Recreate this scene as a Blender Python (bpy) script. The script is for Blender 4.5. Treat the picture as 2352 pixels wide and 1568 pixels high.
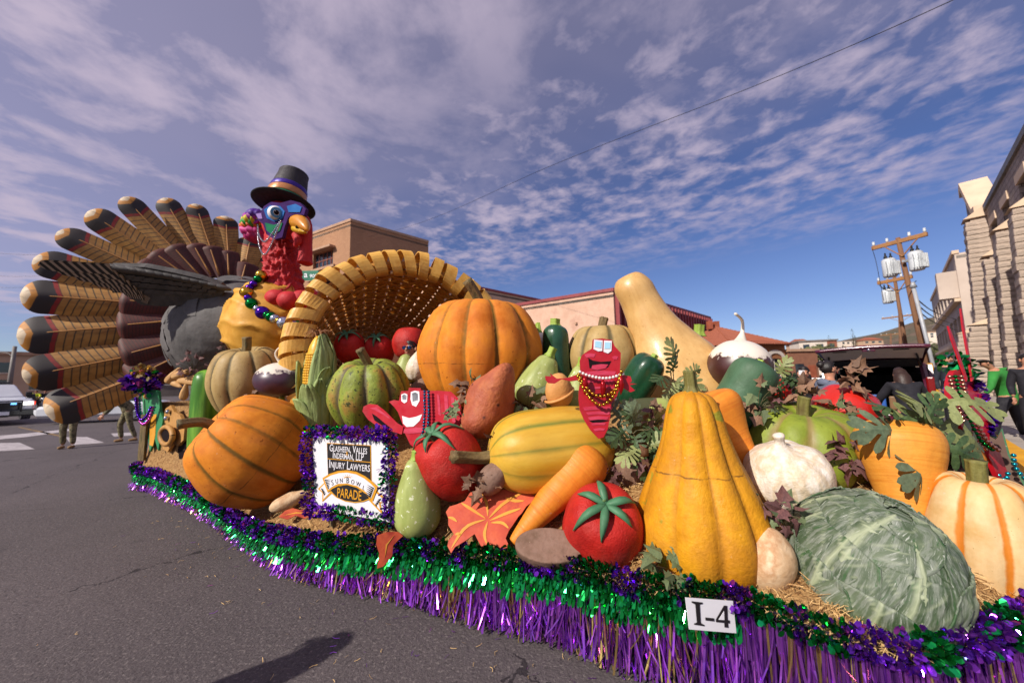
import bpy, bmesh, math, random
from mathutils import Vector, Matrix, Quaternion, noise
for _o in list(bpy.data.objects):
    bpy.data.objects.remove(_o)
R = math.radians
rnd = random.Random(11)
sc = bpy.context.scene
COL = sc.collection
# ---------------------------------------------------------------- camera
W0, H0 = 2352.0, 1568.0
LENS, CAMZ, PITCH, ROLL = 13.0, 1.55, 6.1, -1.2
FPX = LENS / 36.0 * W0
RM = Matrix.Rotation(R(90 + PITCH), 3, 'X') @ Matrix.Rotation(R(ROLL), 3, 'Z')
CAM = Vector((0, 0, CAMZ))
cd = bpy.data.cameras.new('camera')
cd.lens = LENS; cd.sensor_width = 36; cd.clip_start = .05; cd.clip_end = 6000
cd.dof.use_dof = True; cd.dof.focus_distance = 2.6; cd.dof.aperture_fstop = 1.6
cam = bpy.data.objects.new('camera', cd); COL.objects.link(cam)
cam.matrix_world = Matrix.Translation(CAM) @ RM.to_4x4()
sc.camera = cam
# ---------------------------------------------------------------- sun, sky, exposure
SUN_EL = R(35)
SH = Vector((-.765, -.645)).normalized()
SUN = Vector((SH.x * math.cos(SUN_EL), SH.y * math.cos(SUN_EL), math.sin(SUN_EL)))
sl = bpy.data.lights.new('sun', 'SUN'); sl.energy = 5.0; sl.angle = R(.55); sl.color = (1, .93, .83)
so = bpy.data.objects.new('sun', sl); COL.objects.link(so)
so.rotation_mode = 'QUATERNION'; so.rotation_quaternion = SUN.to_track_quat('Z', 'Y')
so.location = (-20, -15, 20)
sc.view_settings.view_transform = 'Standard'; sc.view_settings.look = 'None'
sc.render.engine = 'CYCLES'
sc.cycles.max_bounces = 6; sc.cycles.diffuse_bounces = 3; sc.cycles.glossy_bounces = 3; sc.cycles.transmission_bounces = 2
sc.cycles.caustics_reflective = False; sc.cycles.caustics_refractive = False
sc.view_settings.exposure = 0.1; sc.view_settings.gamma = 1.0
world = bpy.data.worlds.new('World'); sc.world = world; world.use_nodes = True
nt = world.node_tree; N = nt.nodes; L = nt.links
N.clear()
def nd(tree, typ, **kw):
    n = tree.nodes.new(typ)
    for k, v in kw.items():
        if k.startswith('i_'):
            n.inputs[int(k[2:])].default_value = v
        else:
            setattr(n, k, v)
    return n
def mth(tree, op, a, b=None, c=None, clamp=False):
    n = tree.nodes.new('ShaderNodeMath'); n.operation = op; n.use_clamp = clamp
    for i, x in enumerate((a, b, c)):
        if x is None: continue
        if isinstance(x, (int, float)): n.inputs[i].default_value = x
        else: tree.links.new(x, n.inputs[i])
    return n.outputs[0]
def mixc(tree, f, a, b, blend='MIX'):
    n = tree.nodes.new('ShaderNodeMix'); n.data_type = 'RGBA'; n.blend_type = blend
    for s, x in ((0, f), (6, a), (7, b)):
        if isinstance(x, (int, float)): n.inputs[s].default_value = x
        elif isinstance(x, (tuple, list)): n.inputs[s].default_value = (*x[:3], 1)
        else: tree.links.new(x, n.inputs[s])
    return n.outputs[2]
def mrange(tree, x, a, b, c=0.0, d=1.0, kind='SMOOTHSTEP'):
    n = tree.nodes.new('ShaderNodeMapRange'); n.interpolation_type = kind
    tree.links.new(x, n.inputs[0])
    for i, v in zip((1, 2, 3, 4), (a, b, c, d)): n.inputs[i].default_value = v
    return n.outputs[0]
sky = nd(nt, 'ShaderNodeTexSky', sky_type='NISHITA', sun_disc=False, sun_elevation=SUN_EL,
         sun_rotation=math.atan2(SH.x, SH.y), altitude=1200, air_density=1.0, dust_density=.6, ozone_density=3.0)
tc = nd(nt, 'ShaderNodeTexCoord')
sep = nd(nt, 'ShaderNodeSeparateXYZ'); L.new(tc.outputs['Generated'], sep.inputs[0])
zz = mth(nt, 'MAXIMUM', sep.outputs[2], .035)
cx = mth(nt, 'DIVIDE', sep.outputs[0], zz); cy = mth(nt, 'DIVIDE', sep.outputs[1], zz)
cmb = nd(nt, 'ShaderNodeCombineXYZ'); L.new(cx, cmb.inputs[0]); L.new(cy, cmb.inputs[1])
mp = nd(nt, 'ShaderNodeMapping'); L.new(cmb.outputs[0], mp.inputs[0])
mp.inputs['Rotation'].default_value = (0, 0, R(52)); mp.inputs['Scale'].default_value = (1.0, 1.0, 1)
def nz(scale, det, rough=.55, dist=0.0, vec=None, ty='FBM'):
    n = nd(nt, 'ShaderNodeTexNoise'); n.inputs['Scale'].default_value = scale
    n.inputs['Detail'].default_value = det; n.inputs['Roughness'].default_value = rough
    n.inputs['Distortion'].default_value = dist
    L.new(vec or mp.outputs[0], n.inputs['Vector']); return n.outputs[0]
big = nz(.55, 4, .55, .6, cmb.outputs[0])
med = nz(2.6, 7, .6, .3)
puff = nz(8.0, 5, .58, .25)
veil = nz(1.5, 8, .6, .35)
edge = mth(nt, 'ADD', mth(nt, 'MULTIPLY', cx, .60), mth(nt, 'MULTIPLY', cy, .80))
edge2 = mth(nt, 'ADD', edge, mth(nt, 'MULTIPLY', mth(nt, 'SUBTRACT', big, .5), 2.2))
cover = mrange(nt, edge2, 3.5, 1.9)                          # the cloud sheet ends along a line in the sky
thick = mrange(nt, edge2, 2.4, -.4)                           # and thickens away from that line
pf = mrange(nt, mth(nt, 'ADD', mth(nt, 'MULTIPLY', puff, .55), mth(nt, 'MULTIPLY', med, .6)), .46, .76)
vl = mrange(nt, mth(nt, 'ADD', mth(nt, 'MULTIPLY', veil, .6), mth(nt, 'MULTIPLY', med, .4)), .36, .62)
band = mrange(nt, edge2, 3.9, 2.3)
near = mrange(nt, edge2, .2, 1.9)
puffs = mth(nt, 'MULTIPLY', mth(nt, 'MULTIPLY', pf, cover), mrange(nt, near, 0, 1, .35, .85, 'LINEAR'))
veils = mth(nt, 'MULTIPLY', mth(nt, 'MULTIPLY', vl, thick), 1.0)
haze_ = mth(nt, 'MULTIPLY', thick, .46)
dens = mth(nt, 'MAXIMUM', mth(nt, 'MAXIMUM', puffs, veils), haze_, clamp=True)
low = mrange(nt, sep.outputs[2], .05, .2)
dens = mth(nt, 'MULTIPLY', dens, low)
hsv = nd(nt, 'ShaderNodeHueSaturation'); L.new(sky.outputs[0], hsv.inputs['Color'])
hsv.inputs['Hue'].default_value = .512; hsv.inputs['Saturation'].default_value = 1.12; hsv.inputs['Value'].default_value = 1.0
skyc = mixc(nt, 1.0, hsv.outputs[0], (1.0, .93, 1.0), 'MULTIPLY')
cl = mixc(nt, dens, skyc, (5.7, 4.85, 6.1))
bg = nd(nt, 'ShaderNodeBackground'); L.new(cl, bg.inputs[0]); bg.inputs[1].default_value = .094
wo = nd(nt, 'ShaderNodeOutputWorld'); L.new(bg.outputs[0], wo.inputs[0])

# ---------------------------------------------------------------- helpers
def ray(u, v):
    return RM @ Vector(((u - W0 / 2) / FPX, -(v - H0 / 2) / FPX, -1))
def at(u, v, Y):                       # a point Y metres ahead of the camera, seen at (u, v)
    q = ray(u, v); return CAM + q * (Y / q.y)
def ground(u, v, z=0.0):
    q = ray(u, v); return CAM + q * ((z - CAMZ) / q.z)
def onplane(u, v, P, Nn):
    q = ray(u, v); return CAM + q * ((P - CAM).dot(Nn) / q.dot(Nn))
def cosu(u):
    return 1 / math.sqrt(1 + ((u - W0 / 2) / FPX) ** 2)
def lin(h):
    h = h.lstrip('#'); o = []
    for i in (0, 2, 4):
        x = int(h[i:i + 2], 16) / 255
        o.append(x / 12.92 if x <= .04045 else ((x + .055) / 1.055) ** 2.4)
    return tuple(o)
def tagit(o, label=None, cat=None, group=None, kind=None):
    if label: o['label'] = label
    if cat: o['category'] = cat
    if group: o['group'] = group
    if kind: o['kind'] = kind
    return o
def thing(name, label, cat, loc=(0, 0, 0), quat=None, group=None, rz=None):
    o = bpy.data.objects.new(name, None); COL.objects.link(o)
    o.empty_display_size = .1
    o.location = loc
    if quat is not None:
        o.rotation_mode = 'QUATERNION'; o.rotation_quaternion = quat
    if rz is not None: o.rotation_euler = (0, 0, rz)
    return tagit(o, label, cat, group)
def mobj(name, V, F, mat, parent=None, smooth=True, g=None, uv=None, mats=None, fm=None, loc=None, raw=False):
    me = bpy.data.meshes.new(name)
    me.from_pydata([tuple(v) for v in V], [], F)
    for m in (mats or [mat]): me.materials.append(m)
    if fm: me.polygons.foreach_set('material_index', fm)
    if smooth: me.polygons.foreach_set('use_smooth', [True] * len(me.polygons))
    if g is not None:
        a = me.attributes.new('g', 'FLOAT', 'POINT'); a.data.foreach_set('value', g)
    if uv is not None:
        l = me.uv_layers.new(name='UVMap')
        l.data.foreach_set('uv', [c for lp in me.loops for c in uv[lp.vertex_index]])
    me.update()
    if raw: return me
    o = bpy.data.objects.new(name, me); COL.objects.link(o)
    if parent is not None: o.parent = parent
    if loc is not None: o.location = loc
    return o
def inst(name, me, parent=None, loc=(0, 0, 0), quat=None, scale=None):
    o = bpy.data.objects.new(name, me); COL.objects.link(o)
    if parent is not None: o.parent = parent
    o.location = loc
    if quat is not None:
        o.rotation_mode = 'QUATERNION'; o.rotation_quaternion = quat
    if scale is not None: o.scale = scale if hasattr(scale, '__len__') else (scale,) * 3
    return o
class MB:                              # collects simple shapes into one mesh
    def __init__(s): s.V = []; s.F = []; s.fm = []; s.m = 0
    def add(s, V, F):
        b = len(s.V); s.V += [Vector(v) for v in V]
        s.F += [tuple(i + b for i in f) for f in F]; s.fm += [s.m] * len(F); return s
    def box(s, c, size, rot=None, bev=0.0):
        x, y, z = [k / 2 for k in size]; c = Vector(c)
        if bev > 0:
            b = bev; V = []; 
            bm = bmesh.new(); bmesh.ops.create_cube(bm, size=1)
            bmesh.ops.scale(bm, vec=(2 * x, 2 * y, 2 * z), verts=bm.verts)
            bmesh.ops.bevel(bm, geom=bm.edges[:], offset=b, segments=2, affect='EDGES', profile=.6)
            bm.verts.index_update()
            V = [v.co.copy() for v in bm.verts]; F = [[v.index for v in f.verts] for f in bm.faces]; bm.free()
        else:
            V = [Vector((i * x, j * y, k * z)) for i in (-1, 1) for j in (-1, 1) for k in (-1, 1)]
            F = [(0, 1, 3, 2), (4, 6, 7, 5), (0, 4, 5, 1), (2, 3, 7, 6), (0, 2, 6, 4), (1, 5, 7, 3)]
        if rot is not None: V = [rot @ v for v in V]
        return s.add([v + c for v in V], F)
    def tube(s, pts, rad, seg=8, cap=True, ribs=0, rd=0.0, flat=1.0):
        pts = [Vector(p) for p in pts]; n = len(pts)
        if not hasattr(rad, '__len__'): rad = [rad] * n
        t0 = (pts[1] - pts[0]).normalized()
        up = Vector((0, 0, 1)) if abs(t0.z) < .9 else Vector((1, 0, 0))
        x = t0.cross(up).normalized(); V = []; F = []
        for i, p in enumerate(pts):
            t = (pts[min(i + 1, n - 1)] - pts[max(i - 1, 0)])
            t = t.normalized() if t.length > 1e-9 else t0
            x = (x - t * x.dot(t)).normalized(); y = t.cross(x)
            for k in range(seg):
                a = 2 * math.pi * k / seg
                r = rad[i] * (1 - rd * (1 - abs(math.sin(a * ribs / 2))) if ribs else 1)
                V.append(p + x * math.cos(a) * r + y * math.sin(a) * r * flat)
        for i in range(n - 1):
            for k in range(seg):
                a, b = i * seg + k, i * seg + (k + 1) % seg
                F.append((a, b, b + seg, a + seg))
        if cap:
            F.append(tuple(reversed(range(seg)))); F.append(tuple(range((n - 1) * seg, n * seg)))
        return s.add(V, F)
    def cyl(s, a, b, r, seg=12, r2=None):
        return s.tube([a, b], [r, r if r2 is None else r2], seg)
    def poly(s, pts, thick, nrm):      # an outline with thickness, front face on the outline
        pts = [Vector(p) for p in pts]; n = len(pts); nrm = Vector(nrm).normalized()
        ar = Vector((0, 0, 0))
        for i in range(n): ar += pts[i].cross(pts[(i + 1) % n])
        if ar.dot(nrm) < 0: pts.reverse()
        V = pts + [p - nrm * thick for p in pts]
        F = [tuple(range(n)), tuple(range(2 * n - 1, n - 1, -1))]
        F += [(i, i + n, (i + 1) % n + n, (i + 1) % n) for i in range(n)]
        return s.add(V, F)
    def sphere(s, c, r, u=12, v=8, sc_=(1, 1, 1), rot=None):
        V = []; F = []; c = Vector(c)
        for j in range(v + 1):
            t = math.pi * j / v
            for i in range(u):
                a = 2 * math.pi * i / u
                p = Vector((math.sin(t) * math.cos(a) * sc_[0], math.sin(t) * math.sin(a) * sc_[1], math.cos(t) * sc_[2])) * r
                V.append((rot @ p if rot is not None else p) + c)
        for j in range(v):
            for i in range(u):
                a, b = j * u + i, j * u + (i + 1) % u
                F.append((a, a + u, b + u, b))
        return s.add(V, F)
    def build(s, name, mat, parent=None, smooth=False, **k):
        if isinstance(mat, (list, tuple)):
            return mobj(name, s.V, s.F, None, parent, smooth, mats=list(mat), fm=s.fm, **k)
        return mobj(name, s.V, s.F, mat, parent, smooth, **k)
def curve_pts(ctrl, n):                # smooth line through control tuples
    ctrl = [Vector(c) for c in ctrl]; m = len(ctrl) - 1; out = []
    for i in range(n):
        t = i / (n - 1) * m; k = min(int(t), m - 1); f = t - k
        p0, p1, p2, p3 = ctrl[max(k - 1, 0)], ctrl[k], ctrl[k + 1], ctrl[min(k + 2, m)]
        out.append(.5 * ((2 * p1) + (p2 - p0) * f + (2 * p0 - 5 * p1 + 4 * p2 - p3) * f * f + (3 * p1 - p0 - 3 * p2 + p3) * f ** 3))
    return out
def zquat(axis, spin=0.0):
    return Vector(axis).normalized().to_track_quat('Z', 'Y') @ Quaternion((0, 0, 1), spin)
# ---------------------------------------------------------------- materials
MAT = {}
BRUSH = False
def mat(name, cols, rough=.55, metal=0.0, vs=3.0, bump=0.0, bs=30.0, groove=None, gw=(.15, .6), spec=.45, coat=0.0,
        stretch=None, det=6, lo=.35, hi=.65, speck=None, trans=0.0, sub=0.0, rand=.06, rvar=.12, dust=None, bdist=.01, seam=None):
    if name in MAT: return MAT[name]
    if isinstance(cols, str): cols = [cols]
    cols = [lin(c) if isinstance(c, str) else c for c in cols]
    m = bpy.data.materials.new(name); m.use_nodes = True; t = m.node_tree; b = t.nodes['Principled BSDF']
    tc = t.nodes.new('ShaderNodeTexCoord'); vec = tc.outputs['Object']
    oi = t.nodes.new('ShaderNodeObjectInfo')
    if stretch:
        mpn = t.nodes.new('ShaderNodeMapping'); t.links.new(vec, mpn.inputs[0]); mpn.inputs['Scale'].default_value = stretch; vec = mpn.outputs[0]
    def noi(s, d=det, v=None, r=.6):
        n = t.nodes.new('ShaderNodeTexNoise'); n.inputs['Scale'].default_value = s; n.inputs['Detail'].default_value = d
        n.inputs['Roughness'].default_value = r; t.links.new(v or vec, n.inputs['Vector']); return n.outputs[0]
    base = noi(vs)
    if len(cols) > 1:
        cr = t.nodes.new('ShaderNodeValToRGB'); el = cr.color_ramp.elements
        for i, c in enumerate(cols):
            p = lo + (hi - lo) * i / (len(cols) - 1)
            if i < 2: el[i].position = p; el[i].color = (*c, 1)
            else:
                e = el.new(p); e.color = (*c, 1)
        t.links.new(base, cr.inputs[0]); col = cr.outputs[0]
    else:
        col = mixc(t, mrange(t, base, .3, .7), tuple(x * .86 for x in cols[0]), tuple(min(1, x * 1.1) for x in cols[0]))
    if speck:                          # (colour, scale, threshold)
        s = noi(speck[1], 2, tc.outputs['Object'])
        col = mixc(t, mrange(t, s, speck[2], speck[2] + .05), col, lin(speck[0]))
    if groove:
        a = t.nodes.new('ShaderNodeAttribute'); a.attribute_name = 'g'
        f = mth(t, 'ADD', a.outputs['Fac'], mth(t, 'MULTIPLY', mth(t, 'SUBTRACT', noi(14, 4), .5), .35))
        col = mixc(t, mrange(t, f, gw[0], gw[1]), col, lin(groove))
    if BRUSH:                          # visible brush strokes and scuffs of hand paint
        mb_ = t.nodes.new('ShaderNodeMapping'); t.links.new(tc.outputs['Object'], mb_.inputs[0]); mb_.inputs['Scale'].default_value = (1, 1, .16)
        col = mixc(t, mrange(t, noi(19, 4, mb_.outputs[0]), .35, .68, 0, .5), col, mixc(t, 1.0, col, (.80, .75, .68), 'MULTIPLY'))
        col = mixc(t, mrange(t, noi(2.1, 5, tc.outputs['Object']), .42, .72, 0, .6), col, mixc(t, 1.0, col, (.86, .79, .72), 'MULTIPLY'))
        col = mixc(t, mrange(t, noi(31, 3, tc.outputs['Object']), .70, .76, 0, .35), col, lin('#d8c6b0'))
    if seam is not None:               # the glued joint of the foam halves
        sz = t.nodes.new('ShaderNodeSeparateXYZ'); t.links.new(tc.outputs['Object'], sz.inputs[0])
        dz = mth(t, 'ABSOLUTE', mth(t, 'SUBTRACT', mth(t, 'ADD', sz.outputs[2], mth(t, 'MULTIPLY', noi(6, 5, tc.outputs['Object']), .05)), seam + .025))
        col = mixc(t, mth(t, 'MULTIPLY', mrange(t, dz, .0015, .006, 1, 0), mrange(t, noi(9, 3, tc.outputs['Object']), .4, .6, .1, .8)), col, lin('#5c3c14'))
    if dust:
        s = noi(5.5, 5, tc.outputs['Object']); col = mixc(t, mrange(t, s, .5, .72, 0, .5), col, lin(dust))
    if rand:
        h = t.nodes.new('ShaderNodeHueSaturation'); t.links.new(col, h.inputs['Color'])
        t.links.new(mrange(t, oi.outputs['Random'], 0, 1, 1 - rand, 1 + rand, 'LINEAR'), h.inputs['Value']); col = h.outputs[0]
    t.links.new(col, b.inputs['Base Color'])
    b.inputs['Metallic'].default_value = metal; b.inputs['Specular IOR Level'].default_value = spec
    if rvar: t.links.new(mrange(t, noi(vs * 3.1, 3), .3, .7, max(.02, rough - rvar), min(1, rough + rvar), 'LINEAR'), b.inputs['Roughness'])
    else: b.inputs['Roughness'].default_value = rough
    b.inputs['Coat Weight'].default_value = coat; b.inputs['Coat Roughness'].default_value = .15
    if sub: b.inputs['Subsurface Weight'].default_value = sub
    if trans:
        tr = t.nodes.new('ShaderNodeBsdfTranslucent'); t.links.new(col, tr.inputs[0])
        ms = t.nodes.new('ShaderNodeMixShader'); ms.inputs[0].default_value = trans
        t.links.new(b.outputs[0], ms.inputs[1]); t.links.new(tr.outputs[0], ms.inputs[2])
        t.links.new(ms.outputs[0], t.nodes['Material Output'].inputs[0])
    if bump:
        bn = t.nodes.new('ShaderNodeBump'); bn.inputs['Strength'].default_value = min(1, bump * 1.15); bn.inputs['Distance'].default_value = bdist * 1.2
        hh_ = mth(t, 'ADD', noi(bs, 4, tc.outputs['Object']), mth(t, 'MULTIPLY', noi(bs * .22, 3, tc.outputs['Object']), .9))
        t.links.new(hh_, bn.inputs['Height']); t.links.new(bn.outputs[0], b.inputs['Normal'])
    MAT[name] = m
    return m
def mat_glass(name, col, rough=.06):
    if name in MAT: return MAT[name]
    m = mat(name, [col], rough, 0.0, rvar=0, spec=.9, rand=0); return m
def emit(name, col, s):
    m = bpy.data.materials.new(name); m.use_nodes = True; b = m.node_tree.nodes['Principled BSDF']
    b.inputs['Emission Color'].default_value = (*lin(col), 1); b.inputs['Emission Strength'].default_value = s
    b.inputs['Base Color'].default_value = (*lin(col), 1); MAT[name] = m; return m
# ================================================================ setting
E1 = Vector((.719, .695, 0)); E2 = Vector((-.695, .719, 0)); NR = Vector((.695, -.719, 0))
def gp(s, p, z=0.0): return E1 * s + NR * p + Vector((0, 0, z))       # street grid: s along the side street, p to its right
def asphalt():
    m = bpy.data.materials.new('asphalt'); m.use_nodes = True; t = m.node_tree; b = t.nodes['Principled BSDF']
    tc = t.nodes.new('ShaderNodeTexCoord'); v = tc.outputs['Object']
    def noi(s, d=5, r=.6, vec=v):
        n = t.nodes.new('ShaderNodeTexNoise'); n.inputs['Scale'].default_value = s; n.inputs['Detail'].default_value = d
        n.inputs['Roughness'].default_value = r; t.links.new(vec, n.inputs['Vector']); return n
    n1 = noi(.6, 4).outputs[0]; n2 = noi(9, 5).outputs[0]; n3 = noi(170, 2).outputs[0]
    col = mixc(t, mrange(t, n1, .3, .7), (.080, .066, .069), (.108, .089, .092))
    col = mixc(t, mrange(t, n2, .35, .7, 0, .5), col, (.082, .068, .071))
    col = mixc(t, mrange(t, n3, .62, .70, 0, .8), col, (.22, .19, .175))
    col = mixc(t, mrange(t, noi(48, 4).outputs[0], .54, .64, 0, .75), col, (.185, .158, .152))
    col = mixc(t, mrange(t, noi(36, 4).outputs[0], .36, .46, .75, 0), col, (.055, .046, .049))
    col = mixc(t, mrange(t, noi(120, 2).outputs[0], .30, .36, .75, 0), col, (.05, .042, .045))
    # cracks: cell borders of a warped pattern, only in places
    w = noi(2.2, 5, .65); mx = t.nodes.new('ShaderNodeVectorMath'); mx.operation = 'MULTIPLY_ADD'
    t.links.new(w.outputs[1], mx.inputs[0]); mx.inputs[1].default_value = (.55, .55, 0); t.links.new(v, mx.inputs[2])
    vo = t.nodes.new('ShaderNodeTexVoronoi'); vo.feature = 'DISTANCE_TO_EDGE'; vo.inputs['Scale'].default_value = .3
    vo.inputs['Randomness'].default_value = .95
    t.links.new(mx.outputs[0], vo.inputs['Vector'])
    wid = mrange(t, noi(3.5, 3).outputs[0], .42, .78, 0.0004, .007, 'LINEAR')
    ck = mth(t, 'LESS_THAN', vo.outputs['Distance'], wid)
    col = mixc(t, mth(t, 'MULTIPLY', ck, .85), col, (.022, .018, .02))
    # old oil spots and tyre-polished lanes
    sp = noi(1.7, 2, .4).outputs[0]
    col = mixc(t, mrange(t, sp, .68, .75, 0, .45), col, (.05, .043, .046))
    t.links.new(col, b.inputs['Base Color']); b.inputs['Roughness'].default_value = .78; b.inputs['Specular IOR Level'].default_value = .3
    bn = t.nodes.new('ShaderNodeBump'); bn.inputs['Strength'].default_value = .8; bn.inputs['Distance'].default_value = .01
    h = mth(t, 'ADD', noi(60, 5).outputs[0], mth(t, 'MULTIPLY', n2, .8)); h = mth(t, 'SUBTRACT', h, mth(t, 'MULTIPLY', ck, 2.0))
    t.links.new(h, bn.inputs['Height']); t.links.new(bn.outputs[0], b.inputs['Normal'])
    return m
A = asphalt()
def sheet(name, pts, z, m, kind='structure'):
    o = mobj(name, [(p[0], p[1], z) for p in pts], [tuple(range(len(pts)))], m, smooth=False)
    if kind: o['kind'] = kind
    return o
sheet('road', [(-2500, -300), (2500, -300), (2500, 2500), (-2500, 2500)], 0, A)
PAINT_W = mat('road_paint_white', ['#746b6c', '#b0a8a9'], .7, vs=5, lo=.3, hi=.5, bump=.2, bs=60)
PAINT_Y = mat('road_paint_yellow', ['#5d4d3e', '#8a6a2d'], .7, vs=2, lo=.35, hi=.6)
def gpoly(name, px, m, z=.004):
    sheet(name, [ground(u, v, z) for u, v in px], z, m)
gpoly('lane_marking', [(-260, 1032), (-260, 1021), (60, 995), (165, 984), (168, 988), (60, 1003)], PAINT_W)
gpoly('crosswalk_marking', [(150, 1003), (200, 1003), (240, 1016), (165, 1022)], PAINT_W)
gpoly('crosswalk_marking', [(-90, 1019), (45, 1016), (80, 1031), (10, 1035), (-70, 1036)], PAINT_W)
gpoly('crosswalk_marking', [(255, 995), (300, 993), (312, 999), (262, 1002)], PAINT_W)
gpoly('lane_line_yellow', [(40, 981), (46, 980), (150, 1001), (140, 1003)], PAINT_Y)
# right-hand pavement with its painted kerb
CONC = mat('concrete', ['#8f857c', '#b3a89c'], .85, vs=1.3, bump=.3, bs=50, speck=('#6d645d', 60, .66))
KERBY = mat('kerb_yellow', ['#c98a16', '#e0a425'], .6, vs=3, bump=.15, bs=40, dust='#b0903f')
def quadbox(name, a, b, c, d, z0, z1, m, kind=None):
    V = [Vector((p.x, p.y, z)) for z in (z0, z1) for p in (a, b, c, d)]
    o = mobj(name, V, [(3, 2, 1, 0), (4, 5, 6, 7), (0, 1, 5, 4), (1, 2, 6, 5), (2, 3, 7, 6), (3, 0, 4, 7)], m, smooth=False)
    if kind: o['kind'] = kind
    return o
for i in range(22):                                                          # paving slabs, joints between them
    s = 7.6 + i * 1.5
    for j in range(2):
        o = quadbox('paving_slab', gp(s + .008, 1.44 + j * 1.7), gp(s + 1.492, 1.44 + j * 1.7), gp(s + 1.492, 3.13 + j * 1.7), gp(s + .008, 3.13 + j * 1.7), 0.0, .13 + (i * 7 + j) % 3 * .003, CONC)
        if i == 0 and j == 0:
            PAV = bpy.data.objects.new('pavement', None); COL.objects.link(PAV); PAV['kind'] = 'structure'
        o.parent = PAV
for i in range(11):
    s = 7.6 + i * 3
    o = quadbox('kerb_stone', gp(s + .005, 1.16), gp(s + 2.995, 1.16), gp(s + 2.995, 1.43), gp(s + .005, 1.43), 0, .15, KERBY if i < 5 else CONC); o.parent = PAV
sheet('pavement_base', [gp(7.6, 1.43), gp(110, 1.43), gp(110, 30), gp(7.6, 30)], .055, CONC)

# ---------------------------------------------------------------- hills
hillm = mat('hill_scrub', ['#5c4a3c', '#6e5a48', '#55513a', '#7c6a57'], .95, vs=.03, bump=.0, lo=.3, hi=.7, speck=('#3a3c26', .25, .56))
def hill():
    V = []; F = []; na = 120; nr = 9
    for i in range(na + 1):
        a = R(-75 + 150 * i / na)
        hh = 30 + 58 * math.exp(-((math.degrees(a) - 49) / 12) ** 2) + 18 * math.exp(-((math.degrees(a) + 62) / 16) ** 2)
        for j in range(nr + 1):
            r = 230 + 90 * j; f = (j / nr) ** .8
            z = hh * f * (1.05 + .35 * noise.noise(Vector((a * 7, j * .6, 1.3)))) * (r / 1040) ** .3 - 1
            V.append((math.sin(a) * r, math.cos(a) * r, z))
    for i in range(na):
        for j in range(nr):
            k = i * (nr + 1) + j; F.append((k, k + nr + 1, k + nr + 2, k + 1))
    o = mobj('hills', V, F, hillm); o['kind'] = 'structure'
hill()

# ---------------------------------------------------------------- building pieces
GLASSD = mat('dark_glass', ['#1b232b', '#2c3944'], .08, vs=.3, spec=.9, rvar=.03)
def brickmat(name, c1, c2, mortar, scale, bump=.4, w=.5, h=.25, off=.5):
    if name in MAT: return MAT[name]
    m = bpy.data.materials.new(name); m.use_nodes = True; t = m.node_tree; b = t.nodes['Principled BSDF']
    tc = t.nodes.new('ShaderNodeTexCoord'); br = t.nodes.new('ShaderNodeTexBrick')
    t.links.new(tc.outputs['UV'], br.inputs['Vector'])
    br.inputs['Color1'].default_value = (*lin(c1), 1); br.inputs['Color2'].default_value = (*lin(c2), 1); br.inputs['Mortar'].default_value = (*lin(mortar), 1)
    br.inputs['Scale'].default_value = scale; br.inputs['Brick Width'].default_value = w; br.inputs['Row Height'].default_value = h
    br.inputs['Mortar Size'].default_value = .015; br.offset = off
    n = t.nodes.new('ShaderNodeTexNoise'); n.inputs['Scale'].default_value = .35; n.inputs['Detail'].default_value = 5; t.links.new(tc.outputs['UV'], n.inputs['Vector'])
    col = mixc(t, mrange(t, n.outputs[0], .35, .7, 0, .35), br.outputs[0], tuple(x * .6 for x in lin(c1)))
    t.links.new(col, b.inputs['Base Color']); b.inputs['Roughness'].default_value = .9; b.inputs['Specular IOR Level'].default_value = .2
    bn = t.nodes.new('ShaderNodeBump'); bn.inputs['Strength'].default_value = bump; bn.inputs['Distance'].default_value = .02
    n2 = t.nodes.new('ShaderNodeTexNoise'); n2.inputs['Scale'].default_value = 5; n2.inputs['Detail'].default_value = 4; t.links.new(tc.outputs['UV'], n2.inputs['Vector'])
    t.links.new(mth(t, 'SUBTRACT', n2.outputs[0], br.outputs['Fac']), bn.inputs['Height']); t.links.new(bn.outputs[0], b.inputs['Normal'])
    MAT[name] = m; return m
def face_frame(a, b):                  # outward frame of a wall from a to b (outside on the right hand of a->b reversed)
    d = (b - a).normalized(); return d
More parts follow.
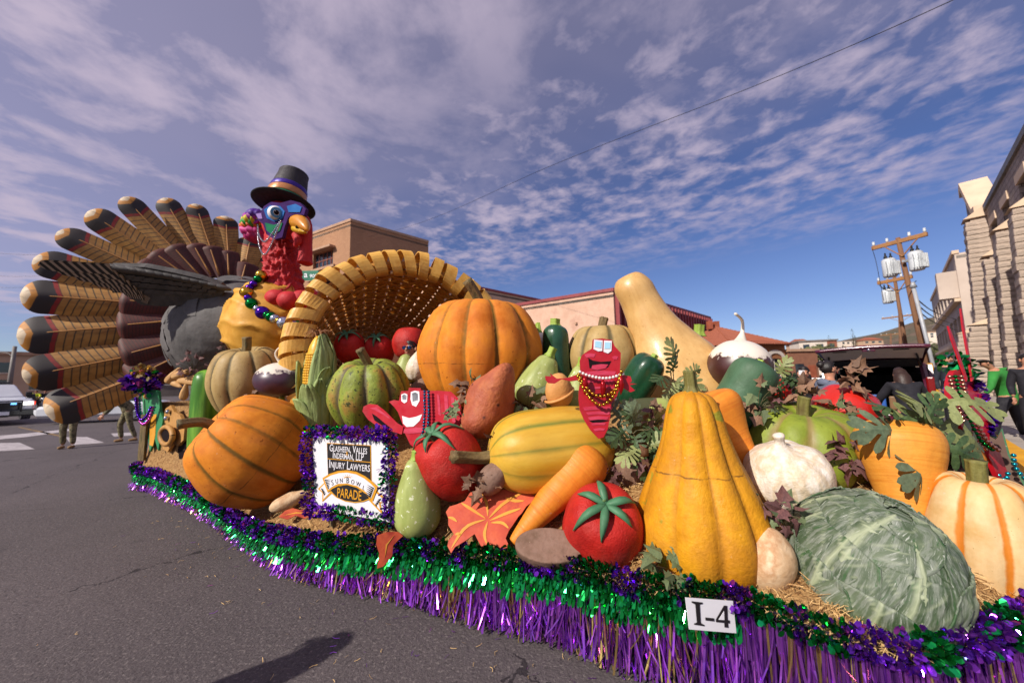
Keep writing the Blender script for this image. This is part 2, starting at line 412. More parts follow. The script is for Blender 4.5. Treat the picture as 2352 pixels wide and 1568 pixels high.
class Wall:
    """a wall from a to b with height H; windows are openings cut into it"""
    def __init__(s, a, b, H, out, z0=0.0):
        s.a = Vector(a); s.d = (Vector(b) - s.a); s.len = s.d.length; s.d.normalize(); s.H = H; s.out = Vector(out).normalized(); s.z0 = z0
    def p(s, t, z, o=0.0): return s.a + s.d * t + Vector((0, 0, z)) + s.out * o
    def make(s, name, m, parent, holes=(), deep=.35):
        ts = sorted({0, s.len, *[h[0] for h in holes], *[h[1] for h in holes]}); zs = sorted({s.z0, s.H, *[h[2] for h in holes], *[h[3] for h in holes]})
        V = []; F = []; UV = []
        def q(pts, uvs):
            n = len(V); V.extend(pts); UV.extend(uvs); F.append((n, n + 1, n + 2, n + 3))
        for i in range(len(ts) - 1):
            for j in range(len(zs) - 1):
                tm, zm = (ts[i] + ts[i + 1]) / 2, (zs[j] + zs[j + 1]) / 2
                if any(h[0] < tm < h[1] and h[2] < zm < h[3] for h in holes): continue
                c = [(ts[i], zs[j]), (ts[i + 1], zs[j]), (ts[i + 1], zs[j + 1]), (ts[i], zs[j + 1])]
                q([s.p(*k) for k in c], c)
        for h in holes:
            c = [(h[0], h[2]), (h[1], h[2]), (h[1], h[3]), (h[0], h[3])]
            for k in range(4):
                a, b = c[k], c[(k + 1) % 4]
                q([s.p(*a), s.p(*b), s.p(*b, -deep), s.p(*a, -deep)], [a, b, (b[0] + deep, b[1]), (a[0] + deep, a[1])])
        return mobj(name, V, F, m, parent, False, uv=UV)
    def slab(s, name, t0, t1, z0, z1, o0, o1, m, parent):
        mb = MB(); c = [(t0, z0), (t1, z0), (t1, z1), (t0, z1)]
        V = [s.p(*k, o0) for k in c] + [s.p(*k, o1) for k in c]
        mb.add(V, [(3, 2, 1, 0), (4, 5, 6, 7), (0, 1, 5, 4), (1, 2, 6, 5), (2, 3, 7, 6), (3, 0, 4, 7)])
        return mb.build(name, m, parent)
    def window(s, h, parent, frame, glass=GLASSD, nx=2, nz=1, deep=.3, fw=.08):
        w = s.slab('window', h[0], h[1], h[2], h[3], -deep - .05, -deep, glass, parent)
        mb = MB()
        def bar(t0, t1, z0, z1):
            c = [(t0, z0), (t1, z0), (t1, z1), (t0, z1)]
            V = [s.p(*k, -deep + .005) for k in c] + [s.p(*k, -deep + .08) for k in c]
            mb.add(V, [(3, 2, 1, 0), (4, 5, 6, 7), (0, 1, 5, 4), (1, 2, 6, 5), (2, 3, 7, 6), (3, 0, 4, 7)])
        for i in range(nx + 1):
            t = h[0] + (h[1] - h[0]) * i / nx; bar(max(h[0] + .003, t - fw / 2), min(h[1] - .003, t + fw / 2), h[2] + .003, h[3] - .003)
        for j in range(nz + 1):
            z = h[2] + (h[3] - h[2]) * j / nz; bar(h[0] + .006, h[1] - .006, max(h[2] + .006, z - fw / 2), min(h[3] - .006, z + fw / 2))
        mb.build('frame', frame, w); return w
def roofpoly(name, pts, z, m, parent, th=.3):
    mb = MB(); mb.poly([Vector((p.x, p.y, z)) for p in pts], th, (0, 0, 1)); return mb.build(name, m, parent)
# ---- tall tan brick block behind the turkey
TANB = brickmat('tan_brick', '#b58a6a', '#a97e60', '#94705a', 1.0, w=.42, h=.16)
TRIMT = mat('tan_trim', ['#a58268', '#b59178'], .8, vs=1)
FRAMEO = mat('rust_frame', ['#8c4a34', '#a35a40'], .6, vs=2)
ROOFG = mat('roof_gravel', ['#7d746c', '#958a80'], .9, vs=2)
tb = thing('brick_office_block', 'tall tan brick block with hooded windows behind the turkey head', 'building', (-21.5, 48, 0))
def loc_parent(pieces, e):             # world-built pieces under an empty that stands elsewhere
    for o in pieces: o.matrix_parent_inverse = Matrix.Translation(-Vector(e.location))
C0 = Vector((-21.5, 48, 0)); D2 = Vector((-.868, .496, 0))
H = 23.5
wl = Wall(C0, C0 + D2 * 34, H, Vector((-.496, -.868, 0))); wr = Wall(C0, C0 + E1 * 12, H, NR)
holes = []
for k in range(4):
    zb = 18.1 - k * 4.3
    for t in (3.6, 12.0, 20.4): holes.append((t, t + 4.6, zb, zb + 2.3))
P = [wl.make('wall', TANB, tb, holes, .5), wr.make('wall', TANB, tb)]
for h in holes:
    P.append(wl.window(h, tb, FRAMEO, nx=5, nz=2, deep=.42))
    P.append(wl.slab('window_hood', h[0] - .5, h[1] + .1, h[3] + .02, h[3] + .3, .003, .9, TRIMT, tb))
    P.append(wl.slab('window_sill', h[0] - .5, h[1] + .1, h[2] - .35, h[2] - .02, .003, .25, TRIMT, tb))
P.append(wl.slab('parapet_cap', -.15, 34, H - .02, H + .35, -.4, .12, TRIMT, tb))
P.append(wr.slab('parapet_cap', .0, 12, H - .025, H + .34, -.4, .12, TRIMT, tb))
P.append(wl.slab('band_course', 0.0, 34, 14.9, 15.05, .003, .05, TRIMT, tb))
vh = (5.6, 7.6, 19.1, 20.0)
P.append(wr.slab('vent', *vh, .003, .05, TRIMT, tb))
for k in range(5): P.append(wr.slab('vent_slat', 5.7, 7.5, 19.17 + k * .16, 19.25 + k * .16, .053, .1, FRAMEO, tb))
P.append(roofpoly('roof', [C0, C0 + E1 * 12, C0 + E1 * 12 + D2 * 34, C0 + D2 * 34], H - .4, ROOFG, tb))
w3 = Wall(C0 + E1 * 12, C0 + E1 * 12 + D2 * 34, H, E1); P.append(w3.make('wall', TANB, tb))
w4 = Wall(C0 + D2 * 34, C0 + E1 * 12 + D2 * 34, H, -NR); P.append(w4.make('wall', TANB, tb))
loc_parent([o for o in P], tb)
# ---- low stucco hall with red trim and fins
PINK = mat('pink_stucco', ['#c9a28a', '#d4ae96', '#c29a84'], .9, vs=.5, bump=.5, bs=6, bdist=.05)
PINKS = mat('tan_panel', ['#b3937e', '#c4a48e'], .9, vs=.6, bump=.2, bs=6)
REDT = mat('red_trim', ['#7e2f33', '#8f3a3d'], .6, vs=1)
C1 = Vector((10.7, 38, 0)); D3 = Vector((-.826, .563, 0)); H1 = 10.7
pb = thing('stucco_hall', 'low pink stucco hall with red parapet and red vertical fins on its shaded side', 'building', C1)
wl = Wall(C1, C1 + D3 * 34, H1, Vector((-.563, -.826, 0))); wr = Wall(C1, C1 + E1 * 29, H1, NR)
doors = [(6.0, 14.0, 0.0, 5.2)]
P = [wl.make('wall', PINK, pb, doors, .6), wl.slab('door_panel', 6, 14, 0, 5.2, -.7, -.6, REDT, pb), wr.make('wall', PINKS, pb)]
P.append(wl.slab('parapet_cap', -.1, 34, H1 - .02, H1 + .32, -.3, .15, REDT, pb))
P.append(wr.slab('parapet_cap', .0, 29, H1 - .025, H1 + .31, -.3, .18, REDT, pb))
for k in range(7): P.append(wl.slab('door_rib', 6.2 + k * 1.15, 6.32 + k * 1.15, .05, 5.1, -.6, -.35, REDT, pb))
for t, z in ((4.2, 7.6), (9.4, 7.4)): P.append(wl.slab('wall_lamp', t, t + .22, z, z + .25, .003, .2, TRIMT, pb))
fin = None
for k in range(30):
    P.append(wr.slab('fin', .3 + k * .97, .62 + k * .97, .2, H1 - .1, .003, .45, REDT, pb))
    if k < 29:
        P.append(wr.slab('upper_panel', .68 + k * .97, 1.22 + k * .97, H1 - 2.6, H1 - 1.0, .003, .06, PINK if k % 3 else PINKS, pb))
        P.append(wr.slab('spandrel', .66 + k * .97, 1.24 + k * .97, H1 - 5.2, H1 - 2.75, .004, .07, REDT, pb))
        P.append(wr.slab('window', .68 + k * .97, 1.22 + k * .97, H1 - 7.4, H1 - 5.4, .003, .05, PINKS if k % 4 else GLASSD, pb))
P.append(roofpoly('roof', [C1, C1 + E1 * 29, C1 + E1 * 29 + D3 * 34, C1 + D3 * 34], H1 - .35, ROOFG, pb))
loc_parent(P, pb)
# taller wing behind it
C2 = Vector((-9.3, 49, 0))
bb = thing('rear_wing', 'shaded brown wing with red roof edge rising behind the basket', 'building', C2)
wr = Wall(C2, C2 + E1 * 24, 15.2, NR); wl = Wall(C2, C2 + D3 * 16, 15.2, Vector((-.563, -.826, 0)))
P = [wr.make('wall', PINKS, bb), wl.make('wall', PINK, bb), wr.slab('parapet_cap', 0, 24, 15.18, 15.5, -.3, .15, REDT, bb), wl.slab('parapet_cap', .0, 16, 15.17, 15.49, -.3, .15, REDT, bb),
     roofpoly('roof', [C2, C2 + E1 * 24, C2 + E1 * 24 + D3 * 16, C2 + D3 * 16], 14.9, ROOFG, bb)]
loc_parent(P, bb)
# ---- split-face stone building on the right
STONE = brickmat('split_stone', '#b3a294', '#a39284', '#6d6058', 1.0, bump=1.0, w=.62, h=.30)
STONEB = mat('stone_block', ['#a89686', '#bda998', '#97877a'], .9, vs=1.4, bump=.8, bs=9, bdist=.03)
CAST = mat('cast_stone', ['#c9ad93', '#d6bb9f'], .85, vs=1, bump=.15, bs=12)
METR = mat('red_metal_roof', ['#9a5138', '#a85c40'], .5, vs=1)
FRAMEG = mat('grey_frame', ['#6f6a66', '#807a75'], .6, vs=1)
fs = thing('stone_building', 'rough stone building with sloped buttresses at the right edge', 'building', gp(33, 4.8))
fw = Wall(gp(14, 4.8), gp(38.2, 4.8), 11.65, -NR)
holes = []
for k, t in enumerate((5.5, 9.5, 13.5, 17.3, 20.7)):
    for zb in (.5, 4.3, 8.25): holes.append((t, t + 1.6, zb, zb + 2.1))
P = [fw.make('wall', STONE, fs, holes, .7)]
for h in holes:
    P.append(fw.window(h, fs, FRAMEG, nx=2, nz=2, deep=.6))
    mb = MB(); V = [fw.p(h[0], h[2] - .28, .003), fw.p(h[1], h[2] - .28, .003), fw.p(h[1], h[2] - .28, .38), fw.p(h[0], h[2] - .28, .38), fw.p(h[0], h[2] + .3, .003), fw.p(h[1], h[2] + .3, .003)]
    mb.add(V, [(0, 1, 2, 3), (3, 2, 5, 4), (0, 4, 5, 1), (0, 3, 4), (1, 5, 2)]); P.append(mb.build('sloped_sill', CAST, fs))
    P.append(fw.slab('lintel', h[0] - .15, h[1] + .15, h[3] + .003, h[3] + .45, .003, .07, CAST, fs))
P.append(fw.slab('parapet_cap', 0, 24.2, 11.63, 11.95, -.4, .12, FRAMEG, fs))
qm = MB().box((0, 0, 0), (1, 1, 1), bev=.06)
qv = [v + Vector((noise.noise(v * 3) * .02, noise.noise(v * 3 + Vector((5, 1, 2))) * .02, 0)) for v in qm.V]
qmesh = mobj('quoin', qv, qm.F, STONEB, raw=True, smooth=False)
rq = random.Random(3)
ang = math.atan2(E1.y, E1.x)
for k, (t, top, dep, wd) in enumerate(((8.3, 8.2, 1.1, .95), (12.3, 8.4, 1.1, .95), (16.2, 8.5, 1.1, .95), (19.85, 8.0, 1.1, .95), (23.7, 11.3, 1.2, 1.15), (21.6, 4.3, 2.1, 1.0), (27.0, 4.2, 2.2, 1.1))):
    bt = fw.slab('buttress', t - wd * .4, t + wd * .4, .02, top - .02, -.1, dep * .55, STONEB, fs); P.append(bt); bts = []
    n = int(top / .3)
    for j in range(n):
        z = .3 * j + .155; f = 1 - .3 * z / top
        o = inst('stone', qmesh, bt, fw.p(t, z, dep * f / 2 + .004), Quaternion((0, 0, 1), ang), (wd + rq.uniform(-.05, .05), dep * f + rq.uniform(-.02, .14), .285))
    mb = MB(); q = dep * .72; V = [fw.p(t - wd / 2 - .06, top, .004), fw.p(t + wd / 2 + .06, top, .004), fw.p(t + wd / 2 + .06, top, q + .1), fw.p(t - wd / 2 - .06, top, q + .1), fw.p(t - wd / 2 - .06, top + .7, .004), fw.p(t + wd / 2 + .06, top + .7, .004)]
    mb.add(V, [(0, 1, 2, 3), (3, 2, 5, 4), (0, 4, 5, 1), (0, 3, 4), (1, 5, 2)]); mb.build('cap_stone', CAST, bt)
# gabled end
ga = [gp(48.6, 3.9, 0), gp(57.5, 3.9, 0)]
V = [gp(38.2, 4.7, 0), gp(43.2, 4.7, 0), gp(43.2, 4.7, 14.6), gp(42.6, 4.7, 15.0), gp(39.2, 4.7, 11.9), gp(38.2, 4.7, 11.8)]
UV = [(0, 0), (5, 0), (5, 14.6), (4.4, 15), (1, 11.9), (0, 11.8)]
V += [v + NR * 9 for v in V]; UV += [(u + 9, z) for u, z in UV]
P.append(mobj('gable_wall', V, [(0, 1, 2, 3, 4, 5), (0, 5, 11, 6), (1, 7, 8, 2)], STONE, fs, False, uv=UV))
mb = MB()
for a, b in ((3, 4), (4, 5), (2, 3)):
    A_, B_ = V[a] + Vector((0, 0, .01)), V[b] + Vector((0, 0, .01)); o = -NR * .25
    q = [A_ + o, B_ + o, B_ + NR * 1.1, A_ + NR * 1.1]; q2 = [x + Vector((0, 0, .55)) for x in q]
    mb.add(q + q2, [(3, 2, 1, 0), (4, 5, 6, 7), (0, 1, 5, 4), (1, 2, 6, 5), (2, 3, 7, 6), (3, 0, 4, 7)])
P.append(mb.build('coping', CAST, fs))
mb = MB(); V = [gp(38.2, 5.8, 11.6), gp(43, 5.8, 11.6), gp(43, 9.5, 15.4), gp(38.2, 9.5, 15.4)]
mb.add(V + [v - Vector((0, 0, .2)) for v in V], [(0, 1, 2, 3), (7, 6, 5, 4), (0, 4, 5, 1), (1, 5, 6, 2), (2, 6, 7, 3), (3, 7, 4, 0)]); P.append(mb.build('metal_roof', METR, fs))
mb = MB()
for k in range(8):
    mb.tube([gp(38.5 + k * .6, 5.8, 11.64), gp(38.5 + k * .6, 9.5, 15.44)], .05, 4)
P.append(mb.build('roof_seam', METR, fs))
P.append(roofpoly('roof', [gp(14, 4.9), gp(38.2, 4.9), gp(38.2, 16), gp(14, 16)], 11.4, ROOFG, fs))
loc_parent(P, fs)
# ---- pale concrete building beyond it
WHB = mat('pale_render', ['#b3a294', '#c4b3a5'], .85, vs=.4, bump=.1, bs=10)
wb = thing('pale_building', 'pale rendered building with window bands beyond the stone gable', 'building', gp(55, 4.8))
fw2 = Wall(gp(54.6, 4.8), gp(88.6, 4.8), 12.8, -NR); fe = Wall(gp(54.6, 4.8), gp(54.6, 16), 12.8, -E1)
holes = [(1.8 + i * 4.0, 4.9 + i * 4.0, zb, zb + 1.9) for i in range(8) for zb in (1.5, 5.2, 9.2)]
P = [fw2.make('wall', WHB, wb, holes, .35), fe.make('wall', WHB, wb), fw2.slab('parapet_cap', -.1, 34, 12.78, 13.1, -.3, .15, CAST, wb)]
for h in holes: P.append(fw2.window(h, wb, CAST, nx=4, nz=2, deep=.28))
for z in (4.2, 8.2): P.append(fw2.slab('ledge', 0, 34, z, z + .3, .003, .4, CAST, wb))
P.append(fw2.slab('balcony', .3, 1.7, 8.6, 11.2, .003, 1.3, WHB, wb))
P.append(roofpoly('roof', [gp(54.6, 4.9), gp(88.6, 4.9), gp(88.6, 16), gp(54.6, 16)], 12.6, ROOFG, wb))
loc_parent(P, wb)
# ---- tile-roofed brick house
ORB = brickmat('orange_brick', '#b3764f', '#a0663f', '#8a6a54', 1.0, w=.4, h=.15)
TILE = mat('roof_tile', ['#8a4a34', '#9c5a42', '#7a3f2c'], .8, vs=6, lo=.35, hi=.65)
th_ = thing('tile_roof_house', 'orange brick house with red clay tile roof and arched window behind the turnip', 'house', (28.5, 43, 0))
HA = Vector((25.6, 43, 0)); dw = Vector((.96, .28, 0)); dn = Vector((.28, -.96, 0))
f1 = Wall(HA, HA + dw * 8.2, 5.3, dn); f2 = Wall(HA + dw * 8.2, HA + dw * 8.2 - dn * 12, 5.3, dw)
P = [f1.make('wall', ORB, th_, [(5.6, 7.4, 1.4, 3.6)], .3), f2.make('wall', ORB, th_)]
P.append(f1.window((5.6, 7.4, 1.4, 3.6), th_, mat('white_trim', ['#cfc4b8', '#ddd3c8'], .7, vs=1), nx=2, nz=2, deep=.25))
mb = MB(); pts = []
for k in range(13):
    a = math.pi * k / 12; pts.append((6.5 + 1.75 * math.cos(a), 3.0 + 1.6 * math.sin(a)))
for k in range(12):
    a = math.pi * k / 12; b = math.pi * (k + 1) / 12
    q = [f1.p(6.5 + r * math.cos(x), 3.0 + r * .95 * math.sin(x), o) for o in (.004, .12) for r, x in ((1.3, a), (1.3, b), (1.75, b), (1.75, a))]
    mb.add(q, [(3, 2, 1, 0), (4, 5, 6, 7), (0, 1, 5, 4), (1, 2, 6, 5), (2, 3, 7, 6), (3, 0, 4, 7)])
P.append(mb.build('arch_surround', MAT['white_trim'], th_))
ap = HA + dw * 3.9 - dn * 6 + Vector((0, 0, 8.3)); rc = [HA - dw * .6 + dn * .6, HA + dw * 8.8 + dn * .6, HA + dw * 8.8 - dn * 12.6, HA - dw * .6 - dn * 12.6]
rc = [r + Vector((0, 0, 5.3)) for r in rc]
tm = MB().tube([(0, 0, 0), (0, 0, 1)], [.14, .12], 6)
tmesh = mobj('tile_row', tm.V, tm.F, TILE, raw=True)
P.append(mobj('roof', rc + [ap], [(0, 1, 4), (1, 2, 4), (2, 3, 4), (3, 0, 4), (3, 2, 1, 0)], TILE, th_, False))
for a, b in ((0, 1), (1, 2)):
    n = 34
    for k in range(n):
        p = rc[a].lerp(rc[b], (k + .5) / n); f = 1 - abs((k + .5) / n * 2 - 1)
        m_ = rc[a].lerp(rc[b], .5); q = p + (ap - m_) * f
        if (q - p).length < .3: continue
        o = inst('tile_row', tmesh, th_, p + Vector((0, 0, .03)), zquat(q - p), (1, 1, (q - p).length)); P.append(o)
for k in range(2): P.append(MB().box(ap + dw * (k * 1.1 - .9) + Vector((0, 0, .2)), (.6, .6, 1.1)).build('chimney', FRAMEO, th_))
loc_parent(P, th_)
wg = thing('shaded_annexe', 'dark shaded brick annexe beside the tile roofed house', 'building', (33.9, 47, 0))
mb = MB().box((1.5, 4, 2.2), (3.4, 12, 4.4)); ob = mb.build('wall', mat('annexe_brick', ['#7c5240', '#8c5f49'], .9, vs=2), wg)
MB().box((1.5, 4, 4.55), (3.8, 12.4, .3)).build('roof', TRIMT, wg)
MB().box((.9, -2.02, 2.0), (1.0, .08, 1.8)).build('window', GLASSD, wg); MB().box((2.4, -2.02, 1.4), (.9, .08, 2.6)).build('door', FRAMEO, wg)
# ================================================================ far background
def tree(name, label, loc, h, r, kind, m, group='trees on the hillside', n=500, seed=1):
    q = random.Random(seed); e = thing(name, label, 'tree', loc, group=group)
    MB().tube([(0, 0, -.5), (q.uniform(-.1, .1), 0, h * .45), (0, 0, h * .8)], [.05 * h ** .8, .035 * h ** .8, .01], 6).build('trunk', BARK, e, True)
    V = []; F = []
    for i in range(n):
        if kind == 'cypress':
            t = q.random(); rr = r * math.sin(math.pi * min(1, t * .9 + .08)) ** .7 * math.sqrt(q.random()); a = q.uniform(0, 6.28)
            p = Vector((rr * math.cos(a), rr * math.sin(a), h * (.06 + .94 * t)))
        else:
            cl = q.randrange(7); qa = cl * 2.399; c = Vector((r * .5 * math.cos(qa), r * .5 * math.sin(qa), h * (.5 + .09 * (cl % 4))))
            p = c + Vector((q.gauss(0, 1), q.gauss(0, 1), q.gauss(0, .8))) * r * .28
        s = (.10 if kind == 'cypress' else .16) * r * q.uniform(.7, 1.5) + .04
        d1 = Vector((q.gauss(0, 1), q.gauss(0, 1), q.gauss(0, 1))).normalized(); d2 = d1.orthogonal().normalized()
        b = len(V); V += [p - d1 * s, p + d2 * s * .6, p + d1 * s, p - d2 * s * .6]; F.append((b, b + 1, b + 2, b + 3))
    mobj('crown', V, F, m, e, False)
    return e
BARK = mat('bark', ['#4a3a2e', '#5e4b3b'], .9, vs=4)
LEAFD = mat('foliage_dark', ['#26301c', '#3a4527'], .8, vs=.8, trans=.15, rand=.2)
LEAFM = mat('foliage_olive', ['#4b5030', '#6a6a40'], .8, vs=.8, trans=.15, rand=.25)
def house(name, label, u, v, Y, w, h, d, wallm, roofm, rz, roof='flat', group='houses on the hillside'):
    p = at(u, v, Y); e = thing(name, label, 'house', p, group=group, rz=rz)
    MB().box((0, 0, h / 2 - 3), (w, d, h + 6)).build('wall', wallm, e)
    if roof == 'flat': MB().box((0, 0, h + .2), (w + .8, d + .8, .5)).build('roof', roofm, e)
    else:
        a, b, z = w / 2 + .7, d / 2 + .7, h + .01
        mobj('roof', [(-a, -b, z), (a, -b, z), (a, b, z), (-a, b, z), (-a * .4, 0, z + 2.6), (a * .4, 0, z + 2.6)], [(0, 1, 5, 4), (1, 2, 5), (2, 3, 4, 5), (3, 0, 4), (3, 2, 1, 0)], roofm, e, False)
    n = max(2, int(w / 4))
    for i in range(n):
        for zf in ([.55] if h < 5 else [.25, .68]):
            x = -w / 2 + w * (i + .5) / n
            wn = MB().box((x, -d / 2 - .02, h * zf), (w / n * .45, .1, 1.5)).build('window', GLASSD, e)
            MB().box((x, -d / 2 - .05, h * zf - .85), (w / n * .5, .16, .15)).build('sill', HWHITE, wn)
    return e
HWHITE = mat('house_white', ['#cfc0b0', '#ddd0c2'], .85, vs=.3); HTAN = mat('house_tan', ['#b8977c', '#c4a68c'], .85, vs=.3)
HRED = mat('house_brick', ['#8a5240', '#9a6048'], .85, vs=.5); HGREY = mat('roof_grey', ['#6c625c', '#80766e'], .85, vs=.5)
house('hillside_house', 'white two storey house with brick base low on the hillside', 1858, 822, 130, 8, 5.5, 8, HWHITE, HGREY, -.3)
house('hillside_house', 'red brick house next to the white one on the hillside', 1888, 818, 150, 7, 6, 8, HRED, HGREY, -.2)
house('hillside_house', 'long tan house with red roof on the hill crest', 1998, 792, 330, 15, 4, 9, HTAN, TILE, -.2, 'hip')
house('hillside_house', 'pale long house at the hill top left of the poles', 1940, 794, 340, 12, 4, 9, HWHITE, HGREY, -.1)
house('hillside_house', 'pale flat roofed house at the crest behind the poles', 2150, 776, 330, 20, 5, 9, HWHITE, TRIMT, -.5)
house('hillside_house', 'brown house in the scrub halfway up the hill', 1985, 816, 240, 9, 4, 8, HRED, TILE, -.3, 'hip')
house('hillside_house', 'small tan house directly right of the tile roof', 1838, 812, 180, 8, 4.5, 8, HTAN, TILE, -.2, 'hip')
for i, (u, v, Y, h, r, k) in enumerate(((1908, 812, 250, 12, 1.3, 'cypress'), (1963, 812, 260, 17, 1.5, 'cypress'), (1968, 815, 255, 13, 1.4, 'cypress'), (2035, 818, 260, 8, 4, 'b'),
        (1880, 840, 100, 5, 3.2, 'b'), (1905, 842, 95, 5, 3.5, 'b'), (1860, 845, 90, 4.5, 3.2, 'b'), (1945, 838, 170, 7, 4.5, 'b'), (1990, 846, 120, 6, 4, 'b'), (2150, 838, 120, 7, 4, 'b'), (2185, 845, 100, 6, 3.4, 'b'), (2060, 828, 210, 8, 5, 'b'))):
    nm = ('slim dark cypress left of the hilltop houses', 'tallest dark cypress on the hill crest', 'shorter cypress beside the tallest one', 'round bush tree near the crest', 'olive bush tree below the brick house',
          'olive bush tree left of the raised tailgate', 'bush tree under the white hillside house', 'bush tree on the mid slope behind the tailgate', 'bush tree directly above the tailgate', 'bush tree right of the utility poles',
          'bush tree beside the pale building', 'bush tree left of the utility poles')[i]
    tree('cypress_tree' if k == 'cypress' else 'bush_tree', nm, at(u, v - 2, Y), h, r, k, LEAFD if k == 'cypress' else LEAFM, n=420, seed=i + 5)
# ---------------------------------------------------------------- utility poles
WOOD = mat('pole_wood', ['#6b4a33', '#7d5940', '#5a3d2a'], .85, vs=2, stretch=(6, 6, .4), bump=.3, bs=30)
WOODY = mat('crossarm_wood', ['#8a6038', '#9c7046'], .8, vs=3, bump=.2, bs=30)
TRF = mat('transformer_paint', ['#b9bcc0', '#ccd0d3'], .4, vs=2); BLK = mat('black_rubber', ['#14130f', '#22201d'], .6, vs=4)
GALV = mat('galvanised', ['#9a9da3', '#b0b3b8'], .5, .1, vs=3)
def transformer(mb_parent, c, h, r):
    tr = MB().tube([c, c + Vector((0, 0, h * .06)), c + Vector((0, 0, h * .92)), c + Vector((0, 0, h))], [r * .9, r, r, r * .75], 16).build('transformer', TRF, mb_parent, True)
    fins = MB()
    for k in range(9):
        a = 3.6 + k * .28
        fins.box(c + Vector((math.cos(a) * r * 1.08, math.sin(a) * r * 1.08, h * .45)), (.03, .22, h * .7), Matrix.Rotation(a + math.pi / 2, 3, 'Z'))
    fins.build('cooling_fin', TRF, tr)
    for k in (-1, 1):
        b = c + Vector((k * r * .5, 0, h)); MB().tube([b, b + Vector((0, 0, .12)), b + Vector((0, 0, .14)), b + Vector((0, 0, .3))], [.07, .07, .04, .03], 8).build('bushing', BLK, tr, True)
def pole(label, utop, vtop, ubot, Y, arm, armdir, tr=(), r=.12):
    b = at(ubot, 880, Y); b.z = 0; tp = at(utop, vtop, Y); e = thing('utility_pole', label, 'utility pole', b, group='utility poles')
    t = tp - b; hz = t.z
    MB().tube([(0, 0, 0), t * .5, t], [r * 1.15, r, r * .75], 12).build('pole', WOOD, e, True)
    for dz, ln in arm:
        c = t + Vector((0, 0, dz)); d = armdir
        dq = d.to_track_quat('X', 'Z').to_matrix(); ca = MB().box(c - Vector((0, .0, 0)), (ln, .14, .2), dq, .02).build('crossarm', WOODY, e)
        for s in (-1, 1): MB().tube([c + d * s * ln * .3 + Vector((0, -.1, -.08)), t + Vector((0, -.1, dz - .8))], .03, 6).build('brace', WOODY, e)
        for s in (-.46, -.2, .2, .46):
            q = c + d * ln * s + Vector((0, 0, .1)); MB().tube([q, q + Vector((0, 0, .1)), q + Vector((0, 0, .12)), q + Vector((0, 0, .22))], [.03, .07, .05, .05], 8).build('insulator', TRF, ca, True)
    for off, dz, h, rr in tr:
        transformer(e, t + armdir * off + Vector((0, -.05, dz - h)), h, rr)
        MB().box(t + armdir * off * .5 + Vector((0, 0, dz - h * .4)), (abs(off), .1, .12)).build('bracket', GALV, e)
    return e, tp
AL = at(1998, 570, 19.0); qr_ = ray(2125, 536); AR = CAM + qr_ * ((AL.z - CAMZ) / qr_.z); AD = AR - AL; ALEN = AD.length; AD.normalize()
pole1, tp1 = pole('nearer wooden utility pole with crossarm and two grey transformers', 2062, 546, 2142, (AL.y + AR.y) / 2, [(-.2, ALEN)], AD.normalized(), [(-.5, -.95, .95, .27), (.5, -.9, .95, .27)])
pole2, tp2 = pole('thinner utility pole with one transformer behind the nearer pole', 2050, 610, 2095, 22, [(-.9, 1.6)], AD.normalized(), [(-.45, -1.4, .85, .25)], .1)
pole3, tp3 = pole('distant small utility pole over the hillside', 2066, 722, 2072, 55, [(-.3, 4.2)], AD.normalized(), [], .2)
pole4, tp4 = pole('farthest tiny utility pole left of the others', 2046, 765, 2048, 90, [(-.3, 4)], AD.normalized(), [], .2)
cp = at(2160, 880, 16.5); cp.z = 0
e = thing('conduit_mast', 'straight galvanised conduit mast beside the nearer utility pole', 'mast', cp)
t_ = at(2098, 660, 16.5) - cp
MB().tube([(0, 0, 0), t_], .07, 10).build('mast', GALV, e, True); MB().tube([t_, t_ + Vector((0, 0, .25))], [.13, .05], 10).build('weather_cap', GALV, e, True)
MB().tube([t_ * .05 + Vector((-.25, -.1, 0)), t_ * .36 + Vector((-.25, -.1, 0))], .09, 8).build('guard', KERBY, e)
WIRE = mat('wire_black', ['#17161a'], .5, vs=1, rvar=0)
def wire(label, pts, r, n=24):
    o = MB().tube(curve_pts(pts, n), r, 5).build('overhead_wire', WIRE, None, True); tagit(o, label, 'wire', 'overhead wires'); return o
wire('long twisted overhead cable crossing the whole sky', [at(600, 590, 70), at(905, 530, 46), at(1280, 375, 24), at(1740, 195, 15), at(2190, 0, 10), at(2560, -190, 8)], .014, 60)
for i, (v1, v2) in enumerate(((582, 600), (634, 642), (660, 664), (692, 698))):
    wire(('topmost', 'second', 'third', 'lowest')[i] + ' thin wire in the sky left of the tail feathers', [at(-300, v1 - 20, 40), at(0, v1, 42), at(240, v2, 45), at(700, v2 + 70, 55)], .012)
for i in range(3):
    wire(('upper', 'middle', 'lower')[i] + ' sagging service cable from the poles to the pale building', [at(2107, 688 + i * 12, 17), at(2150, 718 + i * 12, 26), at(2200, 735 + i * 12, 40)], .03)
wire('drop wire hanging from the left end of the nearer crossarm', [at(2003, 570, 18), at(2012, 600, 18), at(2020, 640, 18), at(2030, 690, 20)], .012)
wire('looped black lead under the transformers of the nearer pole', [at(2020, 655, 17.8), at(2040, 668, 17.6), at(2075, 662, 17.6), at(2105, 645, 17.8)], .02)
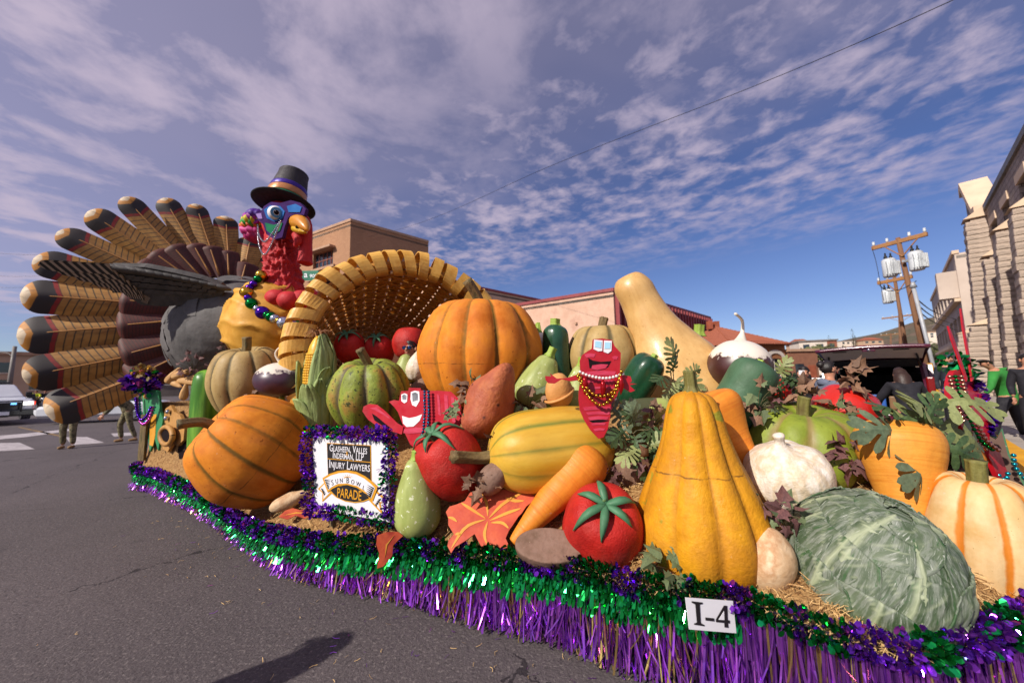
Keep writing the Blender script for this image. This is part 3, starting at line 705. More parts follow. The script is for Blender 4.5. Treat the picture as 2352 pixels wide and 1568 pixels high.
# ---------------------------------------------------------------- street name sign behind the turkey
SGREEN = mat('sign_green', ['#0f6b4f', '#13775a'], .4, vs=1, rand=0); SWHITE = mat('sign_white', ['#e6e6ea', '#f0f0f2'], .5, vs=1, rand=0)
def text_mesh(txt, size, m, parent=None, name='lettering', M4=None, xs=1.0, small=False, bold=0.0, align='CENTER', ext=.0):
    cu = bpy.data.curves.new('txt', 'FONT'); cu.body = txt; cu.size = size; cu.align_x = align; cu.align_y = 'CENTER'; cu.offset = bold; cu.extrude = ext
    cu.resolution_u = 3
    if small:
        cu.small_caps_scale = .76
        for i, ch in enumerate(txt):
            if ch.islower(): cu.body_format[i].use_small_caps = True
    ob = bpy.data.objects.new('txt', cu); COL.objects.link(ob)
    dg = bpy.context.evaluated_depsgraph_get(); me = bpy.data.meshes.new_from_object(ob.evaluated_get(dg))
    bpy.data.objects.remove(ob); me.transform(Matrix.Diagonal((xs, 1, 1, 1)))
    if M4 is not None: me.transform(M4)
    me.materials.clear(); me.materials.append(m); me.name = name
    o = bpy.data.objects.new(name, me); COL.objects.link(o); o.parent = parent; return o
sp_ = at(640, 640, 11.0); sp_.z = 0
e = thing('street_name_sign', 'green street name blade reading a 900 behind the red neck', 'street sign', sp_)
zt = at(715, 633, 11).z
MB().tube([(0, 0, 0), (0, 0, zt + .4)], .03, 8).build('post', GALV, e)
x1 = at(733, 633, 11).x - sp_.x
rot = Matrix.Rotation(R(6), 4, 'Y')
bl = MB().box((x1 / 2 - .1, -.04, zt - .01), (x1 + .2, .012, .31), None, .004).build('blade', SGREEN, e)
text_mesh('a', .26, SWHITE, e, M4=Matrix.Translation((x1 - .38, -.052, zt + .015)) @ Matrix.Rotation(R(90), 4, 'X'), bold=.004)
text_mesh('900', .15, SWHITE, e, M4=Matrix.Translation((x1 - .15, -.052, zt - .03)) @ Matrix.Rotation(R(90), 4, 'X'), bold=.003)
# ---------------------------------------------------------------- far left: buildings, lamp post, vehicles
house('street_building', 'salmon brick building at the far left end of the street', 68, 905, 60, 7, 6, 10, HTAN, TRIMT, .7, group='far left buildings')
house('street_building', 'low tan shop left of the salmon building', 22, 903, 75, 8, 5, 10, HRED, HGREY, .6, group='far left buildings')
house('street_building', 'pale low building at the left edge of the street', -30, 903, 60, 10, 3.4, 10, HWHITE, HGREY, .6, group='far left buildings')
house('street_building', 'long dark low building behind the lowest feathers', 210, 905, 70, 26, 4.2, 10, HGREY, HGREY, .6, group='far left buildings')
lp = ground(16, 925); 
e = thing('street_lamp', 'grey street lamp post with curved arm at the far left', 'street lamp', lp)
tz = at(28, 795, lp.y).z
MB().tube([(0, 0, 0), (0.15, 0, tz)], [.28, .2], 10).build('post', FRAMEG, e, True)
MB().tube(curve_pts([(0.1, 0, tz * .8), (-.8, 0, tz * .88), (-2.4, 0, tz * .9)], 10), .06, 6).build('arm', FRAMEG, e, True); MB().box((-2.7, 0, tz * .895), (.7, .3, .14), None, .04).build('lamp_head', FRAMEG, e)
CARW = mat('car_white', ['#c9ccd2', '#d8dbe0'], .2, vs=1, coat=.6, rvar=.05); CARB = mat('car_black', ['#0c0d10', '#14161a'], .25, vs=1, coat=.6, rvar=.05)
TYRE = mat('tyre', ['#121212', '#1c1b1b'], .85, vs=6); RIM = mat('wheel_rim', ['#8d9096', '#a6a9ae'], .3, .8, vs=3)
HEAD = emit('headlamp_lit', '#fff6e8', 3.0); REDL = emit('lamp_red', '#ff3a20', 1.2); BLUEL = emit('lamp_blue', '#6fb6ff', 2.0)
def wheel(e, c, r, w, axis=(1, 0, 0)):
    ax = Vector(axis); c = Vector(c); V = []
    prof = [(-w / 2, r * .55), (-w / 2, r * .92), (-w * .3, r), (w * .3, r), (w / 2, r * .92), (w / 2, r * .55)]
    o = MB().tube([c + ax * p[0] for p in prof], [p[1] for p in prof], 18).build('wheel', TYRE, e, True)
    MB().tube([c - ax * (w / 2 + .01), c - ax * (w / 2 + .015), c + ax * (w / 2 + .015), c + ax * (w / 2 + .01)], [r * .5, r * .56, r * .56, r * .5], 14).build('rim', RIM, o)
def loft(secs, m, name, parent, smooth=False):     # closed cross-sections joined along the body
    V = []; F = []; n = len(secs[0])
    for s in secs: V += [Vector(p) for p in s]
    for i in range(len(secs) - 1):
        for k in range(n):
            a, b = i * n + k, i * n + (k + 1) % n; F.append((a, b, b + n, a + n))
    F.append(tuple(reversed(range(n)))); F.append(tuple(range((len(secs) - 1) * n, len(secs) * n)))
    return mobj(name, V, F, m, parent, smooth)
def sec(y, w, z0, z1, ch=.12):
    return [(-w, y, z0 + ch), (-w + ch, y, z0), (w - ch, y, z0), (w, y, z0 + ch), (w, y, z1 - ch), (w - ch, y, z1), (-w + ch, y, z1), (-w, y, z1 - ch)]
def pickup(name, label, loc, rz, police=True):
    e = thing(name, label, 'truck', loc, rz=rz)                    # front faces -y
    loft([sec(-2.75, .86, .45, 1.05), sec(-2.6, .98, .42, 1.18), sec(-1.2, 1.0, .4, 1.28), sec(2.7, 1.0, .45, 1.22)], CARW, 'body', e)
    cab = loft([sec(-1.15, .92, 1.2, 1.32, .05), sec(-.35, .78, 1.2, 1.9, .08), sec(1.0, .78, 1.2, 1.92, .08), sec(1.35, .86, 1.2, 1.3, .04)], CARW, 'cab', e)
    mobj('windscreen', [(-.8, -1.12, 1.34), (.8, -1.12, 1.34), (.68, -.42, 1.82), (-.68, -.42, 1.82)], [(0, 1, 2, 3)], GLASSD, cab, False)
    for s in (-1, 1):
        mobj('side_window', [(s * .925, -.6, 1.36), (s * .925, .9, 1.36), (s * .8, .8, 1.8), (s * .8, -.2, 1.8)], [(0, 1, 2, 3)], GLASSD, cab, False)
        hl = MB().box((s * .74, -2.7, .98), (.36, .14, .2), None, .03).build('headlight', CARW, e); MB().box((s * .74, -2.785, .98), (.3, .02, .14)).build('lens', HEAD, hl)
        MB().box((s * .93, -2.68, .98), (.06, .14, .16)).build('marker_lamp', REDL, e)
        MB().box((s * 1.12, -.85, 1.4), (.2, .12, .24), None, .03).build('mirror', CARB, e)
        for y in (-1.75, 1.75): wheel(e, (s * .88, y, .42), .42, .26)
    MB().box((0, -2.78, .86), (1.15, .06, .36), None, .02).build('grille', CARB, e)
    pbm = MB().box((0, -2.88, .56), (1.9, .22, .32), None, .05).build('bumper', CARB, e); MB().tube([(-.5, -2.98, .6), (-.5, -3.05, 1.1), (.5, -3.05, 1.1), (.5, -2.98, .6)], .04, 6).build('push_bar', CARB, e)
    MB().box((0, -3.0, .55), (.34, .02, .16)).build('plate', SWHITE, pbm)
    MB().box((.3, -2.83, .98), (.16, .04, .08)).build('strobe', BLUEL, e)
    lb = MB().box((0, .1, 1.99), (1.3, .26, .1), None, .03).build('light_bar', CARB, e)
    return e
tl = ground(-38, 973); pk = pickup('police_pickup', 'white pickup with black front and lit headlamp at left edge', tl, R(64))
def sedan(label, loc, rz, m, group):
    e = thing('parked_car', label, 'car', loc, rz=rz, group=group)
    loft([sec(-2.2, .75, .4, .72), sec(-2.05, .86, .3, .82), sec(-.9, .9, .28, .95), sec(1.2, .9, .28, .98), sec(2.1, .84, .32, .9), sec(2.2, .76, .4, .8)], m, 'body', e)
    cab = loft([sec(-1.0, .8, .88, .95, .03), sec(-.2, .66, .88, 1.42, .08), sec(.9, .66, .88, 1.44, .08), sec(1.7, .78, .88, .98, .03)], GLASSD, 'cabin', e)
    MB().box((0, .35, 1.44), (1.2, 1.2, .05), None, .02).build('roof', m, cab)
    for s in (-1, 1):
        MB().box((s * .6, -2.16, .62), (.34, .08, .14), None, .02).build('headlight', SWHITE, e)
        for y in (-1.35, 1.35): wheel(e, (s * .8, y, .32), .32, .2)
    return e
sedan('white car turned sideways behind the bending soldier', ground(246, 967), R(-70), CARW, 'far left cars')
sedan('pale van-like car at the far kerb left of the feathers', ground(72, 918), R(20), CARW, 'far left cars')
sedan('black car beyond the lowest feather tip', ground(190, 925), R(-50), CARB, 'far left cars')
def motorcycle(label, loc, rz):
    e = thing('motorcycle', label, 'motorcycle', loc, rz=rz, group='police motorcycles')
    for y in (-.75, .75): wheel(e, (0, y, .32), .32, .13)
    MB().tube([(0, -.75, .32), (0, -.5, .85), (0, -.42, 1.05)], .04, 6).build('fork', RIM, e)
    MB().tube(curve_pts([(0, -.5, .8), (0, -.1, .88), (0, .3, .74), (0, .9, .78)], 8), [.12, .2, .2, .17, .16, .16, .14, .08], 8).build('body', CARB, e, True)
    MB().tube([(-.38, -.3, 1.05), (0, -.42, 1.0), (.38, -.3, 1.05)], .025, 6).build('handlebar', RIM, e)
    MB().box((0, -.62, 1.15), (.5, .04, .4), Matrix.Rotation(.4, 3, 'X'), .01).build('windshield', GLASSD, e); MB().sphere((0, -.6, .85), .1).build('headlight', SWHITE, e, True)
    for s in (-1, 1): MB().box((s * .28, .75, .6), (.2, .5, .34), None, .05).build('pannier', CARW, e)
    MB().tube([(.12, -.1, .4), (.14, .9, .36)], .05, 8).build('exhaust', RIM, e)
    return e
mc1 = motorcycle('black police motorcycle parked left of the lowest feather tip', ground(78, 940), R(30))
mc2 = motorcycle('second dark motorcycle just behind the first at far left', ground(100, 938), R(45))
# ================================================================ the float
EDGE = [  # x, y, height of the rim, slope of the hay behind it, cap of the hay, back line x, y
    (-7.0, 8.4, .36, 6, 1.25, -6.6, 8.6), (-6.05, 6.16, .32, 7, 1.30, -5.2, 8.8), (-5.2, 5.6, .30, 6, 1.25, -4.6, 8.7), (-3.72, 4.61, .27, 1.1, 1.05, -3.4, 8.4), (-2.66, 3.79, .24, .55, 1.0, -2.2, 7.2),
    (-1.95, 3.26, .31, .6, 1.1, -1.4, 6.4), (-1.34, 2.98, .35, .7, 1.2, -.8, 5.8), (-.91, 2.85, .38, .75, 1.3, -.3, 5.4), (-.4, 2.61, .42, .8, 1.35, .2, 5.0),
    (.15, 2.38, .46, .8, 1.35, .7, 4.7), (.5, 2.18, .47, .75, 1.3, 1.1, 4.5), (.7, 2.07, .47, .75, 1.25, 1.4, 4.3), (1.1, 1.95, .46, .75, 1.2, 1.8, 4.1),
    (1.27, 1.76, .46, .6, 1.1, 2.1, 3.9), (1.44, 1.63, .46, .42, .9, 2.4, 3.7), (1.58, 1.6, .46, .38, .85, 2.7, 3.5), (1.82, 1.66, .46, .4, .8, 2.95, 3.3),
    (2.32, 1.82, .46, .4, .65, 3.15, 3.1), (3.1, 2.1, .46, .2, .5, 3.3, 2.9), (3.6, 2.6, .46, .1, .47, 3.5, 2.85)]
NE = 180
ES = []
for k in range(NE + 1):
    t = k / NE * (len(EDGE) - 1); i = min(int(t), len(EDGE) - 2); f = t - i
    def cat(j):
        q = [EDGE[max(0, min(len(EDGE) - 1, i + o))][j] for o in (-1, 0, 1, 2)]
        return .5 * (2 * q[1] + (q[2] - q[0]) * f + (2 * q[0] - 5 * q[1] + 4 * q[2] - q[3]) * f * f + (3 * q[1] - q[0] - 3 * q[2] + q[3]) * f ** 3)
    ES.append([cat(j) for j in range(7)])
def resample(P, step):                 # even spacing along a polyline of (point, height)
    out = []; acc = 0.0; nxt = 0.0
    for a, b in zip(P[:-1], P[1:]):
        l = (Vector(b[:2]) - Vector(a[:2])).length
        while nxt <= acc + l:
            f = (nxt - acc) / l if l else 0; p = [x + (y - x) * f for x, y in zip(a, b)]
            tn = (Vector(b[:2]) - Vector(a[:2])).normalized(); out.append((Vector((p[0], p[1], 0)), p[2], Vector((tn.x, tn.y, 0)), Vector((tn.y, -tn.x, 0)), nxt)); nxt += step
        acc += l
    return out                          # point, height, tangent, outward normal, arc length
PATH = resample(ES, .01)
LTOT = PATH[-1][4]
FL = thing('parade_float', 'long curved harvest parade float with straw deck and tinsel skirt', 'parade float', (0, 0, 0))
HAY = mat('hay', ['#6a4626', '#a37645', '#c49a63', '#8a5f37'], .9, vs=26, stretch=(1, 3.2, 1), bump=1.0, bs=70, lo=.3, hi=.7, bdist=.03)
STRAW = mat('straw', ['#b98d55', '#d9b57c', '#94683a'], .8, vs=9, lo=.3, hi=.7)
MV = []; MF = []; NC = 26
for k, e_ in enumerate(ES):
    a = Vector((e_[0], e_[1], 0)); b = Vector((e_[5], e_[6], 0)); D = (b - a).length
    for j in range(NC + 1):
        f = (j / NC) ** 1.35; d = f * D; p = a.lerp(b, f)
        z = e_[2] - .03 + min(max(0, d - .06) * e_[3], e_[4] - e_[2] + .03)
        z += .045 * noise.noise(Vector((p.x * 3.1, p.y * 3.1, 2))) * min(1, d * 5) + .02 * noise.noise(Vector((p.x * 11, p.y * 11, 7))) * min(1, d * 6)
        MV.append((p.x, p.y, z))
    MV.append((b.x, b.y, 0.1))
n1 = NC + 2
for k in range(NE):
    for j in range(n1 - 1): q = k * n1 + j; MF.append((q, q + n1, q + n1 + 1, q + 1))
MF.append(tuple(range(n1))); 
mobj('hay_deck', MV, MF, HAY, FL)
def mound_z(x, y):
    best = min(MV, key=lambda v: (v[0] - x) ** 2 + (v[1] - y) ** 2); return best[2]
# straw lying on the deck
V = []; F = []; q = random.Random(5)
for i in range(11000):
    k = q.randrange(int(NE * .08), NE - 4); j = int(NC * q.random() ** 1.7 * .62)
    v = Vector(MV[k * n1 + j]).lerp(Vector(MV[(k + 1) * n1 + j + 1]), q.random()) + Vector((q.uniform(-.03, .03), q.uniform(-.03, .03), .006 + abs(q.gauss(0, .012))))
    a = q.uniform(0, 6.283); l = q.uniform(.018, .05); d = Vector((math.cos(a), math.sin(a), q.gauss(0, .35))) * l; s = Vector((-math.sin(a), math.cos(a), q.gauss(0, .5))) * .0015
    m_ = v + Vector((q.gauss(0, .006), q.gauss(0, .006), q.uniform(0, .015)))
    b = len(V); V += [v - d - s, v - d + s, m_ + s, m_ - s, v + d + s, v + d - s]; F += [(b, b + 1, b + 2, b + 3), (b + 3, b + 2, b + 4, b + 5)]
mobj('straw', V, F, STRAW, FL, False)['kind'] = 'stuff'
# foil materials
def foil(name, col, rough=.16):
    m = bpy.data.materials.new(name); m.use_nodes = True; t = m.node_tree; b = t.nodes['Principled BSDF']
    g = t.nodes.new('ShaderNodeNewGeometry')
    h = t.nodes.new('ShaderNodeHueSaturation'); h.inputs['Color'].default_value = (*col, 1)
    t.links.new(mrange(t, g.outputs['Random Per Island'], 0, 1, .55, 1.35, 'LINEAR'), h.inputs['Value'])
    t.links.new(mrange(t, g.outputs['Random Per Island'], 0, 1, .485, .515, 'LINEAR'), h.inputs['Hue'])
    t.links.new(h.outputs[0], b.inputs['Base Color']); b.inputs['Metallic'].default_value = .92; b.inputs['Roughness'].default_value = rough
    MAT[name] = m; return m
FPUR = foil('foil_purple', (.26, .05, .62), .12); FGRN = foil('foil_green', (.010, .30, .06), .12); FGRD = foil('sequin_green', (.014, .36, .065), .12)
FFPUR = foil('fringe_purple', (.50, .13, .80), .24); FGOLD = foil('foil_gold', (.75, .52, .20), .25)
FBLU = foil('bead_blue', (.03, .2, .45), .2)
BACK = mat('skirt_cloth', ['#1c0f26', '#2a1738'], .8, vs=5)
PET = []
for k in range(7):
    a = 2 * math.pi * k / 7; PET.append((math.cos(a) * .5 + .5, math.sin(a) * .36))
def petals(pts, rad, dens, size, name, parent, mats, period=.13, seed=1, out=None):
    """tinsel rope: oval foil petals sprayed round a line; pts = list of (point, tangent)"""
    q = random.Random(seed); V = []; F = []; fm = []
    step = (pts[1][0] - pts[0][0]).length; n = int(len(pts) * step * dens); ph = q.uniform(0, 10)
    for i in range(n):
        k = q.randrange(len(pts)); p, tn = pts[k]; s_ = k * step
        u = Vector((q.gauss(0, 1), q.gauss(0, 1), q.gauss(0, 1))); u = (u - tn * u.dot(tn)).normalized()
        w = noise.noise(Vector((s_ / period * .5 + ph, 3.3, 0))) + .35 * math.sin(s_ / period * 3.14 + ph)
        mi = 0 if w + q.gauss(0, .18) > -.12 else 1
        d = (u + tn * q.uniform(-.9, .9) + Vector((0, 0, -.15))).normalized(); sd = d.cross(u if abs(d.dot(u)) < .95 else tn).normalized()
        sd = (sd + d.cross(sd) * q.uniform(-1.2, 1.2)).normalized(); nn = d.cross(sd); s = size * q.uniform(.45, 1.3)
        c = p + u * rad * q.uniform(.25, .75); b = len(V); cu = q.uniform(-.35, .35)
        for x, y in PET: V.append(c + d * x * s + sd * y * s + nn * (cu * s * (y * y * 4 + (x - .5) ** 2)))
        F.append(tuple(range(b, b + 7))); fm.append(mi)
    o = mobj(name, V, F, None, parent, False, mats=mats, fm=fm); o['kind'] = 'stuff'; return o
gl = [(p + Vector((0, 0, h + .01)) + nrm * .035, tn) for p, h, tn, nrm, s in PATH if .05 * LTOT < s]
petals(gl, .075, 1800, .031, 'tinsel_garland', FL, [FPUR, FGRN], seed=4)
# skirt backing
V = []; F = []; pp = PATH[::6]
for p, h, tn, nrm, s in pp: V += [p + nrm * .005 + Vector((0, 0, .06)), p + nrm * .005 + Vector((0, 0, h))]
for k in range(len(pp) - 1): F.append((2 * k, 2 * k + 2, 2 * k + 3, 2 * k + 1))
mobj('skirt_backing', V, F, BACK, FL, False)
# green sequin band: overlapping rounded flaps in rows
V = []; F = []; q = random.Random(8)
S_END = next(s for p, h, tn, nrm, s in PATH if p.x > 1.09)
for r in range(6):
    s = .06 * LTOT + (r % 2) * .011
    while s < S_END:
        p, h, tn, nrm, _ = PATH[min(int(s / .01), len(PATH) - 1)]
        w = .0115; l = .056 * q.uniform(.6, 1.35); z = h - .03 - r * .0235 + q.gauss(0, .006); flare = q.uniform(-.01, .05); tw = q.gauss(0, .45)
        o = p + nrm * (.035 - r * .002) + Vector((0, 0, z)); dn = Vector((0, 0, -1)) + nrm * (flare / l) ; t2 = (tn + nrm * tw).normalized()
        b = len(V)
        for x, y in ((-1, 0), (1, 0), (1, .62), (.8, .86), (0, 1), (-.8, .86), (-1, .62)):
            V.append(o + t2 * x * w + dn * y * l + nrm * (.006 * (1 - x * x)))
        F.append(tuple(range(b, b + 7))); s += .0225 * q.uniform(.95, 1.08)
o = mobj('sequin_band', V, F, FGRD, FL, False); o['kind'] = 'stuff'
# purple and gold foil fringe
V = []; F = []; fm = []; q = random.Random(9)
for i in range(5600):
    s = LTOT * (.05 + .95 * q.random()); p, h, tn, nrm, _ = PATH[min(int(s / .01), len(PATH) - 1)]
    top = h - (.13 if s < S_END else .05) + q.uniform(-.01, .02); bot = .015 + abs(q.gauss(0, .035)) + (.03 if q.random() < .15 else 0)
    if q.random() < .12: bot = top * q.uniform(.2, .7)
    w = q.uniform(.0028, .0062); lay = q.uniform(.008, .034); sway = Vector((0, 0, 0)) + tn * q.gauss(0, .045) + nrm * abs(q.gauss(0, .03))
    tw = q.uniform(-1.2, 1.2); tw2 = tw + q.gauss(0, .9); b = len(V); n = 5
    gi = noise.noise(Vector((s * 3, 8, 1))) + q.gauss(0, .6)
    for j in range(n + 1):
        f = j / n; a = tw + (tw2 - tw) * f; c = p + nrm * lay + Vector((0, 0, top + (bot - top) * f)) + sway * f * f
        d = tn * math.cos(a) + nrm * math.sin(a); V += [c - d * w, c + d * w]
    F += [(b + 2 * j, b + 2 * j + 1, b + 2 * j + 3, b + 2 * j + 2) for j in range(n)]; fm += [1 if gi > .62 else 0] * n
o = mobj('foil_fringe', V, F, None, FL, False, mats=[FFPUR, FGOLD], fm=fm); o['kind'] = 'stuff'
# wheels under the skirt
for (x, y) in ((-3.0, 5.6), (-1.2, 4.2), (1.9, 2.6), (.6, 3.8)): wheel(FL, (x, y, .28), .28, .18, (.45, .89, 0))
MB().box((-1.4, 4.6, .34), (9.0, 1.0, .12), Matrix.Rotation(R(-28), 3, 'Z')).build('chassis', BLK, FL)
# loose foil strands and straw shed on the road in front of the skirt
V = []; F = []; fm = []; q = random.Random(21)
for i in range(260):
    p, h, tn, nrm, s = PATH[q.randrange(int(len(PATH) * .35), int(len(PATH) * .8))]
    c = p + nrm * abs(q.gauss(.1, .35)) + tn * q.gauss(0, .1) + Vector((0, 0, .008)); a = q.uniform(0, 6.28); l = q.uniform(.008, .024)
    d = Vector((math.cos(a), math.sin(a), 0)); sd = Vector((-d.y, d.x, .4)) * .0013; m_ = c + sd.normalized() * q.gauss(0, .006); b = len(V)
    V += [c - d * l - sd, c - d * l + sd, m_ + sd, m_ - sd, c + d * l + sd, c + d * l - sd]; F += [(b, b + 1, b + 2, b + 3), (b + 3, b + 2, b + 4, b + 5)]
    fm += [0 if q.random() < .35 else 1] * 2
o = mobj('shed_straw', V, F, None, None, False, mats=[FFPUR, STRAW], fm=fm)
tagit(o, 'loose straw and purple foil bits scattered on the asphalt by the skirt', 'litter', kind='stuff')
# ================================================================ vegetables
def lathe(prof, seg=40, ribs=0, depth=.0, pw=.6, n=22, lump=0.0, seed=0.0, squash=1.0, asym=0.0, ls=2.0, lob=None):
    """prof = (r, z) control points, bottom to top; lobed when ribs > 0; returns V, F, groove"""
    pr = curve_pts([(r, z, 0) for r, z in prof], n)
    if ribs: seg = ribs * max(6, round(seg / ribs))
    V = []; F = []; G = []
    for i, p in enumerate(pr):
        r = max(p.x, .0008)
        for k in range(seg):
            a = 2 * math.pi * k / seg; c = 1.0
            if ribs:
                aa = a + .10 * math.sin(a * 2 + seed); c = abs(math.sin(aa * ribs / 2)) ** pw
            f = 1 - depth * (1 - c)
            v = Vector((r * f * math.cos(a), r * f * squash * math.sin(a), p.y))
            if ribs and depth > .05: v.z -= 0.35 * depth * (1 - c) * r * (1 if p.y > .5 * (prof[0][1] + prof[-1][1]) else -.6) * .5
            if lump: v *= 1 + lump * noise.noise(v * ls / max(.05, prof[len(prof) // 2][0]) * .5 + Vector((seed * 3.1, seed, 5)))
            v.x += asym * (p.y) ** 2
            V.append(v); G.append((1 - c) if ribs else 0.0)
    for i in range(n - 1):
        for k in range(seg):
            a, b = i * seg + k, i * seg + (k + 1) % seg; F.append((a, b, b + seg, a + seg))
    V.append(Vector((0, 0, pr[0].y))); V.append(Vector((asym * pr[-1].y ** 2, 0, pr[-1].y))); G += [0, 0]; m = len(V)
    for k in range(seg):
        F.append((m - 2, (k + 1) % seg, k)); F.append((m - 1, (n - 1) * seg + k, (n - 1) * seg + (k + 1) % seg))
    return V, F, G
def PUMPKIN(Rr, Hh, dip=.16):
    return [(0.02 * Rr, .10 * Hh), (.42 * Rr, .0), (.80 * Rr, .12 * Hh), (1.0 * Rr, .42 * Hh), (.97 * Rr, .66 * Hh), (.74 * Rr, .92 * Hh), (.42 * Rr, 1.0 * Hh), (.16 * Rr, (1 - dip * .5) * Hh), (.03 * Rr, (1 - dip) * Hh)]
def OVAL(Rr, Hh, a=.0):
    o = []
    for i in range(9):
        t = math.pi * (i / 8); o.append((Rr * math.sin(t) * (1 + a * math.cos(t)) + .001, Hh * .5 * (1 - math.cos(t))))
    return o
def place(name, label, cat, group, u, v, Y, axis, hmid, spin=0.0):
    c = at(u, v, Y); ax = Vector(axis).normalized(); return thing(name, label, cat, c - ax * hmid, zquat(ax, spin), group)
def stem(e, base, ctrl, r, m, ribs=5, name='stem', flare=1.6, n=12, cut=True):
    pts = curve_pts([Vector(base) + Vector(c) for c in ctrl], n)
    rad = [r * (flare + (1 - flare) * min(1, i / (n * .35))) for i in range(n)]
    rad[-1] *= 1.08
    return MB().tube(pts, rad, ribs * 4 if ribs else 10, ribs=ribs, rd=.28 if ribs else 0).build(name, m, e, True)
BRUSH = True
PUMO = mat('pumpkin_orange', ['#cc7418', '#e08824', '#d67f2c', '#c46a14'], .72, spec=.28, seam=.43, vs=2.2, bump=.18, bs=26, groove='#7d5a1c', gw=(.42, .82), speck=('#a85a10', 22, .68), bdist=.009)
PUMT = mat('pumpkin_tan', ['#a88a52', '#b59a63', '#9c8049'], .65, vs=2.5, bump=.2, bs=24, groove='#5f5331', gw=(.35, .75), speck=('#74643a', 60, .66))
PUMG = mat('pumpkin_green', ['#4f5f1c', '#75802a', '#8b9a35', '#a5813a', '#66752a'], .6, vs=4.5, bump=.35, bs=38, groove='#5c5433', gw=(.3, .75), speck=('#3a4216', 34, .60), stretch=(1, 1, .5), lo=.28, hi=.72)
PUMG2 = mat('pumpkin_lime', ['#6c7c20', '#86942e', '#788824', '#94883e'], .6, vs=3.2, bump=.25, bs=34, groove='#8a7a45', gw=(.25, .75), speck=('#4d5a1c', 45, .66), stretch=(1, 1, .4))
PUMW = mat('pumpkin_cream', ['#d9b277', '#e2c190', '#cfa769', '#e6cda6'], .6, vs=2.0, bump=.15, bs=30, groove='#cf7a1e', gw=(.38, .62), speck=('#6a6a2a', 55, .72))
GOURD = mat('gourd_yellow', ['#c4840f', '#d99818', '#c2841c', '#cf8c10'], .62, spec=.3, seam=.63, vs=3, bump=.4, bs=55, groove='#a8721a', gw=(.45, .95), speck=('#8f8a26', 6, .66))
BUTT = mat('butternut', ['#cf9f5b', '#dab070', '#d3a563'], .42, vs=2, bump=.12, bs=60, speck=('#b98947', 40, .68), coat=.15)
CARR = mat('carrot_orange', ['#d8791c', '#e08a26', '#d06f16'], .6, vs=5, stretch=(.4, .4, 7), bump=.15, bs=40, lo=.3, hi=.7)
CARD = mat('carrot_deep', ['#d98a2a', '#e39a38', '#cf7d20'], .6, vs=5, stretch=(.4, .4, 8), bump=.2, bs=40, lo=.3, hi=.7)
TOMR = mat('tomato_red', ['#a51812', '#bd241c', '#b01e18', '#9a140f'], .6, vs=3.5, bump=.6, bs=75, spec=.35, dust='#b8463a', bdist=.006)
TLEAF = mat('tomato_leaf', ['#3a6a4a', '#4a7c58'], .6, vs=6)
TSTEM = mat('tomato_stem', ['#3c5a3a', '#55733f'], .6, vs=6)
STEMB = mat('stem_brown', ['#5c4a2e', '#7a6640', '#4e4a2c'], .75, vs=6, stretch=(3, 3, .6), bump=.4, bs=40)
STEMG = mat('stem_olive', ['#5c5a2a', '#77733a', '#6b5d38'], .7, vs=6, stretch=(3, 3, .6), bump=.4, bs=40)
STEML = mat('stem_lime', ['#86a03a', '#98b04a'], .6, vs=6, bump=.2, bs=40)
ZUCC = mat('zucchini_dark', ['#123a26', '#1c4a30', '#163f2a'], .3, vs=3, bump=.2, bs=110, coat=.3, bdist=.004)
ZUCM = mat('zucchini_matt', ['#3a5a40', '#46684c', '#335239'], .6, vs=2.5, bump=.15, bs=70)
SQUL = mat('squash_pale', ['#8f9c52', '#a3ae66', '#98a65c'], .5, vs=3, bump=.12, bs=50, speck=('#d3d8b4', 26, .63), stretch=(2.2, 2.2, .5))
MELG = mat('melon_green', ['#4f8a22', '#78ab3a', '#3f751d'], .35, vs=3.5, stretch=(1.6, 1.6, .12), bump=.05, bs=30, lo=.35, hi=.6)
POTB = mat('potato_brown', ['#6e5443', '#86695a', '#5e4638'], .8, vs=5, bump=.35, bs=40, speck=('#c9a883', 9, .70))
POTC = mat('potato_cream', ['#c6a27a', '#d6b893', '#b98f68', '#dcc3a3'], .75, vs=6, bump=.35, bs=36)
SWPO = mat('sweet_potato', ['#9a4a2e', '#a8573a', '#b5663c', '#8f4030'], .7, vs=3.5, bump=.4, bs=30, speck=('#4a2420', 5, .66), bdist=.02)
GARL = mat('garlic_skin', ['#cdbfae', '#ded4c6', '#d2bfa2', '#e4dace', '#d6cabb'], .6, vs=4.5, stretch=(2.2, 2.2, .7), bump=.7, bs=11, speck=('#bf9a68', 4, .68), lo=.28, hi=.72, bdist=.02)
PEAN = mat('peanut_tan', ['#cc8f4e', '#d89f60'], .65, vs=4, bump=.4, bs=40)
DELI = mat('delicata', ['#c99a2a', '#d5ab3e', '#cf9a22'], .45, vs=3, bump=.1, bs=60, groove='#6b7a2e', gw=(.45, 1.0), stretch=(1, 1, .3))
WALN = mat('walnut_brown', ['#6b5040', '#7d6050', '#8a6c5c'], .8, vs=7, stretch=(3, 3, .4), bump=.4, bs=40)
PEPR = mat('pepper_red', ['#b81f16', '#c72c20'], .35, vs=2.5, bump=.1, bs=60, coat=.25)
NECK_W = mat('turnip_white', ['#d9cfc0', '#e3dacb'], .55, vs=4)
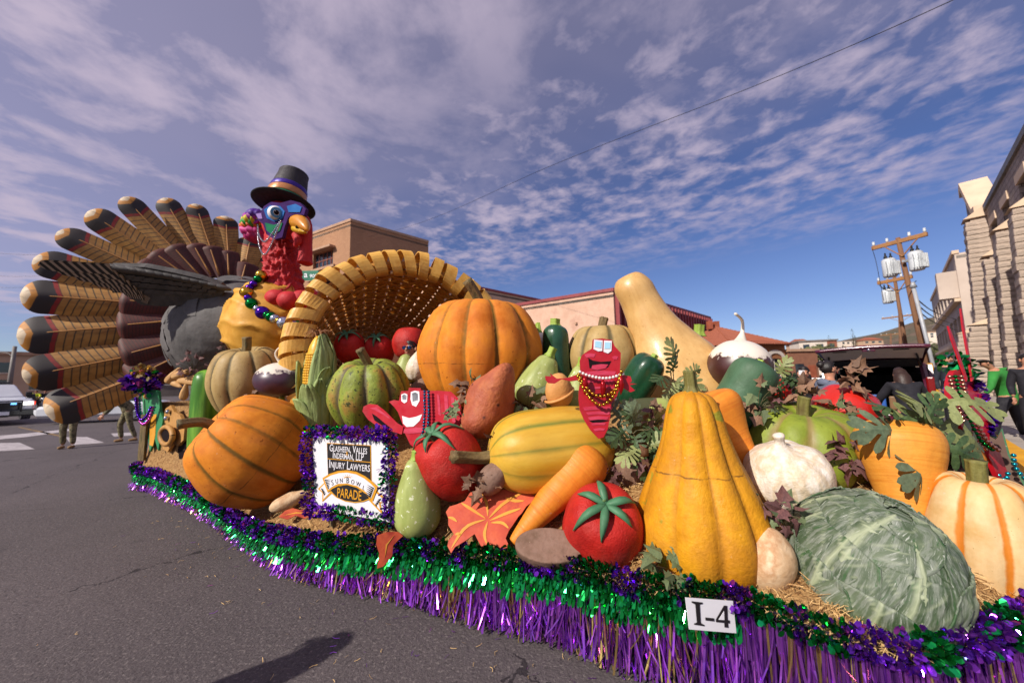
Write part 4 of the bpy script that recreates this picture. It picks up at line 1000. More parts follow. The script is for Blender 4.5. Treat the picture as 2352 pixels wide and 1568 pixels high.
def turnipmat(name, c1, c2, zf):
    m = bpy.data.materials.new(name); m.use_nodes = True; t = m.node_tree; b = t.nodes['Principled BSDF']
    tc = t.nodes.new('ShaderNodeTexCoord'); sp = t.nodes.new('ShaderNodeSeparateXYZ'); t.links.new(tc.outputs['Object'], sp.inputs[0])
    n = t.nodes.new('ShaderNodeTexNoise'); n.inputs['Scale'].default_value = 22; n.inputs['Detail'].default_value = 4; t.links.new(tc.outputs['Object'], n.inputs['Vector'])
    n2 = t.nodes.new('ShaderNodeTexNoise'); n2.inputs['Scale'].default_value = 5; n2.inputs['Detail'].default_value = 4; t.links.new(tc.outputs['Object'], n2.inputs['Vector'])
    f = mth(t, 'ADD', sp.outputs[2], mth(t, 'MULTIPLY', mth(t, 'SUBTRACT', n.outputs[0], .5), .16))
    dark = mixc(t, mrange(t, n2.outputs[0], .35, .65), lin(c1), lin(c2))
    col = mixc(t, mrange(t, f, zf - .01, zf + .025), dark, lin('#ddd2c3')); t.links.new(col, b.inputs['Base Color']); b.inputs['Roughness'].default_value = .38
    MAT[name] = m; return m
BRUSH = False
RG = 'oversized harvest vegetables piled on the float'
def bodyof(e, prof, m, name='body', **k):
    V, F, G = lathe(prof, **k); return mobj(name, V, F, m, e, True, g=G)
def pumpkin(label, u, v, Y, w, h, axis, ribs, m, stc=None, sr=.03, sm=None, depth=.10, spin=0.0, dip=.16, name='pumpkin', pw=.55):
    k = Y / FPX; Rr = w * k * cosu(u) / 2; Hh = h * k
    e = place(name, label, 'pumpkin', RG, u, v, Y, axis, Hh * .47, spin)
    bodyof(e, PUMPKIN(Rr, Hh, dip), m, ribs=ribs, depth=depth, seg=ribs * 12, n=30, pw=pw, lump=.02, seed=u * .01)
    if stc: stem(e, (0, 0, Hh * (1 - dip) - .01), stc, sr, sm or STEMB, ribs=5)
    return e
pumpkin('big orange pumpkin tipped on its side beside the white sign', 592, 1037, 3.9, 290, 208, (-.60, -.52, .64), 11, PUMO, [(0, 0, -.02), (0, 0, .12), (.0, -.03, .24), (0, -.14, .36)], .048, spin=.3)
pumpkin('tan ribbed pumpkin behind the tipped orange one', 573, 880, 4.9, 192, 150, (.03, -.25, 1), 11, PUMT, [(0, 0, -.02), (0, 0, .1), (.015, 0, .2), (.02, 0, .30)], .055, spin=.2)
pumpkin('mottled green pumpkin left of the red crawfish', 851, 908, 3.8, 190, 150, (.02, -.3, 1), 9, PUMG, [(0, 0, -.02), (0, 0, .08), (-.03, 0, .16), (-.07, 0, .25)], .045, spin=.6, depth=.18)
pumpkin('largest upright orange pumpkin before the basket mouth', 1103, 818, 3.9, 285, 232, (.02, -.06, 1), 11, PUMO, [(0, 0, -.05), (0, 0, .08), (-.05, 0, .2), (-.16, 0, .34)], .055, spin=.25, dip=.10)
pumpkin('pale tan pumpkin hidden behind the upright red chilli figure', 1385, 822, 4.0, 170, 140, (0, -.1, 1), 9, PUMT, [(0, 0, -.02), (0, 0, .1), (.03, 0, .2)], .05, spin=.5)
pumpkin('lime green ribbed pumpkin behind the garlic bulb', 1838, 1030, 2.85, 320, 170, (0, -.25, 1), 9, PUMG2, [(0, 0, -.02), (0, 0, .06), (-.005, 0, .14), (0, 0, .2)], .042, STEMG, depth=.13, spin=.1)
pumpkin('cream pumpkin with orange stripes at the right edge', 2258, 1258, 2.1, 330, 285, (.0, -.06, 1), 9, PUMW, [(0, 0, -.03), (0, 0, .06), (.0, 0, .13), (0, 0, .2)], .042, STEMG, depth=.1, spin=-.08, dip=.14)
# gourd
k = 2.3 / FPX
e = place('gourd', 'tall yellow bottle gourd standing front and centre', 'gourd', RG, 1603, 1090, 2.3, (-.03, -.05, 1), 215 * k, .1)
Rg = 138 * k; Hg = 405 * k
bodyof(e, [(.05 * Rg, .03 * Hg), (.5 * Rg, .0), (.85 * Rg, .06 * Hg), (1.0 * Rg, .19 * Hg), (.96 * Rg, .33 * Hg), (.80 * Rg, .48 * Hg), (.62 * Rg, .62 * Hg), (.50 * Rg, .75 * Hg), (.42 * Rg, .87 * Hg), (.30 * Rg, .96 * Hg), (.05 * Rg, 1.0 * Hg)], GOURD, ribs=9, depth=.13, seg=108, n=40, pw=.5, lump=.02, seed=2)
stem(e, (0, 0, Hg - .02), [(0, 0, 0), (0, 0, .05), (-.004, 0, .13)], .036, STEMG, ribs=6)
# butternut
k = 3.7 / FPX
e = place('butternut_squash', 'huge pale butternut squash leaning up behind the chilli figure', 'squash', RG, 1462, 632, 3.7, (-.40, -.14, 1), 375 * k)
Hb = 385 * k; Rb = 132 * k
bodyof(e, [(.03, -.02 * Hb), (.7 * Rb, .02 * Hb), (.98 * Rb, .2 * Hb), (.80 * Rb, .38 * Hb), (.54 * Rb, .56 * Hb), (.39 * Rb, .70 * Hb), (.335 * Rb, .82 * Hb), (.33 * Rb, .92 * Hb), (.23 * Rb, .985 * Hb), (.02, 1.0 * Hb)], BUTT, seg=44, n=34, lump=.025, seed=1, asym=-.05)
# tomatoes
def star(e, z, r, n, m, w=.17, droop=.25, name='sepal', seed=1, surf=None):
    q = random.Random(seed)
    for i in range(n):
        a = 2 * math.pi * (i + q.uniform(-.25, .25)) / n; L_ = r * q.uniform(.78, 1.16); V = []; F = []; m_ = 6
        for j in range(m_ + 1):
            f = j / m_; ww = w * r * math.sin(math.pi * min(1, .12 + .88 * f)) ** .8 * (1 if f < 1 else 0); d = L_ * f; zz = z + .012 + .03 * math.sin(f * 3.1) * r * 4 - droop * r * f * f
            if surf:
                t_ = max(0, d / surf[0] - .38) / .62; zz = surf[1] * (1 - .34 * t_ ** 2.1) + .016 + .02 * math.sin(f * 3.1)
            c = Vector((math.cos(a) * d, math.sin(a) * d, zz)); sd = Vector((-math.sin(a), math.cos(a), 0)) * ww
            V += [c - sd, c + Vector((0, 0, .006)), c + sd]
        for j in range(m_): b = 3 * j; F += [(b, b + 1, b + 4, b + 3), (b + 1, b + 2, b + 5, b + 4)]
        o = mobj(name, V, F, m, e); so_ = o.modifiers.new('thickness', 'SOLIDIFY'); so_.thickness = .006
def tomato(label, u, v, Y, w, h, axis, spin=0.0, sl_=.12, lobes=5, m=None, sep=True, slean=(0, 0), cat='tomato'):
    k = Y / FPX; Rr = w * k * cosu(u) / 2; Hh = h * k
    e = place('tomato', label, cat, 'oversized tomatoes on the float', u, v, Y, axis, Hh * .48, spin)
    bodyof(e, PUMPKIN(Rr, Hh, .09), m or TOMR, ribs=lobes, depth=.035, seg=60, n=26, pw=1.0, lump=.03, seed=u * .02)
    if sep:
        star(e, Hh * .93, Rr * .80, 6, TLEAF, w=.115, seed=int(u), surf=(Rr, Hh)); stem(e, (0, 0, Hh * .9), [(0, 0, 0), (slean[0] * .4, slean[1] * .4, sl_ * .5), (slean[0], slean[1], sl_)], .016, TSTEM, ribs=0, flare=1.3)
    return e
tomato('front red tomato with green star leaves beside the gourd', 1383, 1212, 2.42, 178, 182, (-.05, -.62, .62), .4, .085, slean=(0, 0.03))
tomato('red tomato with drooping leaf right of the pale squash', 1036, 1063, 2.9, 150, 150, (-.42, -.38, .82), 1.0, .1, slean=(-.05, 0))
for (u, v, Y, w, l, i) in ((805, 800, 5.0, 75, 'dark red tomato deep in the basket on the left', 0), (872, 806, 5.1, 70, 'dark red tomato deep in the basket in the middle', 1)):
    tomato(l, u, v, Y, w, w * .92, (0, -.6, .8), .3 * i, .06)
# red peppers and tomatoes at the right
tomato('glossy red tomato lying under brown ivy at the right', 1938, 950, 3.1, 170, 115, (.35, -.1, .8), .5, sep=False, m=PEPR, lobes=4)
tomato('small red tomato between the dark squash and ivy', 1785, 905, 3.3, 66, 72, (.2, -.1, 1), .2, sep=False, m=PEPR)
tomato('half hidden red tomato left of the large turnip', 1622, 840, 3.6, 70, 70, (0, 0, 1), .3, sep=False, m=PEPR)
# squashes, zucchini, melon
def squash(label, u, v, Y, w, l, axis, m, prof=None, sm=None, sl_=.08, sr=.03, ribs=0, depth=.04, name='squash', cat='squash', spin=0.0, lump=.03, group=RG):
    k = Y / FPX; Rr = w * k * cosu(u) / 2; Ll = l * k
    e = place(name, label, cat, group, u, v, Y, axis, Ll * .48, spin)
    pr = prof or [(.05, 0), (.62, .02), (.95, .14), (1.0, .3), (.9, .5), (.72, .68), (.55, .82), (.4, .93), (.1, 1)]
    bodyof(e, [(Rr * a, Ll * b) for a, b in pr], m, ribs=ribs, depth=depth, seg=48, n=30, lump=lump, seed=u * .03, pw=.8)
    if sm: stem(e, (0, 0, Ll * .97), [(0, 0, 0), (0, 0, sl_ * .5), (.004, 0, sl_)], sr, sm, ribs=5, flare=1.5)
    return e
SG = 'speckled pale squashes'
squash('pale speckled squash standing right of the white sign', 958, 1140, 2.82, 104, 172, (0.0, -.15, 1), SQUL, sm=STEML, sl_=.06, sr=.03, group=SG)
squash('pale speckled squash leaning before the dark zucchini', 1238, 875, 3.5, 100, 125, (.45, -.15, 1), SQUL, sm=STEML, sl_=.09, sr=.04, group=SG, ribs=8, depth=.03)
squash('pale speckled squash behind the peanut', 1330, 895, 3.4, 80, 110, (.1, -.1, 1), SQUL, sm=STEML, group=SG)
squash('pale squash with lime neck above the turnip', 1602, 808, 4.0, 56, 75, (.1, -.1, 1), SQUL, sm=STEML, sl_=.12, sr=.055, group=SG, ribs=6, depth=.06)
squash('pale squash lying under ivy beside the gourd neck', 1488, 950, 2.9, 90, 105, (.7, -.2, .3), SQUL, group=SG)
squash('pale round squash peeking behind the mottled green pumpkin', 932, 848, 4.4, 60, 65, (0, -.1, 1), SQUL, group=SG)
ZP = [(.05, 0), (.7, .015), (.95, .08), (1, .3), (.97, .6), (.97, .8), (.85, .92), (.5, .985), (.1, 1)]
squash('dark green zucchini standing upright beside the big pumpkin', 1277, 822, 3.95, 64, 145, (0, -.03, 1), ZUCC, ZP, STEML, .09, .055, 6, .05, 'zucchini', 'zucchini')
squash('glossy dark green squash right of the chilli figure', 1468, 876, 3.3, 84, 130, (.42, -.35, .8), ZUCC, [(.05, 0), (.6, .02), (.9, .15), (1, .4), (1, .65), (.9, .85), (.6, .97), (.1, 1)], STEML, .03, .03, 5, .1, 'pepper', 'pepper')
squash('matt green zucchini leaning below the large turnip', 1702, 908, 2.95, 118, 165, (.45, -.25, .9), ZUCM, ZP, STEML, .025, .03, 0, 0, 'zucchini', 'zucchini')
squash('bright green striped melon standing behind the tan pumpkin', 470, 950, 5.15, 72, 190, (0, 0, 1), MELG, ZP, None, name='melon', cat='melon')
# striped yellow squash
e = squash('striped yellow squash lying across the middle with a thick curved stem', 1268, 1030, 2.85, 188, 275, (-.97, -.2, -.06), DELI, [(.05, 0), (.6, .03), (.88, .14), (.99, .34), (1, .55), (.93, .76), (.72, .91), (.35, .985), (.05, 1)], ribs=9, depth=.035, spin=.2)
stem(e, (0, 0, 275 * 2.85 / FPX * .955), [(0, 0, 0), (0, .0, .1), (.03, .015, .2), (.1, .03, .3)], .045, STEMB, ribs=5, flare=1.2).name = 'stem'
# carrots
def carrot(label, tip, top, r, m, knob=True, seed=1):
    a = at(*tip); b = at(*top); ax = b - a; Ll = ax.length
    e = thing('carrot', label, 'carrot', a, zquat(ax, .3), 'oversized carrots on the float')
    pr = [(.14, 0), (.22, .03), (.4, .22), (.62, .48), (.90, .70), (.99, .80), (.97, .87), (.86, .93), (.66, .97), (.35, .995), (.03, 1.0)]
    V, F, G = lathe([(r * x, Ll * z) for x, z in pr], seg=36, n=60, lump=.025, seed=seed)
    q = random.Random(seed); rings = [(q.uniform(.05, .95) * Ll, q.uniform(0, 6.28), q.uniform(.006, .016)) for _ in range(16)]
    for v in V:                         # shallow growth rings
        an = math.atan2(v.y, v.x)
        for z, a0, d in rings:
            if abs(v.z - z) < .012: 
                f = max(0, math.cos((an - a0) * .7)) * d * (1 - abs(v.z - z) / .012); v.x *= 1 - f; v.y *= 1 - f
    mobj('root', V, F, m, e)
    return e, Ll
carrot('orange carrot lying point down between the red leaf and front tomato', (1178, 1246, 2.5), (1368, 1032, 2.72), 56 * 2.7 / FPX, CARR)
carrot('orange carrot tucked behind the gourd', (1742, 1098, 2.5), (1612, 905, 2.68), 64 * 2.7 / FPX, CARR, seed=2)
cb, cl_ = carrot('fat orange carrot with green leaf tops at the right', (2110, 1330, 2.2), (2052, 962, 2.40), 76 * 2.38 / FPX, CARD, seed=3)
carrot('yellow orange carrot behind the fat one at right', (2255, 1230, 2.5), (2150, 1025, 2.75), 66 * 2.6 / FPX, CARR, seed=4)
# turnips
TUR1 = turnipmat('turnip_purple', '#3a2434', '#4d3040', .30); TUR2 = turnipmat('turnip_maroon', '#3e201c', '#4f2c2c', .33)
e = place('turnip', 'purple and white turnip with curly root on the tan pumpkin', 'turnip', RG, 646, 872, 4.35, (.05, -.15, 1), 38 * 4.35 / FPX)
bodyof(e, OVAL(55 * 4.35 / FPX, 78 * 4.35 / FPX), TUR1, seg=36, n=20)
MB().tube(curve_pts([(0, 0, .39), (-.06, 0, .5), (.02, 0, .6), (.2, 0, .66)], 12), [.03, .022, .016, .013, .012, .012, .011, .01, .01, .009, .008, .006], 8).build('root', NECK_W, e, True)
MB().tube(curve_pts([(.0, 0, .03), (.03, -.06, -.06), (.08, -.1, -.14)], 6), .03, 8).build('leaf_stub', STEML, e, True)
e = place('turnip', 'large maroon and white turnip with tall curled white root', 'turnip', RG, 1697, 842, 3.35, (.08, -.1, 1), 62 * 3.35 / FPX)
bodyof(e, OVAL(74 * 3.35 / FPX * .9, 124 * 3.35 / FPX), TUR2, seg=40, n=24, lump=.02)
MB().tube(curve_pts([(0, 0, .45), (.03, 0, .53), (.04, 0, .59), (.01, 0, .67), (-.14, 0, .71)], 16), [.075, .06, .045, .034, .026, .02, .018, .016, .015, .014, .013, .013, .012, .012, .012, .012], 10).build('root', NECK_W, e, True)
# potatoes, nut, peanut
def potato(label, u, v, Y, w, l, axis, m, name='potato', cat='potato', lump=.12, squash_=.9, extra=None):
    k = Y / FPX; Rr = w * k * cosu(u) / 2; Ll = l * k
    e = place(name, label, cat, 'brown potatoes and nuts on the float', u, v, Y, axis, Ll / 2, 0.3)
    V, F, G = lathe(OVAL(Rr, Ll, .1), seg=36, n=24, lump=lump, seed=u * .013, squash=squash_, ls=1.6)
    mobj('body', V, F, m, e)
    return e
potato('grey brown potato below the curved stem', 1131, 1098, 2.68, 64, 80, (.6, -.2, .7), POTB)
potato('brown nut shaped potato right of the carrot top', 1450, 1082, 2.72, 80, 100, (-.1, -.2, 1), WALN)
potato('cream potato standing in front of the cabbage', 1764, 1284, 2.05, 135, 138, (.05, -.15, 1), POTC)
potato('small brown potato beside the bottom of the white sign', 664, 1150, 3.6, 42, 82, (.9, .2, .35), POTC)
potato('brown potato half behind the fat carrot', 2005, 1030, 2.75, 60, 90, (.5, -.2, .8), POTB)
potato('brown potato between the two pumpkins under the basket', 962, 905, 4.1, 60, 80, (.5, 0, .8), POTB)
potato('wrinkled rust sweet potato left of the pale squashes', 1120, 938, 3.15, 118, 140, (.38, -.25, .9), SWPO, 'sweet_potato', 'sweet potato', lump=.42)
e = potato('round peanut in front of the pale squashes', 1284, 896, 3.1, 64, 86, (0, -.2, 1), PEAN, 'peanut', 'peanut', lump=.08)
MB().tube([Vector((.118 * math.cos(a), .108 * math.sin(a), .12 + .05 * math.cos(a))) for a in [2 * math.pi * k / 30 for k in range(31)]], .012, 8, cap=False).build('husk_rim', PEAN, e, True)
# cut potato half
k = 2.4 / FPX
e = place('cut_potato', 'brown cut potato half lying under the carrot tip', 'potato', 'brown potatoes and nuts on the float', 1262, 1262, 2.36, (-.12, -.62, .78), .04)
V, F, G = lathe([(.05, 0), (.9, .01), (1.0, .05), (1.0, .085), (.94, .10), (.6, .098), (.05, .095)], seg=40, n=18, squash=.52, lump=.03)
V = [Vector((v.x * .205, v.y * .205, v.z)) for v in V]; mobj('body', V, F, POTB, e)
# garlic
k = 2.35 / FPX
e = place('garlic_bulb', 'big white garlic bulb with papery tip above the cream potato', 'garlic', RG, 1806, 1090, 2.35, (-.30, -.3, .9), 72 * k, .4)
Rr = 92 * k * .84; Hh = 148 * k
bodyof(e, [(.05 * Rr, .03 * Hh), (.5 * Rr, 0), (.92 * Rr, .2 * Hh), (1.06 * Rr, .46 * Hh), (1.0 * Rr, .68 * Hh), (.74 * Rr, .86 * Hh), (.34 * Rr, .95 * Hh), (.16 * Rr, 1.0 * Hh), (.12 * Rr, 1.07 * Hh), (.15 * Rr, 1.16 * Hh), (.02, 1.19 * Hh)], GARL, seg=60, n=34, ribs=10, depth=.03, pw=.9, lump=.07, seed=3)
# onion-like bulb by the big pumpkin, small eggplant behind the zucchini
e = place('onion', 'small striped brown onion at the left of the largest pumpkin', 'onion', RG, 957, 855, 4.3, (.1, 0, 1), .1)
bodyof(e, [(.01, 0), (.08, .02), (.13, .12), (.1, .24), (.03, .34), (.005, .38)], GARL, seg=24, n=16, ribs=8, depth=.04)
e = place('eggplant', 'pale curl topped eggplant peeking behind the upright zucchini', 'eggplant', RG, 1243, 800, 4.2, (-.1, 0, 1), .15)
bodyof(e, OVAL(.11, .34), NECK_W, seg=24, n=16); stem(e, (0, 0, .32), [(0, 0, 0), (0, 0, .06), (-.03, 0, .12)], .03, STEML)
# beet in the dark gap
e = place('beet', 'dark maroon beet in the gap below the fat carrot', 'beet', RG, 2150, 1120, 2.5, (0, 0, 1), .1); bodyof(e, OVAL(.15, .26), mat('beet_skin', ['#3a1416', '#4a1c1e'], .5, vs=4), seg=28, n=16)
# cabbage: a crumpled head of overlapping leaves
def cabbage_mat():
    m = bpy.data.materials.new('cabbage_paint'); m.use_nodes = True; t = m.node_tree; b = t.nodes['Principled BSDF']
    uv = t.nodes.new('ShaderNodeUVMap'); tc = t.nodes.new('ShaderNodeTexCoord'); oi = t.nodes.new('ShaderNodeObjectInfo')
    def noi(s, d, st=None, src=None):
        mp_ = t.nodes.new('ShaderNodeMapping'); t.links.new(src or uv.outputs[0], mp_.inputs[0]); mp_.inputs['Scale'].default_value = st or (1, 1, 1)
        t.links.new(oi.outputs['Random'], mp_.inputs['Location'])
        n = t.nodes.new('ShaderNodeTexNoise'); n.inputs['Scale'].default_value = s; n.inputs['Detail'].default_value = d; n.inputs['Roughness'].default_value = .68; n.inputs['Distortion'].default_value = .08; t.links.new(mp_.outputs[0], n.inputs['Vector']); return n.outputs[0]
    brush = noi(4, 7, (.7, 4.5, 1)); fine = noi(11, 6, (.5, 6, 1)); blot = noi(3.2, 5, None, tc.outputs['Object'])
    col = mixc(t, mrange(t, blot, .38, .62), lin('#34472b'), lin('#5a674e'))
    col = mixc(t, mrange(t, brush, .44, .62, 0, .8), col, lin('#7d8377'))
    col = mixc(t, mrange(t, fine, .57, .68, 0, .85), col, lin('#b0b4aa'))
    col = mixc(t, mrange(t, noi(4, 5, (1, 2.5, 1)), .56, .66, 0, .85), col, lin('#2c5226'))
    a = t.nodes.new('ShaderNodeAttribute'); a.attribute_name = 'g'
    col = mixc(t, mth(t, 'MULTIPLY', a.outputs['Fac'], .75), col, lin('#a8b08e'))
    t.links.new(col, b.inputs['Base Color']); b.inputs['Roughness'].default_value = .55
    bn = t.nodes.new('ShaderNodeBump'); bn.inputs['Strength'].default_value = .35; bn.inputs['Distance'].default_value = .006; t.links.new(mth(t, 'ADD', brush, fine), bn.inputs['Height']); t.links.new(bn.outputs[0], b.inputs['Normal'])
    return m
CABG = cabbage_mat()
k = 1.98 / FPX
e = place('cabbage', 'large crumpled grey green cabbage at the lower right', 'cabbage', RG, 1984, 1286, 1.92, (.12, -.42, .9), 0.0)
Rc = .352
RAD_ = Vector((.80, .35, -.49)).normalized(); Q_ = e.rotation_quaternion.inverted() @ RAD_      # the prop is a squashed ball
def sq(p): return p - Q_ * (p.dot(Q_) * .44)
bm_ = MB().sphere((0, 0, 0), Rc * .93, 48, 30, (1, 1, .95)); V = [sq(v * (1 + .02 * noise.noise(v * 7))) for v in bm_.V]
mobj('head', V, bm_.F, CABG, e, True, uv=[(v.z * 2, v.x * 2 + v.y) for v in bm_.V])
q = random.Random(14)
RINGS = [(8, -.50, 1.0, .62, 1.35), (7, .02, .978, .60, 1.25), (6, .52, .958, .62, 1.15), (3, 1.0, .95, .8, .9)]
for ri, (nl, el, lf, hw0, hl0) in enumerate(RINGS):
    for j in range(nl):                 # wrapper leaves: clean lifted rims, a midrib and side veins as ridges
        i = ri * 9 + j; az = 2 * math.pi * (j + .5 * (ri % 2) + q.uniform(-.12, .12)) / nl; V = []; F = []; UV = []; G = []; nu, nv = 34, 30
        hw = hw0 * q.uniform(.9, 1.15); hl = hl0 * q.uniform(.92, 1.1); lift = Rc * (lf + .012 * (j % 2)); bend = q.uniform(-.25, .25); crs = [(q.uniform(.15, .8), q.uniform(-.7, .7), q.uniform(-1, 1)) for _ in range(3)]
        for a in range(nu + 1):
            for b in range(nv + 1):
                fu = a / nu; fv = b / nv * 2 - 1
                wid = hw * math.sin(math.pi * (.16 + .70 * fu)) ** .5 * (1 + .04 * noise.noise(Vector((fu * 6, i, 0))) + .02 * noise.noise(Vector((fu * 19, i, 3))))
                th = el - hl * .5 + hl * fu * (1 - .06 * fv * fv) + .02 * noise.noise(Vector((fv * 5, i, 9))) * fu; ph = az + bend * fu + fv * wid / max(.32, math.cos(max(-1.25, min(1.25, th))))
                rim = max(0, abs(fv) - .86) / .14; tip = max(0, fu - .92) / .08
                r = lift + .006 * rim + .010 * tip * (.4 + .6 * noise.noise(Vector((fv * 3, i, 4))))
                vein = math.exp(-(fv * 15 * (.6 + fu)) ** 2) + .75 * max(0, math.cos((fu * 4.5 - abs(fv) * 1.8) * 6.28)) ** 24 * (1 - abs(fv)) * (abs(fv) > .03); r += .008 * vein
                for cu, cv, sl in crs: r += .006 * math.exp(-((fv - cv - sl * (fu - cu)) * 20) ** 2) * math.exp(-((fu - cu) * 3.5) ** 2)
                p = Vector((math.cos(th) * math.cos(ph), math.cos(th) * math.sin(ph), math.sin(th) * .95)); r += .007 * noise.noise(p * 5 + Vector((i, 0, 0))) + .004 * noise.noise(p * 13)
                V.append(sq(p * r)); UV.append((fu, fv * .5 + .5)); G.append(min(1, vein))
        for a in range(nu):
            for b in range(nv): k_ = a * (nv + 1) + b; F.append((k_, k_ + nv + 1, k_ + nv + 2, k_ + 1))
        o = mobj('leaf', V, F, CABG, e, True, g=G, uv=UV); o.modifiers.new('thickness', 'SOLIDIFY').thickness = .006
# corn cob in its husk
HUSK = mat('corn_husk', ['#8c9e5c', '#a3b474', '#97a866', '#7c8e50'], .65, vs=5, stretch=(5, 5, .5), bump=.3, bs=20, trans=.1)
KERN = mat('corn_kernel', ['#d09a1c', '#e0ac2c'], .4, vs=8)
k = 4.15 / FPX
e = place('corn_cob', 'corn cob in pale green husk standing before the basket rim', 'corn', RG, 728, 878, 4.15, (0.02, -.05, 1), 112 * k)
Hc = 222 * k; Rk = 27 * k
bodyof(e, [(Rk * .3, 0), (Rk * .9, .06 * Hc), (Rk, .3 * Hc), (Rk * .95, .6 * Hc), (Rk * .7, .85 * Hc), (Rk * .2, .98 * Hc)], KERN, 'cob', seg=28, n=24)
km = MB().box((0, 0, 0), (.028, .02, .024), None, .007); kme = mobj('kernel', km.V, km.F, KERN, raw=True)
for r in range(20):
    z = Hc * (.30 + .026 * r)
    for j in range(6):
        a = math.pi * (1.0 + .075 * j) + .03 * (r % 2); rr = Rk * (1.0 if z < .6 * Hc else 1 - (z / Hc - .6)); inst('kernel', kme, e, (rr * math.cos(a) * 1.0, rr * math.sin(a), z), Quaternion((0, 0, 1), a + math.pi / 2))
q = random.Random(6)
for i, (az, w, z0, z1, peel) in enumerate(((-.9, 1.0, 0, 1.0, .02), (-1.25, .72, 0, .98, .03), (.4, 1.1, 0, 1.02, .03), (1.7, 1.1, 0, 1.0, .04), (2.75, .55, 0, .72, .1), (-.4, .9, 0, .62, .12), (-1.35, .5, .02, .55, .14), (-1.85, .8, 0, .50, .14), (-2.5, .8, 0, .36, .1), (-1.0, .6, .3, .66, .12))):
    V = []; F = []; nu, nv = 14, 8
    for a in range(nu + 1):
        fu = a / nu; z = Hc * (z0 + (z1 - z0) * fu)
        for b in range(nv + 1):
            fv = b / nv * 2 - 1; ph = az + fv * w * math.sin(math.pi * (.2 + .76 * fu)) ** .8
            rr = Rk * (1.24 + .05 * (i % 3)) * (1 - .62 * max(0, (z / Hc - .78) / .24) ** 1.5) * (.55 + .5 * math.sin(math.pi * (.16 + .72 * z / Hc))) + peel * Rk * 4 * fu ** 4 + .012 * math.cos(fv * 9 + i)
            V.append(Vector((rr * math.cos(ph), rr * math.sin(ph), z + .03 * noise.noise(Vector((fu * 4, fv * 3, i))))))
    for a in range(nu):
        for b in range(nv): k_ = a * (nv + 1) + b; F.append((k_, k_ + nv + 1, k_ + nv + 2, k_ + 1))
    o = mobj('husk_leaf', V, F, HUSK, e); o.modifiers.new('thickness', 'SOLIDIFY').thickness = .008
SILK = mat('corn_silk', ['#8a5a3a', '#a87a50'], .8, vs=6)
mb = MB()
for i in range(40):
    a = q.uniform(0, 6.28); mb.tube(curve_pts([(0, 0, Hc * .94), (math.cos(a) * .05, math.sin(a) * .05, Hc * 1.04), (math.cos(a) * q.uniform(.05, .16), math.sin(a) * q.uniform(.05, .14), Hc * q.uniform(.96, 1.06))], 5), .004, 4, cap=False)
mb.build('silk', SILK, e)
# ================================================================ signs and painted cut-outs
def zD(ox, oy, s, z): return ((ox + z[0] / s) / 1.0884, (oy + z[1] / s) / 1.0884)
S8 = lambda x, y: zD(720, 1030, 4.9, (x, y))
S4 = lambda x, y: zD(1500, 1400, 3.675, (x, y))
S5 = lambda x, y: zD(1050, 640, 3.647, (x, y))
S6 = lambda x, y: zD(1000, 980, 3.647, (x, y))
class Plane:
    def __init__(s, P, N):
        s.P = Vector(P); s.N = Vector(N).normalized()
        if s.N.dot(CAM - s.P) < 0: s.N = -s.N
    def pt(s, uv, o=0.0): return onplane(uv[0], uv[1], s.P, s.N) + s.N * o
    def poly(s, name, pts, m, parent, o=0.0, th=.002, bev=0):
        ob = MB().poly([s.pt(p, o) for p in pts], th, s.N).build(name, m, parent); return ob
    def text(s, txt, c, right, h, m, parent, o, small=False, bold=0.0, xs=None, width=None):
        a = s.pt(c, o); b = s.pt(right, o); x = (b - a).normalized(); y = s.N.cross(x); M4 = Matrix((x, y, s.N)).transposed().to_4x4(); M4.translation = a
        dep = abs((a - CAM).dot(Vector((0, 1, 0)))); ob = text_mesh(txt, h * dep / FPX * 1.35, m, None, M4=None, small=small, bold=bold)
        if width:
            xsv = [v.co.x for v in ob.data.vertices]; w = max(xsv) - min(xsv); ob.data.transform(Matrix.Diagonal((2 * (b - a).length / w, 1, 1, 1)))
        ob.data.transform(M4); ob.parent = parent; return ob
def reparent_world(e):                  # children built in world space under an empty at its base
    inv = e.matrix_basis.inverted()
    def rec(o):
        for c in o.children:
            if o is e: c.matrix_parent_inverse = inv
    rec(e)
WHT = mat('board_white', ['#d8d5da', '#e2e0e4'], .45, vs=2, rand=0); INK = mat('print_black', ['#1b1718', '#221d1e'], .45, vs=3, rand=0)
GLD = mat('print_gold', ['#c98d1c', '#d89a26'], .45, vs=3, rand=0)
A_, B_, C_ = at(725, 1005, 3.16), at(881, 1015, 2.84), at(731, 1164, 3.11)
SP = Plane(at(805, 1090, 2.99), (B_ - A_).cross(C_ - A_))
base = SP.pt((808, 1180)); e = thing('sponsor_sign', 'white square sponsor sign with black and gold print in tinsel frame', 'sign', base)
SP.poly('board', [S8(*p) for p in ((300, 290), (1215, 345), (1245, 1345), (330, 1180))], WHT, e, 0, .012)
SP.poly('panel_border', [S8(*p) for p in ((480, 374), (1018, 404), (1026, 835), (494, 762))], GLD, e, .0035)
SP.poly('name_panel', [S8(*p) for p in ((487, 382), (1011, 411), (1014, 604), (490, 560))], INK, e, .006)
SP.poly('name_panel', [S8(*p) for p in ((491, 571), (1014, 616), (1020, 834), (499, 762))], INK, e, .006)
SP.text('Glasheen, Valles', S8(742, 452), S8(978, 470), 17, WHT, e, .008, True, 0.0004, width=1)
SP.text('Inderman, LLP', S8(742, 537), S8(935, 553), 17, WHT, e, .008, True, 0.0004, width=1)
SP.text('&', S8(733, 503), S8(752, 505), 9, GLD, e, .0095)
SP.text('Injury Lawyers', S8(755, 655), S8(1012, 680), 19, WHT, e, .008, True, 0.0004, width=1)
